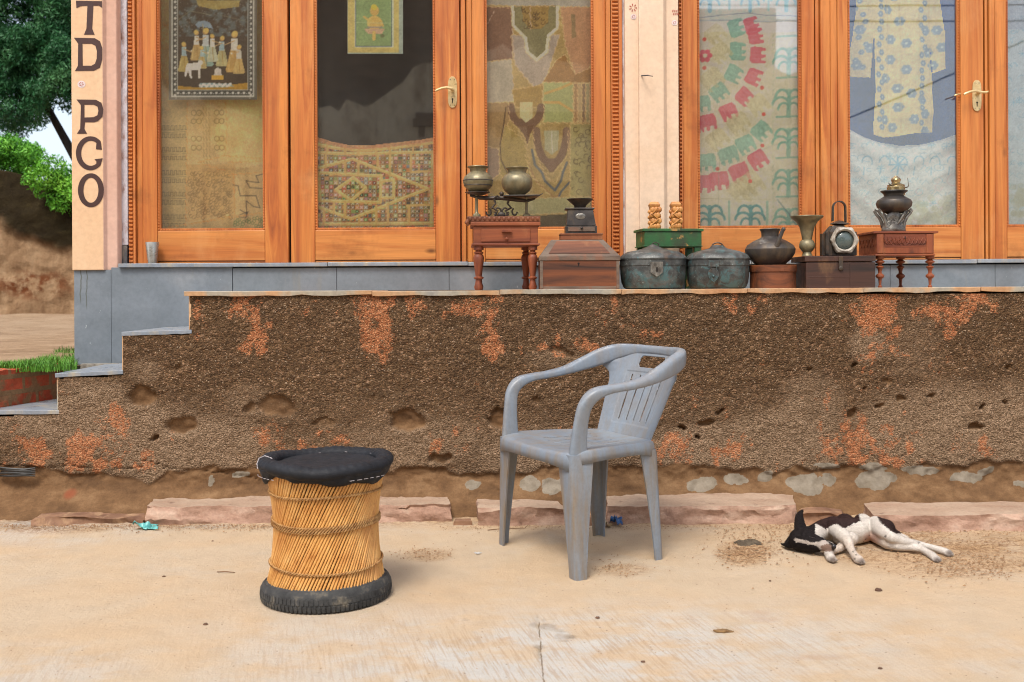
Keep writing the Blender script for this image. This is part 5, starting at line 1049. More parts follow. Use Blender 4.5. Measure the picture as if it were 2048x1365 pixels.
for px, lab in ((1308.5, 'short carved orange wood post standing nearer the beaded pillar on the green table'), (1351, 'short carved orange wood post standing nearer the window frame on the green table')):
    Y = Yt+.09; c = W(px, 456, Y); t = thing('carved_post', (c.x, Y, zg), lab, 'carved post', 'carved posts on the green table'); sc = Y/F
    mb = MB(); mb.box(c.x-9*sc, c.x+9*sc, Y-.022, Y+.022, zg, zg+44*sc)
    for k in range(4):
        for q in (-1, 0, 1):
            mb.sphere((c.x+q*6*sc+(k % 2)*3*sc, Y-.022, zg+(6+k*11)*sc), 5*sc, 10, 8, sc=(1, .6, 1.2)); 
            mb.sphere((c.x-10*sc if q < 0 else c.x+9*sc, Y-.01, zg+(4+k*11+q*2)*sc), 4*sc, 8, 6)
    mb.tube([(c.x-8*sc, Y-.026, zg+8*sc), (c.x+7*sc, Y-.03, zg+20*sc), (c.x-6*sc, Y-.03, zg+30*sc), (c.x+6*sc, Y-.026, zg+42*sc)], .004, 6)
    o = mb.build('shaft', M['carved'], t); rough(o, .012, .0016, px, sub=None)
    mb = MB(); mb.frust((c.x-9.5*sc, c.x+9.5*sc, Y-.024, Y+.024, zg+44.2*sc), (c.x-11*sc, c.x+11*sc, Y-.027, Y+.027, zg+49*sc)); mb.frust((c.x-11*sc, c.x+11*sc, Y-.027, Y+.027, zg+49.1*sc), (c.x-7*sc, c.x+7*sc, Y-.016, Y+.016, zg+55*sc)); mb.build('cap', M['carved'], t, bevel=.002)
# copper lidded boxes
def copper(px, Y, hw, mat, label, hasp, lid):
    c = W(px, 560, Y); t = thing('copper_box', (c.x, Y, PZ), label, 'lidded box', 'round copper boxes on the terrace'); s = hw/66
    zc = lambda py: W(px, py, Y).z
    mb = MB(); mb.lathe(c.x, Y, [(0, PZ+.001), (hw*.80/F*Y, PZ+.001), (hw*.88/F*Y, PZ+.006), (hw*.95/F*Y, PZ+.03), (hw*.985/F*Y, PZ+.07), (hw*.985/F*Y, zc(533)), (hw*1.0/F*Y, zc(532)), (hw*1.0/F*Y, zc(520)), (0, zc(520))], 56); b = mb.build('body', mat, t)
    mb = MB(); mb.lathe(c.x, Y, [(r_*s/F*Y, zc(py)) for r_, py in lid], 56); mb.build('lid', mat, t)
    return t, c, zc
lidA = [(67, 520.5), (67.5, 518), (66, 515), (60, 509), (50, 504), (34, 501.5), (22, 498), (12, 494), (6, 491), (2, 489), (0, 489)]
t, c, zc = copper(1306, 4.66, 66, M['patina_a'], 'grey patinated round copper box with a shield shaped hasp, beside the chest', 0, lidA)
Yh = 4.66-66/F*4.66-.003
mb = MB(); P = [(1301, 524), (1326, 524), (1326, 545), (1320, 550), (1313.5, 554), (1307, 550), (1301, 545)]; mb.prism([(W(a, b, Yh).x, W(a, b, Yh).z) for a, b in P], Yh-.004, Yh+.004); h = mb.build('hasp', M['silver'], t, bevel=.001)
mb = MB(); mb.boxp(1312.5, 1315.5, 535, 544, Yh-.0052, Yh-.003); mb.build('keyhole', M['dark'], h)
mb = MB(); c2 = W(1304, 490, 4.66); mb.tube([c2+Vector((math.cos(a)*.016+.016, 0, math.sin(a)*.010+.0)) for a in [i*.45-2.9 for i in range(14)]], .0025, 8); mb.build('ring_handle', M['iron'], t)
lidB = [(67, 520.5), (67.5, 518), (65, 514), (60, 509), (46, 503.5), (30, 500), (18, 497), (14, 493), (12, 491), (0, 490)]
t, c, zc = copper(1435.5, 4.655, 62.5, M['patina_b'], 'blue green patinated round copper box with an oval lock plate, beside the spouted pot', 0, lidB)
Yh = 4.655-62.5/F*4.655-.003
mb = MB(); mb.prism([(W(1427+11*math.cos(a), 549+13*math.sin(a), Yh).x, W(1427+11*math.cos(a), 549+13*math.sin(a), Yh).z) for a in [i*.35 for i in range(18)]], Yh-.002, Yh+.005); mb.boxp(1417, 1438, 521, 534, Yh-.005, Yh+.003); mb.tube([W(1422, 530, Yh-.005), W(1422, 560, Yh-.004), W(1427, 564, Yh-.004), W(1433, 560, Yh-.004), W(1433, 530, Yh-.005)], .0022, 6); mb.sphere(W(1427, 553, Yh-.003), .006); mb.build('hasp', M['patina_b'], t, bevel=.001)
mb = MB(); c2 = W(1435, 492, 4.655); mb.tube([c2+Vector((math.cos(a)*.024, 0, math.sin(a)*.014)) for a in [i*math.pi/12 for i in range(13)]], .003, 8); mb.build('bail_handle', M['iron'], t)
# round bentwood box and spouted pot
c = W(1545.5, 560, 4.65); Y = 4.65
t = thing('bentwood_box', (c.x, Y, PZ), 'round reddish bentwood box under the spouted pot', 'box')
r_ = 46/F*Y; mb = MB(); mb.lathe(c.x, Y, [(0, PZ), (r_*.98, PZ), (r_*.97, W(1545, 544, Y).z), (0, W(1545, 544, Y).z)], 48); mb.build('body', M['brown_wood'], t)
mb = MB(); mb.lathe(c.x, Y, [(r_*.99, W(1545, 544.5, Y).z), (r_*1.01, W(1545, 544, Y).z), (r_*1.02, W(1545, 532, Y).z), (r_*.98, W(1545, 531, Y).z), (0, W(1545, 531, Y).z)], 48); mb.boxp(1559, 1568, 532.5, 543, Y-r_*1.0-.002, Y-r_*.93); l = mb.build('lid', M['brown_wood'], t)
zp = W(1545, 531, Y).z
mb = MB(); mb.lathep(1540, Y, [(0, 462), (14, 461), (19, 459), (20, 458), (20.5, 459.5), (18, 464), (17, 468), (17, 474), (20, 477), (33, 483), (45, 491), (49.5, 499), (48, 508), (40, 520), (30, 528.5), (28, 531), (0, 531)], 48)
t = thing('spouted_pot', (W(1540, 500, Y).x, Y, zp), 'dark metal water pot with a slanting spout on the round wooden box', 'pot'); mb.build('body', M['dark_metal'], t)
mb = MB(); mb.tube([W(1552, 497, Y-.095), W(1554, 490, Y-.105), W(1560, 475, Y-.11), W(1566, 459.5, Y-.115)], [.015, .012, .009, .0085], 14); mb.sphere(W(1567, 459, Y-.115), .010, 10, 8); mb.build('spout', M['dark_metal'], t)
# dark wooden case
Yk = 4.55
t = thing('wooden_case', base(1680, 4.68), 'flat dark brown wooden case with an iron hasp under the railway lamp', 'case')
mb = MB(); mb.boxp(1612, 1751, 525, 580.5, Yk, Yk+.22); mb.build('body', M['dark_wood'], t, bevel=.003)
mb = MB(); mb.boxp(1610, 1752, 512, 523.5, Yk-.004, Yk+.226); mb.build('lid', M['dark_wood'], t, bevel=.003)
mb = MB(); mb.boxp(1678, 1686, 513, 536, Yk-.008, Yk-.004); mb.sphere(W(1682, 537, Yk-.006), .011, 12, 8, sc=(1, .4, 1)); mb.build('hasp', M['iron'], t, bevel=.001)
mb = MB(); mb.boxp(1617, 1740, 573.5, 578.5, Yk-.003, Yk+.001).boxp(1699, 1701, 528, 573, Yk-.0015, Yk+.001).boxp(1617, 1700, 553, 554.5, Yk-.0015, Yk+.001); mb.build('batten', M['dark_wood'], t, bevel=.001)
zk = W(1680, 512, Yk-.004).z
# brass spittoon vase
Y = Yk+.07
t = thing('brass_vase', (W(1614, 500, Y).x, Y, zk), 'flared brass spittoon vase standing on the left end of the dark case', 'vase')
mb = MB(); mb.lathep(1614, Y, [(0, 470), (8, 466), (11, 450), (18, 440), (30, 434), (32, 432.5), (32.5, 433.5), (30, 437), (21, 444), (15, 454), (12, 466), (10, 476), (9.5, 480), (13, 483), (15.5, 489), (15, 496), (11, 502), (8, 505), (9, 509), (11, 512), (0, 512)], 40); mb.build('body', M['dull_brass'], t)
# railway lamp
Y = Yk+.05; sc = Y/F
t = thing('railway_lamp', (W(1685, 500, Y).x, Y+.05, zk), 'old railway lamp with a chipped white hexagonal rim round its lens and an arched handle', 'lamp')
mb = MB(); mb.boxp(1661, 1714, 464, 511.5, Y+.01, Y+.13); mb.frust((W(1662, 464, Y).x, W(1713, 464, Y).x, Y+.015, Y+.125, W(1685, 464, Y).z), (W(1672, 452, Y).x, W(1692, 452, Y).x, Y+.04, Y+.10, W(1685, 450, Y).z)); mb.build('body', M['iron'], t, bevel=.003)
mb = MB(); pv = W(1661, 500, Y+.02); mb.box(pv.x-.058, pv.x-.004, Y+.0, Y+.02, zk+.002, W(1650, 468, Y).z, c=(pv.x, Y+.02), rz=R(18)); mb.box(pv.x-.045, pv.x-.03, Y-.012, Y+.0, zk+.01, W(1650, 465, Y).z, c=(pv.x, Y+.02), rz=R(18)); mb.build('side_door', M['iron'], t, bevel=.002)
mb = MB(); mb.lathep(1679, Y+.07, [(0, 441), (8, 443), (18, 447), (19, 449), (10, 451), (8, 455), (0, 455)], 6); mb.build('vent_cap', M['iron'], t, bevel=.001)
mb = MB(); P = []
for i in range(17):
    a = math.pi*i/16; P.append((1678+11.5*math.cos(a)*(1 if a < 9 else 1), 416-12*math.sin(a)))
P = [(1690, 445)]+P+[(1666, 443)]
V = []
for (a, b) in P:
    q = W(a, b, Y+.06); cx_ = W(1678, 420, Y+.06); d_ = (q-Vector((cx_.x, q.y, cx_.z if b < 420 else q.z))).normalized()
    for oy, r_ in ((-.013, 0), (.013, 0), (.013, .004), (-.013, .004)): V.append(q+Vector((0, oy, 0))+d_*r_)
n_ = len(P); mb.add(V, [(i*4+k, i*4+(k+1) % 4, i*4+4+(k+1) % 4, i*4+4+k) for i in range(n_-1) for k in range(4)]+[(0, 1, 2, 3), (n_*4-1, n_*4-2, n_*4-3, n_*4-4)]); mb.build('handle', M['dark_metal'], t)
cl = W(1688, 481, Y); hexo = lambda r0, y_: [(cl.x+r0*sc*math.cos(R(30+60*i)+R(-28)), y_, cl.z+r0*sc*math.sin(R(30+60*i)+R(-28))) for i in range(6)]
def ringpts(r0, y_, n=48, hexk=0): 
    out = []
    for i in range(n):
        a = 2*math.pi*i/n; h = math.cos(math.pi/6)/math.cos(((a+R(2)) % (math.pi/3))-math.pi/6); out.append((cl.x+r0*sc*math.cos(a)*(h if hexk else 1), y_, cl.z+r0*sc*math.sin(a)*(h if hexk else 1)))
    return out
mb = MB(); L = [ringpts(19, Y+.012), ringpts(19, Y-.012), ringpts(22, Y-.02), ringpts(28, Y-.016, hexk=1), ringpts(30, Y-.006, hexk=1), ringpts(29, Y+.012, hexk=1)]
mb.add([p_ for l_ in L for p_ in l_], [(j*48+i, j*48+(i+1) % 48, (j+1)*48+(i+1) % 48, (j+1)*48+i) for j in range(5) for i in range(48)]); o = mb.build('lens_rim', M['enamel'], t); rough(o, .02, .0016, 3)
mb = MB(); mb.sphere((cl.x, Y+.006, cl.z), 19.2*sc, 32, 16, sc=(1, .5, 1)); mb.build('lens', M['lens'], t)
# carved side table
Yr = 4.60
t = thing('carved_table', base(1810, 4.72), 'reddish brown table with carved drawer front and thin turned legs at the right end', 'table')
mb = MB(); mb.boxp(1747, 1877, 462.5, 467, Yr-.006, Yr+.25); mb.build('table_top', M['red_wood'], t, bevel=.002)
mb = MB(); mb.boxp(1753, 1868, 467, 508, Yr, Yr+.235); mb.boxp(1750, 1871, 508, 512, Yr-.004, Yr+.24); mb.build('frame', M['red_wood'], t, bevel=.003)
for a in (1754, 1853): mb = MB(); mb.boxp(a, a+14, 468, 507.5, Yr-.0035, Yr+.02); mb.build('corner_block', M['red_leg'], t, bevel=.004)
mb = MB(); mb.boxp(1770, 1851, 469, 494, Yr-.002, Yr+.002)
rr = random.Random(3)
for q in (-1, 1):
    for k in range(5):
        cx_ = 1810.5+q*(6+k*8); mb.tube([W(cx_+math.cos(a)*4.5*q, 482+math.sin(a)*5+(k % 2)*3-1, Yr-.003) for a in [i*.7 for i in range(7)]], .0022, 6); mb.tube([W(cx_-q*4, 490, Yr-.003), W(cx_, 486, Yr-.004), W(cx_+q*5, 475, Yr-.003)], [.002, .003, .001], 6)
mb.sphere(W(1810.5, 476, Yr-.001), .009, sc=(1.4, .4, .8)); c_ = mb.build('carved_panel', M['red_wood'], t)
mb = MB(); mb.boxp(1809.6, 1811.4, 473, 479, Yr-.0065, Yr-.004); mb.build('keyhole', M['dark'], t)
mb = MB(); mb.boxp(1770, 1851, 496, 507, Yr-.0025, Yr+.002); mb.build('drawer_strip', M['red_leg'], t, bevel=.001)
mb = MB()
xs_ = W(1753, 480, Yr).x-.001
for k in range(5):
    cy = Yr+.04+k*.04; mb.tube([(xs_, cy+math.cos(a)*.012, W(1753, 485, Yr).z+math.sin(a)*.018) for a in [i*.7 for i in range(8)]], .0025, 6)
mb.build('side_carving', M['red_wood'], t)
lp = [(8.5, 512), (8.5, 518), (4, 520), (9, 524), (9, 526), (4, 529), (3, 532), (8, 536), (5, 539), (3.5, 545), (3.5, 549), (8, 553), (8.5, 556), (7, 558), (3.5, 561), (3, 566), (2.4, 574), (4, 576), (4, 580)]
for px, Y in [(1760, Yr+.03), (1860, Yr+.03), (1735, Yr+.2), (1801, Yr+.2)]:
    mb = MB(); leg(mb, px, Y, lp); mb.build('leg', M['red_leg'], t)
# stand, dark pot, little brass lamp
zs = W(1800, 462.5, Yr-.006).z; Y = Yr+.09; cpx = 1787
t = thing('ornate_stand', (W(cpx, 450, Y).x, Y, zs), 'grey ornate metal stand with curled arms on the carved table', 'stand'); sc = Y/F; cx_ = W(cpx, 450, Y).x
mb = MB(); pz = lambda py: W(cpx, py, Y).z
n = 40; V = []; rows = [(24, 0), (23, .2), (18.5, .5), (18, .75), (21, 1.0)]
for r_, k in rows:
    for i in range(n):
        a = 2*math.pi*i/n; top = pz(434)+sc*9*abs(math.cos(a*2.0+.4))**.7; V.append((cx_+r_*sc*math.cos(a), Y+r_*sc*math.sin(a)*.8, zs+(top-zs)*k))
mb.add(V, [(j*n+i, j*n+(i+1) % n, (j+1)*n+(i+1) % n, (j+1)*n+i) for j in range(4) for i in range(n)])
b = mb.build('body', M['silver'], t); md = b.modifiers.new('thick', 'SOLIDIFY'); md.thickness = .003
mb = MB()
for q in (-1, 1):
    for dy in (-.02, .03):
        mb.tube([(cx_+q*sc*x_, Y+dy, pz(y_)) for x_, y_ in [(17, 456), (19, 445), (23, 436), (30, 428), (34, 422), (32, 419), (28, 422), (30, 426)]], [.009, .008, .008, .007, .006, .005, .0045, .004], 8)
mb.tube([(cx_+sc*2, Y-.035, pz(450)), (cx_+sc*8, Y-.04, pz(440)), (cx_+sc*16, Y-.035, pz(428)), (cx_+sc*20, Y-.03, pz(420))], [.005, .006, .008, .004], 8)
for k in range(9): mb.tube([(cx_+sc*(-14+(k % 3)*13+math.cos(a)*4), Y-.8*19*sc-.0, pz(440+(k//3)*7+math.sin(a)*3)) for a in [i*.8 for i in range(7)]], .0018, 5)
mb.build('curled_arm', M['silver'], t)
t = thing('dark_pot', (W(1788, 410, Y).x, Y, pz(424)), 'dark squat pot with a wide thin collar resting in the ornate stand', 'pot')
mb = MB(); mb.lathep(1788, Y, [(0, 392), (18, 391), (24, 384), (25.5, 382), (26, 383.5), (20, 388), (19, 393), (24, 396), (32, 401), (34.5, 407), (33, 414), (26, 421), (16, 427), (8, 430), (0, 430)], 44); mb.build('body', M['dark_metal'], t)
t = thing('brass_oil_lamp', (W(1792, 382, Y).x, Y, pz(390)), 'tiny shiny brass oil lamp with a domed top inside the dark pot', 'lamp')
M['shiny_brass'] = pm('shiny_brass', S(216, 200, 160), S(180, 160, 118), 25, .22, 60, .05, metal=.95)
mb = MB(); mb.lathep(1792, Y, [(0, 391), (17, 391), (17, 381), (17.5, 375), (16, 373), (17, 371), (11, 368), (8, 366), (8.5, 363), (9.5, 360), (8, 357), (4, 354.5), (3, 352.5), (0, 352)], 36); mb.build('body', M['shiny_brass'], t)
mb = MB(); mb.tube([W(1808, 376, Y), W(1814, 375, Y), W(1817, 373, Y), W(1816, 362, Y), W(1815, 356, Y)], [.003, .003, .002, .0015, .001], 6).tube([W(1780, 370, Y), W(1777, 366, Y)], .002, 6); mb.build('wire_hook', M['dark_metal'], t)
# steel tumbler on the sill
Y = 5.09; zc_ = SZ+.001
t = thing('steel_tumbler', (W(304.5, 520, Y).x, Y, zc_), 'plain steel tumbler on the sill at the foot of the leftmost window', 'tumbler')
mb = MB(); mb.lathe(W(304.5, 505, Y).x, Y, [(0, zc_+.004), (.019, zc_+.004), (.031, W(304, 486, Y).z-.001), (.0325, W(304, 485, Y).z), (.0335, W(304, 486, Y).z), (.021, zc_+.002), (.021, zc_), (0, zc_)], 36); mb.build('body', M['steel'], t)
# ------------------------------------------------------------------ sandstone blocks, rubble and litter at the wall foot
def sandst():
    t = NT('pink_sandstone'); n = t.noise(t.map((1, 1, 2.5)), 6, 8, .62, .3); c = t.ramp(n, [(.3, S(146, 110, 90)), (.5, S(184, 148, 126)), (.7, S(212, 184, 162))])
    sx = t.n.new('ShaderNodeSeparateXYZ'); t.l.new(t.n.new('ShaderNodeNewGeometry').outputs['Normal'], sx.inputs[0]); top = t.ramp(sx.outputs[2], [(.55, 0), (.85, 1)])
    dust = t.ramp(t.noise(t.map((1, 2, 1)), 5, 7, .6), [(.3, S(190, 156, 130, EH)), (.6, S(212, 184, 158, EH))]); c = t.mix(top, c, dust)
    g = t.noise(t.pos, 70, 6, .7); c = t.mix(.5, c, t.ramp(g, [(.3, .6), (.62, 1.05)]), 'MULTIPLY'); dk = t.noise(t.pos, 16, 5, .6); c = t.mix(t.ramp(dk, [(.62, 0), (.72, .5)]), c, S(96, 64, 52))
    return t.done(c, .85, t.bump(t.math('ADD', g, t.noise(t.pos, 24, 6, .65)), .6, .008), 0, .2)
M['sandstone'] = sandst()
M['rubble'] = pm('rubble_stone', S(160, 120, 90), S(118, 82, 60), 9, .9, 50, .5, bd=.006, dirt=S(176, 142, 106))
def block(fl, fr, yft, yfb, bl, br, yback, label, seed, amp=.010, drop=0, name='sandstone_block', group='sandstone blocks along the wall foot', mat='sandstone', dl=0, dr=0):
    # front left/right x, y of front top edge and front bottom; back left/right x and y of the back top edge
    Yf = G((fl+fr)/2, yfb, 0).y; zt = W(1024, yft, Yf).z; Yb = (zt-CH)/((HY-yback)/F); Yb = min(max(Yb, Yf+.05), 4.56)
    A4 = [(W(fl, yfb, Yf).x, Yf), (W(fr, yfb, Yf).x, Yf+.01), (W(br, yback, Yb).x, Yb), (W(bl, yback, Yb).x, Yb)]
    mb = MB(); c = Vector((sum(a for a, _ in A4)/4, sum(b for _, b in A4)/4, 0))
    V = [(a, b, -.02) for a, b in A4]+[(a+(.004 if i in (0, 3) else -.004), b+(.012 if i < 2 else 0), zt+(dl if i in (0, 3) else dr)) for i, (a, b) in enumerate(A4)]
    mb.add(V, [(3, 2, 1, 0), (4, 5, 6, 7), (0, 1, 5, 4), (1, 2, 6, 5), (2, 3, 7, 6), (3, 0, 4, 7)])
    o = mb.build(name, M[mat], loc=(c.x, c.y, 0), sharp=50)
    bm = bmesh.new(); bm.from_mesh(o.data); L = max(fr-fl, 40)/F*Yf
    for ax, step in ((0, .02), (1, .02), (2, .014)):
        lo = min(v.co[ax] for v in bm.verts); hi = max(v.co[ax] for v in bm.verts); k = int((hi-lo)/step)
        for i in range(1, k+1):
            co = Vector((0, 0, 0)); co[ax] = lo+(hi-lo)*i/(k+1); no = Vector((0, 0, 0)); no[ax] = 1; bmesh.ops.bisect_plane(bm, geom=bm.verts[:]+bm.edges[:]+bm.faces[:], plane_co=co, plane_no=no)
    bm.normal_update(); bmesh.ops.triangulate(bm, faces=bm.faces)
    from mathutils import noise
    for v in bm.verts:
        p = Vector(v.co)+c; q = p*6.5+Vector((seed*5.3, seed, 0)); topf = 1 if v.co.z < zt-.012 else .45
        d = Vector((noise.noise(q), noise.noise(q+Vector((9, 2, 4)))*1.3, noise.noise(q+Vector((4, 7, 1)))*.6))*amp*2.6*topf
        q2 = p*34; d += Vector((noise.noise(q2), noise.noise(q2+Vector((9, 2, 4))), noise.noise(q2+Vector((4, 7, 1)))))*amp*.9*topf
        q3 = Vector((p.x*3.2, p.z*22, seed)); d.y += noise.noise(q3)*amp*1.8*topf
        v.co += d
    bm.to_mesh(o.data); bm.free(); o.data.shade_smooth(); o.data.set_sharp_from_angle(angle=R(32))
    return tag(o, label, 'stone block', group)
block(290, 903, 1012, 1048, 316, 890, 981, 'longest pink sandstone block, lying behind the bamboo stool', 1)
block(70, 292, 1034, 1052, 84, 292, 1022, 'low brown stone slab half buried left of the turquoise scrap', 2, .012, mat='rubble')
block(-60, 52, 1026, 1036, -60, 46, 1014, 'small reddish stone at the far left end of the wall foot', 3, .006)
block(951, 1136, 1014, 1052, 955, 1118, 997, 'short sandstone block behind the front legs of the plastic chair', 4, .008, dr=-.012)
block(1212, 1596, 1016, 1050, 1204, 1590, 980, 'sandstone block between the plastic chair and the puppy', 5, .010)
block(1748, 2200, 1036, 1064, 1724, 2230, 1010, 'sandstone slab behind the hind legs of the puppy', 6, .008)
block(1600, 1690, 1034, 1052, 1604, 1680, 1020, 'brown rubble stone just behind the head of the puppy', 7, .012, group='rubble stones at the wall foot', name='rubble_stone', mat='rubble')
block(1694, 1716, 1012, 1018, 1696, 1714, 1000, 'pale grey rubble chip against the wall above the puppy', 8, .008, group='rubble stones at the wall foot', name='rubble_stone', mat='sandstone')
block(905, 945, 1044, 1053, 908, 942, 1036, 'dark low stone wedged between two sandstone blocks left of the chair', 9, .006, group='rubble stones at the wall foot', name='rubble_stone', mat='rubble')
block(1140, 1204, 1040, 1052, 1140, 1204, 1028, 'dark stone wedged between two sandstone blocks under the plastic chair', 10, .006, group='rubble stones at the wall foot', name='rubble_stone', mat='rubble')
def sheet(name, px, py, w, h, mat, label, cat, seed, z=.02, hgt=.03, sc=1):
    c = G(px, py, 0); n = 26; xs = np.linspace(-1, 1, n); X_, Y_ = np.meshgrid(xs, xs)
    r_ = 1+(fbm(X_*1.4+seed, Y_*1.4, seed)-.5)*.9; a = np.arctan2(Y_, X_); k = np.hypot(X_, Y_) < .75+.28*np.sin(a*3+seed)*.6+.1*np.sin(a*7)
    Z_ = .004+hgt*np.abs(fbm(X_*1.6+seed*3, Y_*1.6, seed+2, 3)-.38)*2.2*(1.1-np.hypot(X_, Y_)*.6)
    V = np.stack([c.x+X_*w*r_, c.y+Y_*h*r_, Z_], -1).reshape(-1, 3); Fc = grid_faces(n, n, k[:-1, :-1] & k[1:, 1:] & k[1:, :-1] & k[:-1, 1:]); V, Fc, _ = prune(V, Fc)
    o = npmesh(name, V, Fc, mat, None, tuple(c), sharp=40); md = o.modifiers.new('t', 'SOLIDIFY'); md.thickness = .001; return tag(o, label, cat)
M['teal_plastic'] = pm('turquoise_plastic', S(120, 200, 190), S(80, 160, 160), 25, .35, 60, .3); M['blue_plastic'] = pm('blue_plastic', S(40, 96, 150), S(24, 60, 110), 25, .35, 60, .3); M['cream_scrap'] = pm('cream_paper', S(226, 200, 160, EH), S(200, 170, 130, EH), 25, .7)
M['dung'] = pm('dried_dung', S(126, 110, 88, EH), S(84, 70, 54, EH), 60, .95, 200, .8, bd=.006); M['black_plastic'] = pm('black_strip', S(66, 66, 64), S(40, 38, 36), 20, .5)
M['wrapper'] = pm('pale_wrapper', S(230, 226, 220, EH), None, 30, .5); M['bark_scrap'] = pm('bark_scrap', S(170, 132, 84, EH), S(130, 96, 58, EH), 40, .9, 90, .6)
sheet('plastic_scrap', 296, 1058, .068, .055, M['teal_plastic'], 'crumpled turquoise plastic scrap lying against the long sandstone block', 'litter', 3, hgt=.05)
sheet('plastic_scrap', 1234, 1052, .034, .035, M['blue_plastic'], 'crumpled blue plastic scrap beneath the grey chair', 'litter', 5, hgt=.05)
sheet('paper_scrap', 1210, 1055, .04, .035, M['cream_scrap'], 'cream crumpled paper scrap next to the blue plastic beneath the chair', 'litter', 8, hgt=.035)
sheet('wrapper', 955, 1109, .018, .010, M['wrapper'], 'tiny pale wrapper flat on the ground near the left chair leg', 'litter', 6, hgt=.012)
def lump(name, px, py, sx, sy, sz, mat, label, cat, seed, amp=.3, grp=None):
    c = G(px, py, 0); mb = MB(); mb.sphere((c.x, c.y, sz*.25), 1, 20, 12, sc=(sx, sy, sz)); o = mb.build(name, mat, loc=(c.x, c.y, 0)); rough(o, max(sx, sy)*.45, min(sz, sx)*amp, seed); return tag(o, label, cat, grp)
lump('dung_cake', 1496, 1089, .055, .045, .010, M['dung'], 'flat dried grey dung cake on the sand left of the puppy', 'dung', 2, 1.2)
lump('bark_piece', 1447, 1264, .031, .012, .006, M['bark_scrap'], 'small curl of tan bark on the pale concrete', 'bark', 5, .9)
c = W(35, 942, YW-.03); mb = MB()
for k in range(5): mb.tube([(c.x-.09+rr.uniform(0, .03), c.y-.01+k*.004, c.z+.018-k*.010), (c.x-.03, c.y-.02, c.z+.012-k*.007+rr.uniform(-.006, .006)), (c.x+.04, c.y-.02, c.z+.008-k*.006), (c.x+.08, c.y, c.z+.012-k*.009)], [.004, .006, .006, .003], 6)
o = mb.build('plastic_strip', M['black_plastic'], loc=tuple(c)); tag(o, 'torn dark plastic strips stuck in the mud at the left end of the wall', 'litter')
M['pebble'] = pm('pebble', S(130, 92, 64, EH), S(90, 60, 44, EH), 40, .8)
for i, (px, py, r_, lab) in enumerate([(1757, 1182, .010, 'brown pebble on the sand just below the paws of the puppy'), (1195, 1237, .006, 'small dark round pebble in front of the chair near the concrete joint'), (411, 1250, .006, 'pair of flat dark grit specks left of the stool, nearest the stool'), (328, 1154, .005, 'small brown leaf scrap on the ground left of the stool'), (1024+262, 1325, .005, 'small pebble near the bottom edge of the picture, left of the two there'), (1760, 1338, .005, 'small pebble near the bottom edge towards the right'), (1540, 1163, .004, 'small pebble on the sand below the dung cake'), (425, 1103-20, .004, 'tiny pebble between the turquoise scrap and the stool')]):
    lump('pebble', px, py, r_*1.2, r_, r_*.7, M['pebble'], lab, 'pebble', i+3, .4, 'pebbles on the street')
M['twig'] = pm('twig', S(150, 110, 74, EH), None, 30, .8)
for pts, lab in (([(434, 1146), (450, 1147), (470, 1147)], 'thin straw twig on the ground left of the stool'), ([(975, 1062), (1010, 1060), (1050, 1058), (1056, 1053)], 'crooked dry twig beside the short sandstone block')):
    P = [G(a, b, 0)+Vector((0, 0, .003+.003*(i % 2))) for i, (a, b) in enumerate(pts)]; mb = MB(); mb.tube(P, [.0018, .0022, .0015, .001][:len(P)], 6); tag(mb.build('twig', M['twig'], loc=tuple(P[0])), lab, 'twig', 'dry twigs on the street')
# loose sand clods and grit: far too many to count
V = []; Fc = []
r7 = np.random.default_rng(3)
def clods(n, fx, size, seed):
    global V, Fc
    out = 0
    while out < n:
        px, py = fx(); c = G(px, py, 0)
        if c.y > 4.6 or c.y < 1: continue
        r_ = size*.55*(r7.random()**2*1.5+.35); b = len(V)
        P = [(1, 0, 0), (0, 1, 0), (-1, 0, 0), (0, -1, 0), (0, 0, .7), (0, 0, -.4)]; j = r7.uniform(.6, 1.3, (6, 3))
        V += [(c.x+p[0]*r_*j[i][0], c.y+p[1]*r_*j[i][1], .004+p[2]*r_*j[i][2]+r_*.3) for i, p in enumerate(P)]
        Fc += [(b+i, b+(i+1) % 4, b+4) for i in range(4)]+[(b+(i+1) % 4, b+i, b+5) for i in range(4)]; out += 1
M['clod'] = pm('sand_clod', S(196, 156, 114, EH), S(160, 120, 84, EH), 30, .95)
clods(2600, lambda: (1400+abs(r7.normal())*330+r7.uniform(0, 200), 1052+abs(r7.normal())*32), .0055, 1)
clods(500, lambda: (r7.normal(1490, 34), r7.normal(1108, 12)), .006, 1); clods(900, lambda: (r7.normal(1930, 60), r7.normal(1132, 16)), .006, 1)
clods(260, lambda: (r7.normal(855, 34), r7.normal(1110, 7)), .0045, 1); clods(220, lambda: (r7.normal(1235, 36), r7.normal(1140, 10)), .0045, 1)
clods(1400, lambda: (r7.uniform(0, 560), 1052+abs(r7.normal())*6), .005, 1); clods(600, lambda: (r7.uniform(880, 1460), 1054+abs(r7.normal())*6), .004, 1)
clods(420, lambda: (r7.uniform(-100, 2150), r7.uniform(1060, 1380)), .0028, 1)
o = npmesh('sand_grit', V, Fc, M['clod'], smooth=False); tag(o, 'loose sand clods and grit scattered along the wall foot and street', 'grit', kind='stuff')

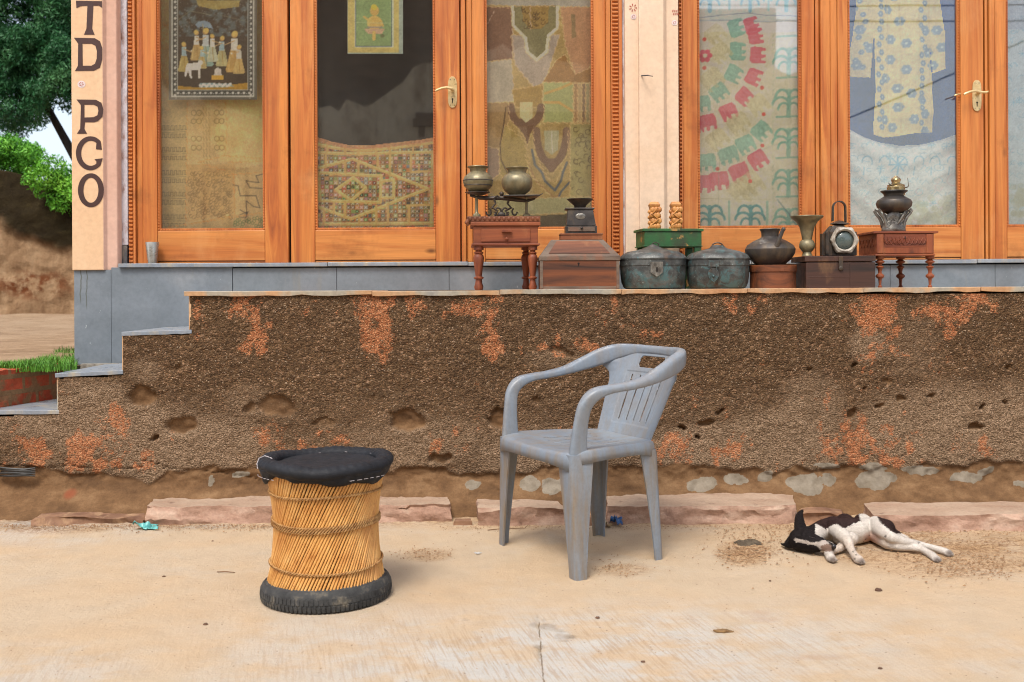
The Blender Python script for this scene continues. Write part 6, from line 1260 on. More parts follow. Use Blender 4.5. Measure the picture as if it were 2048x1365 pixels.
# ------------------------------------------------------------------ grey plastic armchair
def plastic():
    t = NT('grey_plastic'); n = t.noise(t.pos, 5, 6, .6); c = t.ramp(n, [(.35, S(124, 134, 146)), (.65, S(140, 150, 160))])
    dz_ = t.n.new('ShaderNodeSeparateXYZ'); t.l.new(t.pos, dz_.inputs[0]); d = t.noise(t.map((18, 18, 2.2)), 1.3, 7, .65)
    m = t.math('MULTIPLY', t.ramp(d, [(.40, 0), (.62, 1)]), t.ramp(dz_.outputs[2], [(.30, .9), (.50, .3)])); c = t.mix(m, c, S(140, 122, 98))
    g = t.noise(t.pos, 90, 5, .65); c = t.mix(.26, c, t.ramp(g, [(.35, .6), (.6, 1.0)]), 'MULTIPLY'); sc_ = t.noise(t.map((70, 70, 12)), 1, 4, .7); c = t.mix(t.ramp(sc_, [(.66, 0), (.72, .4)]), c, S(90, 84, 78))
    return t.done(c, t.ramp(g, [(.3, .33), (.7, .5)]), t.bump(g, .08, .001), 0, .5)
M['plastic'] = plastic()
chair = thing('plastic_armchair', (.258, 3.75, 0), 'grey moulded plastic armchair with a slotted back standing on the street', 'chair', rz=math.atan2(-.88, .475))
def lmesh(name, V, Fc, bevel=0, solid=0, sub=0, sharp=None, off=0):
    me = bpy.data.meshes.new(name); me.from_pydata([tuple(v) for v in V], [], [tuple(f) for f in Fc]); me.materials.append(M['plastic']); me.validate()
    bm = bmesh.new(); bm.from_mesh(me); bmesh.ops.remove_doubles(bm, verts=bm.verts, dist=1e-5); bmesh.ops.recalc_face_normals(bm, faces=bm.faces); bm.to_mesh(me); bm.free(); me.shade_smooth()
    if sharp: me.set_sharp_from_angle(angle=R(sharp))
    o = bpy.data.objects.new(name, me); COL.objects.link(o); o.parent = chair
    if solid: md = o.modifiers.new('s', 'SOLIDIFY'); md.thickness = solid; md.offset = off
    if bevel: md = o.modifiers.new('b', 'BEVEL'); md.width = bevel; md.segments = 2; md.limit_method = 'ANGLE'; md.angle_limit = R(50)
    if sub: md = o.modifiers.new('u', 'SUBSURF'); md.levels = sub; md.render_levels = sub
    return o
def catmull(K, n):
    K = np.array(K, float); out = []; Kp = np.vstack([K[0]*2-K[1], K, K[-1]*2-K[-2]])
    for i in range(len(K)-1):
        p0, p1, p2, p3 = Kp[i:i+4]
        for j in range(n):
            t = j/n; out.append(.5*((2*p1)+(-p0+p2)*t+(2*p0-5*p1+4*p2-p3)*t*t+(-p0+3*p1-3*p2+p3)*t**3))
    out.append(K[-1]); return np.array(out)
# keys: x, y(back), z, lateral half, thick half, lateral direction x, y
AK = [(.247, -.172, .405, .016, .036, 1, 0), (.251, -.170, .47, .015, .030, 1, 0), (.258, -.164, .54, .015, .026, 1, 0), (.266, -.152, .595, .018, .024, 1, 0), (.272, -.118, .632, .026, .021, 1, 0), (.277, -.06, .648, .028, .0155, 1, 0),
      (.280, .02, .656, .028, .015, 1, .05), (.276, .10, .670, .027, .018, 1, .15), (.264, .18, .695, .024, .027, .95, .3), (.244, .25, .720, .021, .034, .8, .6), (.212, .306, .740, .020, .032, .45, .89), (.14, .345, .752, .018, .022, .15, .99), (.07, .356, .755, .017, .017, .05, 1), (0, .359, .756, .017, .016, 0, 1)]
def armband(keys, sgn, name):
    K = catmull(keys, 7); V = []; n = 20; N = len(K)
    for i in range(N):
        T = K[min(i+1, N-1), :3]-K[max(i-1, 0), :3]; T /= np.linalg.norm(T); L = np.array([K[i, 5], K[i, 6], 0]); L -= T*L.dot(T); L /= np.linalg.norm(L); Nn = np.cross(T, L)
        if Nn[2] < 0 and K[i, 2] > .62: Nn = -Nn
        if K[i, 2] <= .62 and Nn[1] > 0: Nn = -Nn
        for k in range(n):
            a = 2*math.pi*k/n; ca, sa = math.cos(a), math.sin(a); e = .42
            x_, y_ = np.sign(ca)*abs(ca)**e*K[i, 3], np.sign(sa)*abs(sa)**e*K[i, 4]
            # crowned outer face, slight outward tilt of the top
            p = K[i, :3]+L*(x_+.004*(sa > 0)*np.sign(x_)*0)+Nn*(y_-.006*(x_/K[i, 3])**2*(sa > 0)); V.append((p[0]*sgn, p[1], p[2]))
    Fc = [(i*n+k, i*n+(k+1) % n, (i+1)*n+(k+1) % n, (i+1)*n+k) for i in range(N-1) for k in range(n)]+[tuple(range(n)), tuple((N-1)*n+k for k in range(n))]
    me = bpy.data.meshes.new('tmp'); me.from_pydata(V, [], [tuple(f) for f in Fc]); bm = bmesh.new(); bm.from_mesh(me); bmesh.ops.recalc_face_normals(bm, faces=bm.faces); bm.to_mesh(me); bm.free()
    nv_ = [tuple(v.normal) for v in me.vertices]; fl_ = [tuple(p.vertices) for p in me.polygons]; i1, i2 = 63, N-1-63
    for nm, a, b in (('armrest', 0, i1), ('back_rail', i1, i2), ('armrest', i2, N-1)):
        idx = list(range(a*n, (b+1)*n)); st = set(idx); mp = {v: q for q, v in enumerate(idx)}; ff = [tuple(mp[v] for v in f) for f in fl_ if all(v in st for v in f)]
        m2 = bpy.data.meshes.new(nm); m2.from_pydata([V[q] for q in idx], [], ff); m2.materials.append(M['plastic']); m2.shade_smooth(); m2.normals_split_custom_set_from_vertices([nv_[q] for q in idx]); o = bpy.data.objects.new(nm, m2); COL.objects.link(o); o.parent = chair
armband(AK+[(-a, b, c_, d, e, -f_, g) for a, b, c_, d, e, f_, g in AK[::-1][1:]], 1, 'band')
def backy(w, z): return .212+.44*(z-.43)-.75*w*w
# backrest sheet with slots and a grip hole
ws = np.arange(-.262, .2625, .003); zs_ = np.arange(.40, .761, .003); WS, ZS = np.meshgrid(ws, zs_)
def hw_(z): return np.where(z < .60, .172+.03*(z-.40)/.2, np.where(z < .70, .202+.058*((z-.60)/.10)**2.2, .26))
keep = np.ones((len(zs_)-1, len(ws)-1), bool); wc = (WS[:-1, :-1]+WS[1:, 1:])/2; zc2 = (ZS[:-1, :-1]+ZS[1:, 1:])/2
hx = .080; hz = .0235; rc = .018; dx_ = np.maximum(abs(wc+.0)-hx+rc, 0); dzz = np.maximum(abs(zc2-.708)-hz+rc, 0); keep &= ~(np.hypot(dx_, dzz) < rc)
for w0 in (-.095, -.057, -.019, .019, .057, .095): keep &= ~((abs(wc-w0*(1+.35*(zc2-.5))) < .0038) & (zc2 > .485) & (zc2 < .655))
edge_w = hw_(ZS); WSs = np.clip(WS/.26, -1, 1)
limit = np.interp(ZS, [.69, .722, .742, .76], [.262, .244, .212, .14]); wmax = np.minimum(edge_w, limit)
WW = WS/ .261*np.maximum(wmax, .01)
# keep the slots straight: recompute the hole masks on the warped sheet
wc = (WW[:-1, :-1]+WW[1:, 1:])/2; keep[:] = True
dx_ = np.maximum(abs(wc)-hx+rc, 0); keep &= ~(np.hypot(dx_, dzz) < rc)
for w0 in (-.09, -.045, 0, .045, .09): keep &= ~((abs(wc-w0*(1+.5*(zc2-.5))) < .0038) & (zc2 > .485) & (zc2 < .655))
pan = ((abs(WW) < .125+.05*(ZS-.5)) & (ZS > .470) & (ZS < .668)); BY = backy(WW, ZS)+pan*.0025
side = np.interp(ZS, [.66, .70, .74], [0, 1, 1]); BY = BY-side*np.clip((abs(WW)-.17)/.09, 0, 1)**1.5*.045
Vb_ = np.stack([WW.ravel(), BY.ravel(), ZS.ravel()], -1); Fb = grid_faces(len(zs_), len(ws), keep); Vb_, Fb, _ = prune(Vb_, Fb)
lmesh('backrest', Vb_.tolist(), Fb.tolist(), solid=.0045, sharp=60)
# seat
n = 121; us = np.linspace(-1, 1, n); U, Vv = np.meshgrid(us, us)
hwd = np.interp(us, [-1, -.6, 0, 1], [.258, .262, .235, .188])
def seatpt(u, v, ext=0, z=0):
    un = u*(1-.06*abs(v)**7)*1.0; vn_ = v*(1-.05*abs(u)**7)
    hwid = np.interp(v, [-1, -.6, 0, 1], [.258, .262, .235, .188])+ext
    x_ = un*hwid; yb = -.005+vn_*(.205+ext)-.012*(1-u*u)*(v < 0)*(-v)
    return x_, yb
Xs, Ys = seatpt(U, Vv); Zs = .440-.020*(1-U**2)*(1-np.clip(Vv*.9, -1, 1)**2)-.004*np.clip((Vv-.2), 0, 1)-.010*np.clip((-Vv-.7)/.3, 0, 1)**2
uc = (U[:-1, :-1]+U[1:, 1:])/2; vc = (Vv[:-1, :-1]+Vv[1:, 1:])/2; keep = np.ones_like(uc, bool)
for k in (-.55, -.33, -.11, .11, .33, .55): keep &= ~((abs(uc-k*(1+.12*vc)) < .019) & (vc > -.5+abs(k)*.2) & (vc < .62))
V = np.stack([Xs.ravel(), Ys.ravel(), Zs.ravel()], -1).tolist(); Fc = grid_faces(n, n, keep).tolist()
ring_ = [(i, 0) for i in range(n)]+[(n-1, j) for j in range(1, n)]+[(i, n-1) for i in range(n-2, -1, -1)]+[(0, j) for j in range(n-2, 0, -1)]
prev = [j*n+i for i, j in ring_]; V = list(V)
for ext, dz_ in ((.006, -.003), (.010, -.010), (.012, -.022), (.013, -.050)):
    cur = []
    for i, j in ring_:
        u_, v_ = us[i], us[j]; x_, y_ = seatpt(u_, v_, ext); mid_ = max(0, 1-abs(u_)**4) if abs(v_) > .99 else max(0, 1-abs(v_)**4)
        d_ = dz_ if dz_ > -.03 else dz_+.008*mid_-.012*(1-mid_)
        cur.append(len(V)); V.append((float(x_), float(y_), float(Zs[j, i]*.0+ Zs[j, i]+d_)))
    m_ = len(cur); Fc += [(prev[q], prev[(q+1) % m_], cur[(q+1) % m_], cur[q]) for q in range(m_)]; prev = cur
lmesh('seat', V, Fc, solid=.004, off=-1, sharp=70)
# legs: tapered angle profiles
def cleg(top, foot, sx_, sy_, wt, wf, hz_, st):
    prof = []; N = 14
    for i in range(N+1):
        t = i/N; z_ = hz_*(1-t); e = t**.8; cx_ = top[0]+(foot[0]-top[0])*e; cy_ = top[1]+(foot[1]-top[1])*e; w_ = wf+(wt-wf)*(1-t)**1.25; wa = w_*st[0]; wb = w_*st[1]; r_ = min(.016, w_*.3)
        pts = [(wa, 0), (wa*.6, 0), (r_, 0), (r_*.3, r_*.3), (0, r_), (0, wb*.6), (0, wb)]; th = .005+.0*t
        ins = [(wa, .007), (wa*.6, th), (r_+th*.4, th), (r_*.3+th*.9, r_*.3+th*.9), (th, r_+th*.4), (th, wb*.6), (.007, wb)]
        prof.append([(cx_-sx_*a, cy_-sy_*b, z_) for a, b in pts+ins[::-1]])
    V = [p for r0 in prof for p in r0]; m_ = 14
    Fc = [(i*m_+k, i*m_+(k+1) % m_, (i+1)*m_+(k+1) % m_, (i+1)*m_+k) for i in range(N) for k in range(m_)]
    Fc += [tuple(range(m_)), tuple(N*m_+k for k in range(m_))]
    return lmesh('leg', V, Fc, sharp=50)
for q in (1, -1):
    cleg((q*.267, -.212), (q*.289, -.206), q, -1, .094, .044, .425, (1, 1)); cleg((q*.199, .208), (q*.212, .222), q, 1, .080, .036, .405, (1, 1))

# ------------------------------------------------------------------ bamboo stool
SX, SY = W(653, 1180, 3.26).x, 3.262
stool = thing('bamboo_stool', (SX, SY, 0), 'hourglass bamboo reed stool with a black padded seat and a tyre base', 'stool')
def reedm():
    t = NT('bamboo_reed'); n = t.noise(t.pos, 16, 5, .6); c = t.ramp(n, [(.3, S(206, 142, 74)), (.55, S(230, 172, 98)), (.75, S(240, 194, 126))]); k = t.noise(t.pos, 60, 4, .65); c = t.mix(t.ramp(k, [(.6, 0), (.7, .55)]), c, S(150, 88, 40))
    return t.done(c, .42, t.bump(k, .15, .001), 0, .4)
M['reed'] = reedm(); M['reed_in'] = pm('shaded_inner_reed', S(104, 62, 32), S(70, 40, 22), 14, .6); M['cord'] = pm('jute_cord', S(206, 160, 100), S(160, 112, 62), 60, .85, 200, .5)  # inner reeds coloured dark for the shade behind the outer layer
def tyrem():
    t = NT('tyre_rubber'); n = t.noise(t.pos, 22, 7, .65); c = t.ramp(n, [(.35, S(48, 48, 48)), (.55, S(68, 68, 67)), (.72, S(120, 112, 98))]); return t.done(c, .75, t.bump(t.noise(t.pos, 90, 5), .25, .002), 0, .3)
M['tyre'] = tyrem(); M['black_cloth'] = pm('black_cloth', S(30, 32, 38), S(20, 21, 26), 18, .7, 240, .4, spec=.35); M['thread'] = pm('white_thread', S(210, 200, 200), None, 40, .8)
zb0, zt0, rb, rt = .040, .425, .189, .190
def reed_pt(a0, t, tw, rb_, rt_):
    p0 = Vector((rb_*math.cos(a0), rb_*math.sin(a0), zb0)); p1 = Vector((rt_*math.cos(a0+tw), rt_*math.sin(a0+tw), zt0)); return p0.lerp(p1, t)
rS = random.Random(4); mb = MB(); NR = 104
for i in range(NR):
    a0 = 2*math.pi*i/NR+rS.uniform(-.005, .005); r_ = rS.uniform(.0035, .0045); dr = rS.uniform(-.0012, .0012)
    P = [reed_pt(a0, t, R(58)+rS.uniform(-.02, .02)*0, rb+dr, rt+dr)+Vector((SX, SY, 0)) for t in (0, .2, .4, .6, .8, 1)]; mb.tube(P, [r_*rS.uniform(.92, 1.05) for _ in P], 7)
mb.build('reeds', M['reed'], stool)
mb = MB()
for i in range(84):
    a0 = 2*math.pi*i/84; P = [reed_pt(a0, t, -R(50), rb-.016, rt-.016)+Vector((SX, SY, 0)) for t in (0, .25, .5, .75, 1)]; mb.tube(P, .0052, 6)
mb.build('inner_reeds', M['reed_in'], stool)
def rad_at(z): t = (z-zb0)/(zt0-zb0); return (rb*Vector((1, 0)).lerp(Vector((math.cos(R(58)), math.sin(R(58)))), t).length)
for zc_, amp in ((.352, .6), (.258, 1.0), (.118, .6)):
    mb = MB(); r0 = rad_at(zc_)+.0075
    for ph in (0, math.pi):
        P = []; N = 760
        for i in range(N+1):
            a = 2*math.pi*i/N; w_ = math.sin(a*NR/2+ph); w2 = math.cos(a*NR/2+ph); P.append((SX+(r0+w2*.002)*math.cos(a), SY+(r0+w2*.002)*math.sin(a), zc_+w_*.0042*amp+math.sin(a*2+zc_*9)*.004))
        mb.tube(P, .0022, 5, cap=False)
    if amp == 1:
        for ph in (0, math.pi):
            mb.tube([(SX+(r0+math.cos(i*.43+ph)*.002)*math.cos(2*math.pi*i/760), SY+(r0+math.cos(i*.43+ph)*.002)*math.sin(2*math.pi*i/760), zc_-.010+math.sin(2*math.pi*i/760*NR/2+ph)*.0045+math.sin(4*math.pi*i/760+zc_*9)*.004) for i in range(761)], .0025, 5, cap=False)
    mb.build('binding_cord', M['cord'], stool)
# tyre: half casing with tread blocks, slightly warped
def warp(a): return .972+.012*math.sin(a*2+.6), .006*math.sin(a+2.6)+.006
n = 120; prof = [(.180, .046), (.184, .052), (.189, .055), (.194, .053), (.198, .051), (.201, .052), (.203, .052), (.209, .046), (.2135, .036), (.2150, .022), (.213, .010), (.208, .003), (.196, .001), (.18, .001), (.176, .012)]
V = []; 
for i in range(n*2):
    a = 2*math.pi*i/(n*2); k, dz_ = warp(a); 
    for r_, z_ in prof: V.append((SX+r_*k*math.cos(a), SY+r_*k*math.sin(a), z_+dz_*(z_/.06)*1.6))
m_ = len(prof); mb = MB(); mb.add(V, [(i*m_+j, ((i+1) % (2*n))*m_+j, ((i+1) % (2*n))*m_+(j+1) % m_, i*m_+(j+1) % m_) for i in range(2*n) for j in range(m_)])
base_t = mb.build('tyre_base', M['tyre'], stool)
mb = MB(); nb = 88
for i in range(nb):
    a0 = 2*math.pi*i/nb; k, dz_ = warp(a0)
    for row, (z0, z1, da) in enumerate(((.004, .019, 0), (.022, .037, math.pi/nb))):
        aa = a0+da; V = []
        for ai in (aa-.026, aa+.026):
            for (r_, z_) in ((.2125, z0), (.2125, z1)):
                rr0 = r_-(abs(z_-.022)/.022)**2*.0045; 
                for e in (0, .0045): V.append((SX+(rr0+e)*k*math.cos(ai), SY+(rr0+e)*k*math.sin(ai), z_+dz_*(z_/.06)*1.6))
        mb.add(V, [(0, 1, 3, 2), (4, 6, 7, 5), (0, 4, 5, 1), (2, 3, 7, 6), (1, 5, 7, 3), (0, 2, 6, 4)])
mb.build('tread_blocks', M['tyre'], base_t, bevel=.0008)
# padded rim, sunk seat, ragged hem
def rimz(a): return .436+.0035*math.sin(a*2+1)+.0025*math.sin(a*5)
V = []; na, nb2 = 220, 26
for i in range(na):
    a = 2*math.pi*i/na
    for j in range(nb2):
        b = 2*math.pi*j/nb2; rr0 = .0275+.0016*math.sin(a*46+3*math.sin(b))*max(0, math.sin(b+.2))+.001*math.sin(a*13); R0 = .190+.002*math.sin(a*3)
        V.append((SX+(R0+rr0*1.05*math.cos(b))*math.cos(a), SY+(R0+rr0*1.05*math.cos(b))*math.sin(a), rimz(a)+rr0*.80*math.sin(b)))
mb = MB(); mb.add(V, [(i*nb2+j, ((i+1) % na)*nb2+j, ((i+1) % na)*nb2+(j+1) % nb2, i*nb2+(j+1) % nb2) for i in range(na) for j in range(nb2)]); mb.build('seat_rim', M['black_cloth'], stool)
V = []; nr = 14
for i in range(na):
    a = 2*math.pi*i/na
    for j in range(nr+1):
        r_ = .18*j/nr; V.append((SX+r_*math.cos(a), SY+r_*math.sin(a), .437+.004*math.sin(r_*40+a)*(r_/.18)+.005*(fbm(np.array([r_*math.cos(a)*22]), np.array([r_*math.sin(a)*22]), 4)[0]-.5)-.003*(1-(r_/.18)**2)))
mb = MB(); mb.add(V, [(i*(nr+1)+j, ((i+1) % na)*(nr+1)+j, ((i+1) % na)*(nr+1)+j+1, i*(nr+1)+j+1) for i in range(na) for j in range(nr)]); mb.build('seat_cloth', M['black_cloth'], stool)
V = []; 
for i in range(na):
    a = 2*math.pi*i/na; hem = .018+.010*math.sin(a*2.0+2.6)+.004*math.sin(a*9)+.0015*math.sin(a*23+1)+.02*max(0, math.cos(a-R(200)))**20
    for j in range(6):
        t = j/5; r_ = .2150-.016*t+.003*math.sin(a*24+j)*t+(-.004 if j == 5 else 0); V.append((SX+r_*math.cos(a), SY+r_*math.sin(a), rimz(a)-.008-(hem+.012)*t))
mb = MB(); mb.add(V, [(i*6+j, ((i+1) % na)*6+j, ((i+1) % na)*6+j+1, i*6+j+1) for i in range(na) for j in range(5)]); o = mb.build('cloth_hem', M['black_cloth'], stool); md = o.modifiers.new('s', 'SOLIDIFY'); md.thickness = .002
def arcst(a0, a1, r_, z_, nseg, wob=.004, dash=True):
    for k in range(nseg):
        b0 = R(a0+(a1-a0)*k/nseg); b1 = R(a0+(a1-a0)*(k+(.6 if dash else 1))/nseg); mb.tube([(SX+(r_+wob*math.sin(k*1.7))*math.cos(b), SY+(r_+wob*math.sin(k*1.7))*math.sin(b), z_+rimz(b)-.436) for b in (b0, (b0+b1)/2, b1)], .0008, 5)
mb = MB(); arcst(195, 235, .2165, .405, 7, .001); arcst(300, 340, .2165, .409, 6, .0015); arcst(60, 84, .165, .4435, 5); arcst(95, 115, .165, .4435, 5); arcst(20, 45, .168, .445, 5); mb.tube([(SX+r_*math.cos(R(a)), SY+r_*math.sin(R(a)), z_) for r_, a, z_ in [(.217, 196, .425), (.219, 193, .44), (.213, 190, .455), (.195, 190, .4625), (.175, 196, .457), (.16, 200, .442)]], .0016, 6); mb.build('stitching', M['thread'], stool)

# ------------------------------------------------------------------ sleeping puppy
def PG(px, py, z): return G(px, py, z)
segs = []   # chains of (px, py, z, r)
segs.append([(1628, 1070, .055, .036), (1648, 1060, .055, .040), (1668, 1059, .056, .050), (1690, 1060, .055, .052), (1714, 1062, .052, .049), (1738, 1059, .050, .045), (1760, 1058, .048, .043), (1772, 1057, .044, .035)])   # neck to rump
segs.append([(1600, 1080, .044, .043), (1612, 1081, .046, .044), (1626, 1086, .044, .036), (1640, 1090, .040, .026), (1654, 1093, .038, .021), (1661, 1094, .038, .017)])  # head and muzzle
segs.append([(1622, 1072, .05, .036), (1606, 1074, .048, .040)])
segs.append([(1600, 1062, .070, .022), (1599, 1048, .084, .020), (1598, 1037, .094, .016), (1600, 1028, .100, .010), (1605, 1021, .104, .004)])   # raised ear
segs.append([(1605, 1060, .070, .018), (1603, 1046, .080, .012), (1603, 1036, .090, .007)])
segs.append([(1590, 1085, .035, .020), (1578, 1090, .022, .014), (1568, 1090, .014, .006), (1562, 1088, .011, .003)])   # flat ear
segs.append([(1584, 1080, .030, .018), (1574, 1086, .020, .009)])
segs.append([(1668, 1056, .075, .030), (1682, 1068, .070, .027), (1695, 1082, .050, .019), (1700, 1095, .034, .0145), (1706, 1107, .022, .0125), (1712, 1115, .016, .0150), (1718, 1121, .013, .0165)])    # upper foreleg
segs.append([(1680, 1075, .040, .028), (1688, 1088, .028, .018), (1678, 1098, .020, .0135), (1664, 1102, .018, .0135), (1656, 1108, .016, .0135), (1661, 1116, .014, .0165)])  # lower foreleg, bent
segs.append([(1752, 1052, .070, .037), (1768, 1064, .068, .030), (1784, 1075, .058, .022), (1806, 1083, .044, .0165), (1832, 1087, .034, .0120), (1850, 1092, .026, .0115), (1872, 1098, .018, .0120), (1888, 1103, .014, .0135), (1896, 1105, .012, .011)])  # upper hind leg
segs.append([(1755, 1070, .040, .034), (1775, 1086, .030, .024), (1795, 1092, .026, .0185), (1820, 1095, .022, .0135), (1842, 1098, .020, .0125), (1856, 1106, .016, .0125), (1866, 1113, .013, .0140), (1871, 1118, .011, .012)])
segs.append([(1778, 1062, .030, .020), (1792, 1066, .020, .012), (1804, 1072, .012, .008), (1815, 1076, .009, .005)])    # tail behind the thigh
# toes
for (a, b, z_) in ((1718, 1121, .013), (1662, 1117, .013), (1894, 1105, .012), (1870, 1117, .012)):
    for k in range(3): segs.append([(a-3+k*4, b+1+abs(k-1)*-1.2, z_, .0085), (a-1+k*5.0, b+5.5-abs(k-1)*1.5, z_-.003, .0068)])
mb = MB()
for ch in segs:
    for (a, b) in zip(ch[:-1], ch[1:]):
        A_, B_ = PG(*a[:3]), PG(*b[:3]); L = (B_-A_).length; k = max(int(L/(min(a[3], b[3])*.3)), 2)
        for i in range(k+1):
            t = i/k; mb.sphere(A_.lerp(B_, t), a[3]+(b[3]-a[3])*t, 14, 9)
for a in ((1702, 1078, .045, .026), (1690, 1048, .055, .040), (1725, 1047, .05, .038)): mb.sphere(PG(*a[:3]), a[3], 16, 10)
tmp = mb.build('tmp_dog', [], None, (0, 0, 0)); 
for v in tmp.data.vertices: v.co.z = max(v.co.z, .001)
md = tmp.modifiers.new('r', 'REMESH'); md.mode = 'VOXEL'; md.voxel_size = .0030; md2 = tmp.modifiers.new('s', 'SMOOTH'); md2.iterations = 5; md2.factor = .5
dg = bpy.context.evaluated_depsgraph_get(); dme = bpy.data.meshes.new_from_object(tmp.evaluated_get(dg)); bpy.data.objects.remove(tmp)
dv = np.empty(len(dme.vertices)*3); dme.vertices.foreach_get('co', dv); dv = dv.reshape(-1, 3)
ppx, ppy = proj(dv); cn = np.array([[236, 226, 214.]])*np.ones((len(dv), 1)); wob = (fbm(ppx/4, ppy/4, 3)-.5)*8
def dpoly(P, c_, soft=1.5):
    global cn
    r_ = np.zeros(len(dv), bool); Xx, Yy = ppx+wob, ppy+wob*.6
    for i in range(len(P)):
        (x1, y1), (x2, y2) = P[i], P[(i+1) % len(P)]
        if y1 != y2: r_ ^= ((y1 > Yy) != (y2 > Yy)) & (Xx < (x2-x1)*(Yy-y1)/(y2-y1)+x1)
    cn[r_] = c_
brn, blk = (58, 38, 35), (32, 25, 25)
dpoly([(1622, 1030), (1716, 1022), (1722, 1044), (1706, 1047), (1694, 1054), (1685, 1057), (1672, 1047), (1664, 1052), (1650, 1058), (1636, 1050), (1622, 1044)], brn)
dpoly([(1748, 1020), (1800, 1030), (1812, 1066), (1792, 1068), (1780, 1062), (1768, 1052), (1756, 1040)], brn)
hd = (ppx < 1630) | ((ppx < 1668) & (ppy > 1058+(ppx-1610)*.52)); hd &= ~((ppy > 1102) & (ppx > 1641)) & ~((ppx > 1640) & (ppy < 1062+(ppx-1610)*.35))
cn[hd] = blk
dpoly([(1590, 1076), (1598, 1078), (1625, 1085), (1636, 1084), (1650, 1080), (1662, 1092), (1650, 1101), (1640, 1100), (1634, 1092), (1600, 1086), (1588, 1084)], (206, 192, 180))
dpoly([(1640, 1092), (1652, 1088), (1662, 1090), (1664, 1102), (1652, 1104), (1642, 1100)], (150, 122, 106))
pinkm = np.clip(1-((ppx-1742)/22)**2-((ppy-1078)/16)**2, 0, 1)+.5*np.clip(1-((ppx-1650+50)/20)**2-((ppy-1070)/18)**2, 0, 1)*0
cn = cn*(1-pinkm[:, None]*.6)+np.array([210, 150, 126.])*pinkm[:, None]*.6
belly = np.clip((ppy-1066)/22, 0, 1)*((ppx > 1665) & (ppx < 1775)); cn[:, 2] -= belly*12; cn[:, 1] -= belly*7
for a, b, r_ in ((1739, 1071, 3), (1731, 1079, 2.4), (1727, 1084, 2), (1771, 1073, 4), (1837, 1086, 4), (1706, 1104, 3), (1712, 1110, 3), (1640+70, 1118, 3)):
    m_ = (np.hypot(ppx-a, ppy-b) < r_*.62) & ~hd; cn[m_] = cn[m_]*.62
for a, b in ((1722, 1124), (1665, 1120), (1899, 1107), (1874, 1121)):
    m_ = np.clip(1.3-np.hypot((ppx-a)/9, (ppy-b)/7), 0, 1); cn = cn*(1-m_[:, None]*.75)+np.array([96, 82, 74.])*m_[:, None]*.75
cn += ((fbm(ppx/2.2, ppy/2.2, 9, 2)-.5)*22)[:, None]
dloc = G(1700, 1075, 0); ca_ = dme.color_attributes.new('Col', 'FLOAT_COLOR', 'POINT'); cl_ = np.hstack([lin(np.clip(cn, 8, 245))/1.45, np.ones((len(dv), 1))]).astype(np.float32); ca_.data.foreach_set('color', cl_.ravel())
dme.vertices.foreach_set('co', (dv-np.array(dloc)).ravel()); M['fur'] = vcm('puppy_fur', .75, 420, .6, .0025, .2); dme.materials.clear(); dme.materials.append(M['fur']); dme.shade_smooth(); dme.update()
pup = thing('puppy', tuple(dloc), 'brown and white puppy asleep on its side on the sand with its legs stretched out', 'dog')
b = bpy.data.objects.new('body', dme); COL.objects.link(b); b.parent = pup
fr = np.random.default_rng(8); dn = np.empty(len(dv)*3); dme.vertices.foreach_get('normal', dn); dn = dn.reshape(-1, 3); pick = fr.integers(0, len(dv), 42000); pick = pick[dn[pick, 2] > -.5]
flow = np.array([1., -.25, -.1])+fr.normal(size=(len(pick), 3))*.35; flow -= dn[pick]*(flow*dn[pick]).sum(1)[:, None]; flow /= np.linalg.norm(flow, axis=1)[:, None]
p0 = (dv-np.array(dloc))[pick]-dn[pick]*.0005; wdir = np.cross(flow, dn[pick])*.0006; tipp = p0+flow*fr.uniform(.005, .010, len(pick))[:, None]+dn[pick]*.0024; nn = len(pick)
hv_ = np.concatenate([p0-wdir, p0+wdir, tipp])+np.array(dloc); hc = cl_[pick][:, :3]*fr.uniform(.72, 1.12, nn)[:, None]; ii = np.arange(nn)
npmesh('fur', hv_, np.stack([ii, ii+nn, ii+2*nn], -1), M['fur'], pup, tuple(dloc), {'Col': np.clip(np.concatenate([hc, hc, hc]), 0, .9)}, smooth=False)
M['nose'] = pm('wet_nose', S(40, 34, 36), None, 30, .3, 200, .4)
mb = MB(); mb.sphere(PG(1663, 1092, .041)+Vector((.004, -.012, 0)), .0105, 14, 10, sc=(.9, .9, 1.0)); mb.build('nose', M['nose'], pup)
mb = MB(); 
for P in ([(1618, 1073, .086), (1623, 1075, .084), (1628, 1075, .080)],): mb.tube([PG(*p_)+Vector((0, -.004, 0)) for p_ in P], [.0008, .0016, .0008], 5)
mb.build('closed_eye', M['nose'], pup)
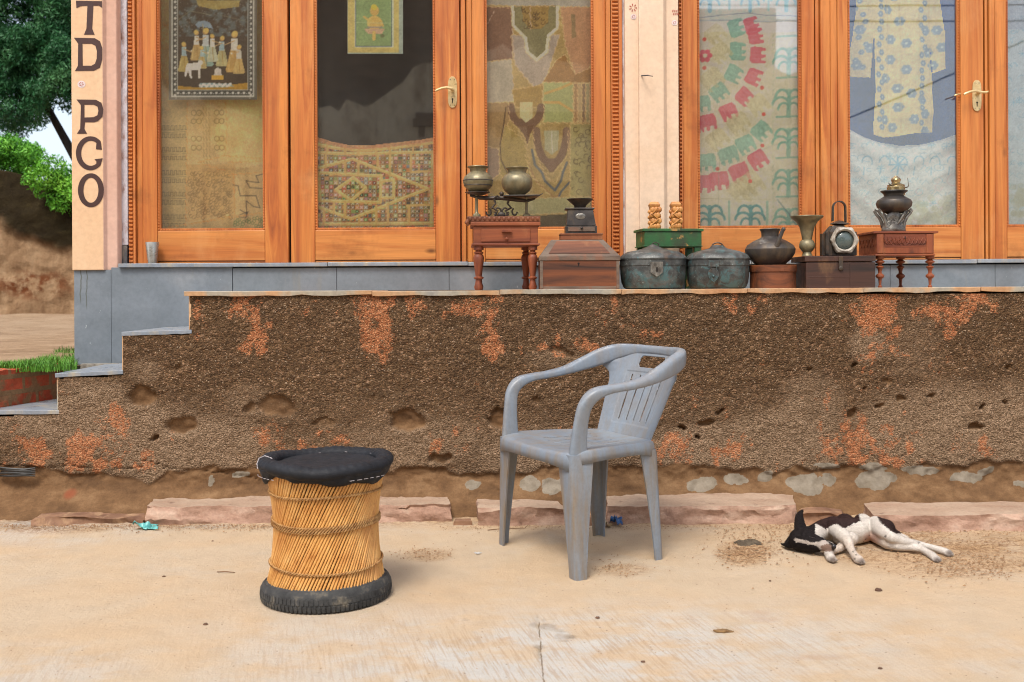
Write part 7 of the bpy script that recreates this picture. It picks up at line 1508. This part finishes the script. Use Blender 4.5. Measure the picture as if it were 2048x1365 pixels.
# ------------------------------------------------------------------ across the street (seen only mirrored in the shop glass)
M['old_plaster'] = pm('old_plaster', S(250, 236, 205), S(236, 218, 186), 1.4, .9, 20, .3, dirt=S(160, 140, 112))
M['dark_brick'] = pm('weathered_brick', S(150, 124, 100), S(120, 98, 78), 2, .9, 20, .4, stretch=(1, 1, 3))
hv = thing('ruined_house', (-4, -9, 0), 'old plastered house with a broken top edge across the street, mirrored in the glass', 'building')
mb = MB(); YB = -9.0
topl = [(-14, 0), (5.6, 0), (5.6, 5.2), (4.2, 5.3), (1.1, 5.4), (.2, 5.7), (-1.4, 5.5), (-1.9, 5.3), (-2.3, 4.9), (-2.7, 4.6), (-4.0, 4.55), (-5, 4.4), (-7, 5), (-9, 4.7), (-14, 5)]
P = topl[:2]
for (xa1, za1), (xb1, zb1) in zip(topl[2:-1], topl[3:]):
    k_ = max(int(abs(xb1-xa1)/.16), 1); P += [(xa1+(xb1-xa1)*i/k_, za1+(zb1-za1)*i/k_+(random.Random(i*7+int(xa1*31)).uniform(-.13, .13) if i else 0)) for i in range(k_)]
P.append(topl[-1]); mb.prism(P, YB-.4, YB); mb.build('wall', M['old_plaster'], hv)
mb = MB(); mb.box(-1.9, 5.4, YB+.002, YB+.12, 4.15, 4.3).box(-1.85, 5.35, YB+.002, YB+.08, 4.3, 4.42)
for i in range(24): mb.box(-1.8+i*.3, -1.68+i*.3, YB+.002, YB+.07, 3.95, 4.145)
mb.build('cornice', M['dark_brick'], hv)
for x0 in (-3.3, -2.1, -.9, .4): mb = MB(); mb.box(x0, x0+.75, YB+.002, YB+.03, 1.9, 3.1); mb.build('niche_panel', M['dark_brick'], hv)
mb = MB(); mb.box(-14, 2.4, YB-1.4, YB-1, 0, 7.6).box(2.41, 5.4, YB-1.4, YB-1, 0, 6.7); mb.build('rear_wall', M['dark_brick'], hv)
M['blue_paint'] = pm('blue_window_paint', S(90, 100, 150), None, 8, .7)
for x0 in (-3.6, -2.4, -6):
    mb = MB(); 
    for a, b, c_, d in ((x0, x0+.9, 3.3, 3.38), (x0, x0+.06, 1.6, 3.3), (x0+.84, x0+.9, 1.6, 3.3)): mb.box(a, b, YB-.01, YB+.03, c_, d)
    mb.build('window_surround', M['blue_paint'], hv)
M['wire'] = pm('black_wire', S(30, 30, 32), None, 8, .6)
labs = ['sloping black power cable crossing the mirrored view over the yellow dress', 'lower of two level power cables mirrored near the top of the right door', 'upper of two level power cables mirrored near the top of the right door']
for qi, (a, b, sag_) in enumerate([((2.0, -5, 2.55), (9.5, -5, 5.6), .25), ((0.5, -6, 5.5), (12, -6, 5.45), .12), ((0.5, -6.1, 5.75), (12, -6, 5.7), .1)]):
    mb = MB(); mb.tube([Vector(a).lerp(Vector(b), i/24)-Vector((0, 0, sag_*4*(i/24)*(1-i/24))) for i in range(25)], .014, 6); o = mb.build('power_cable', M['wire'], loc=a)
    tag(o, labs[qi], 'cable', 'power cables over the street')
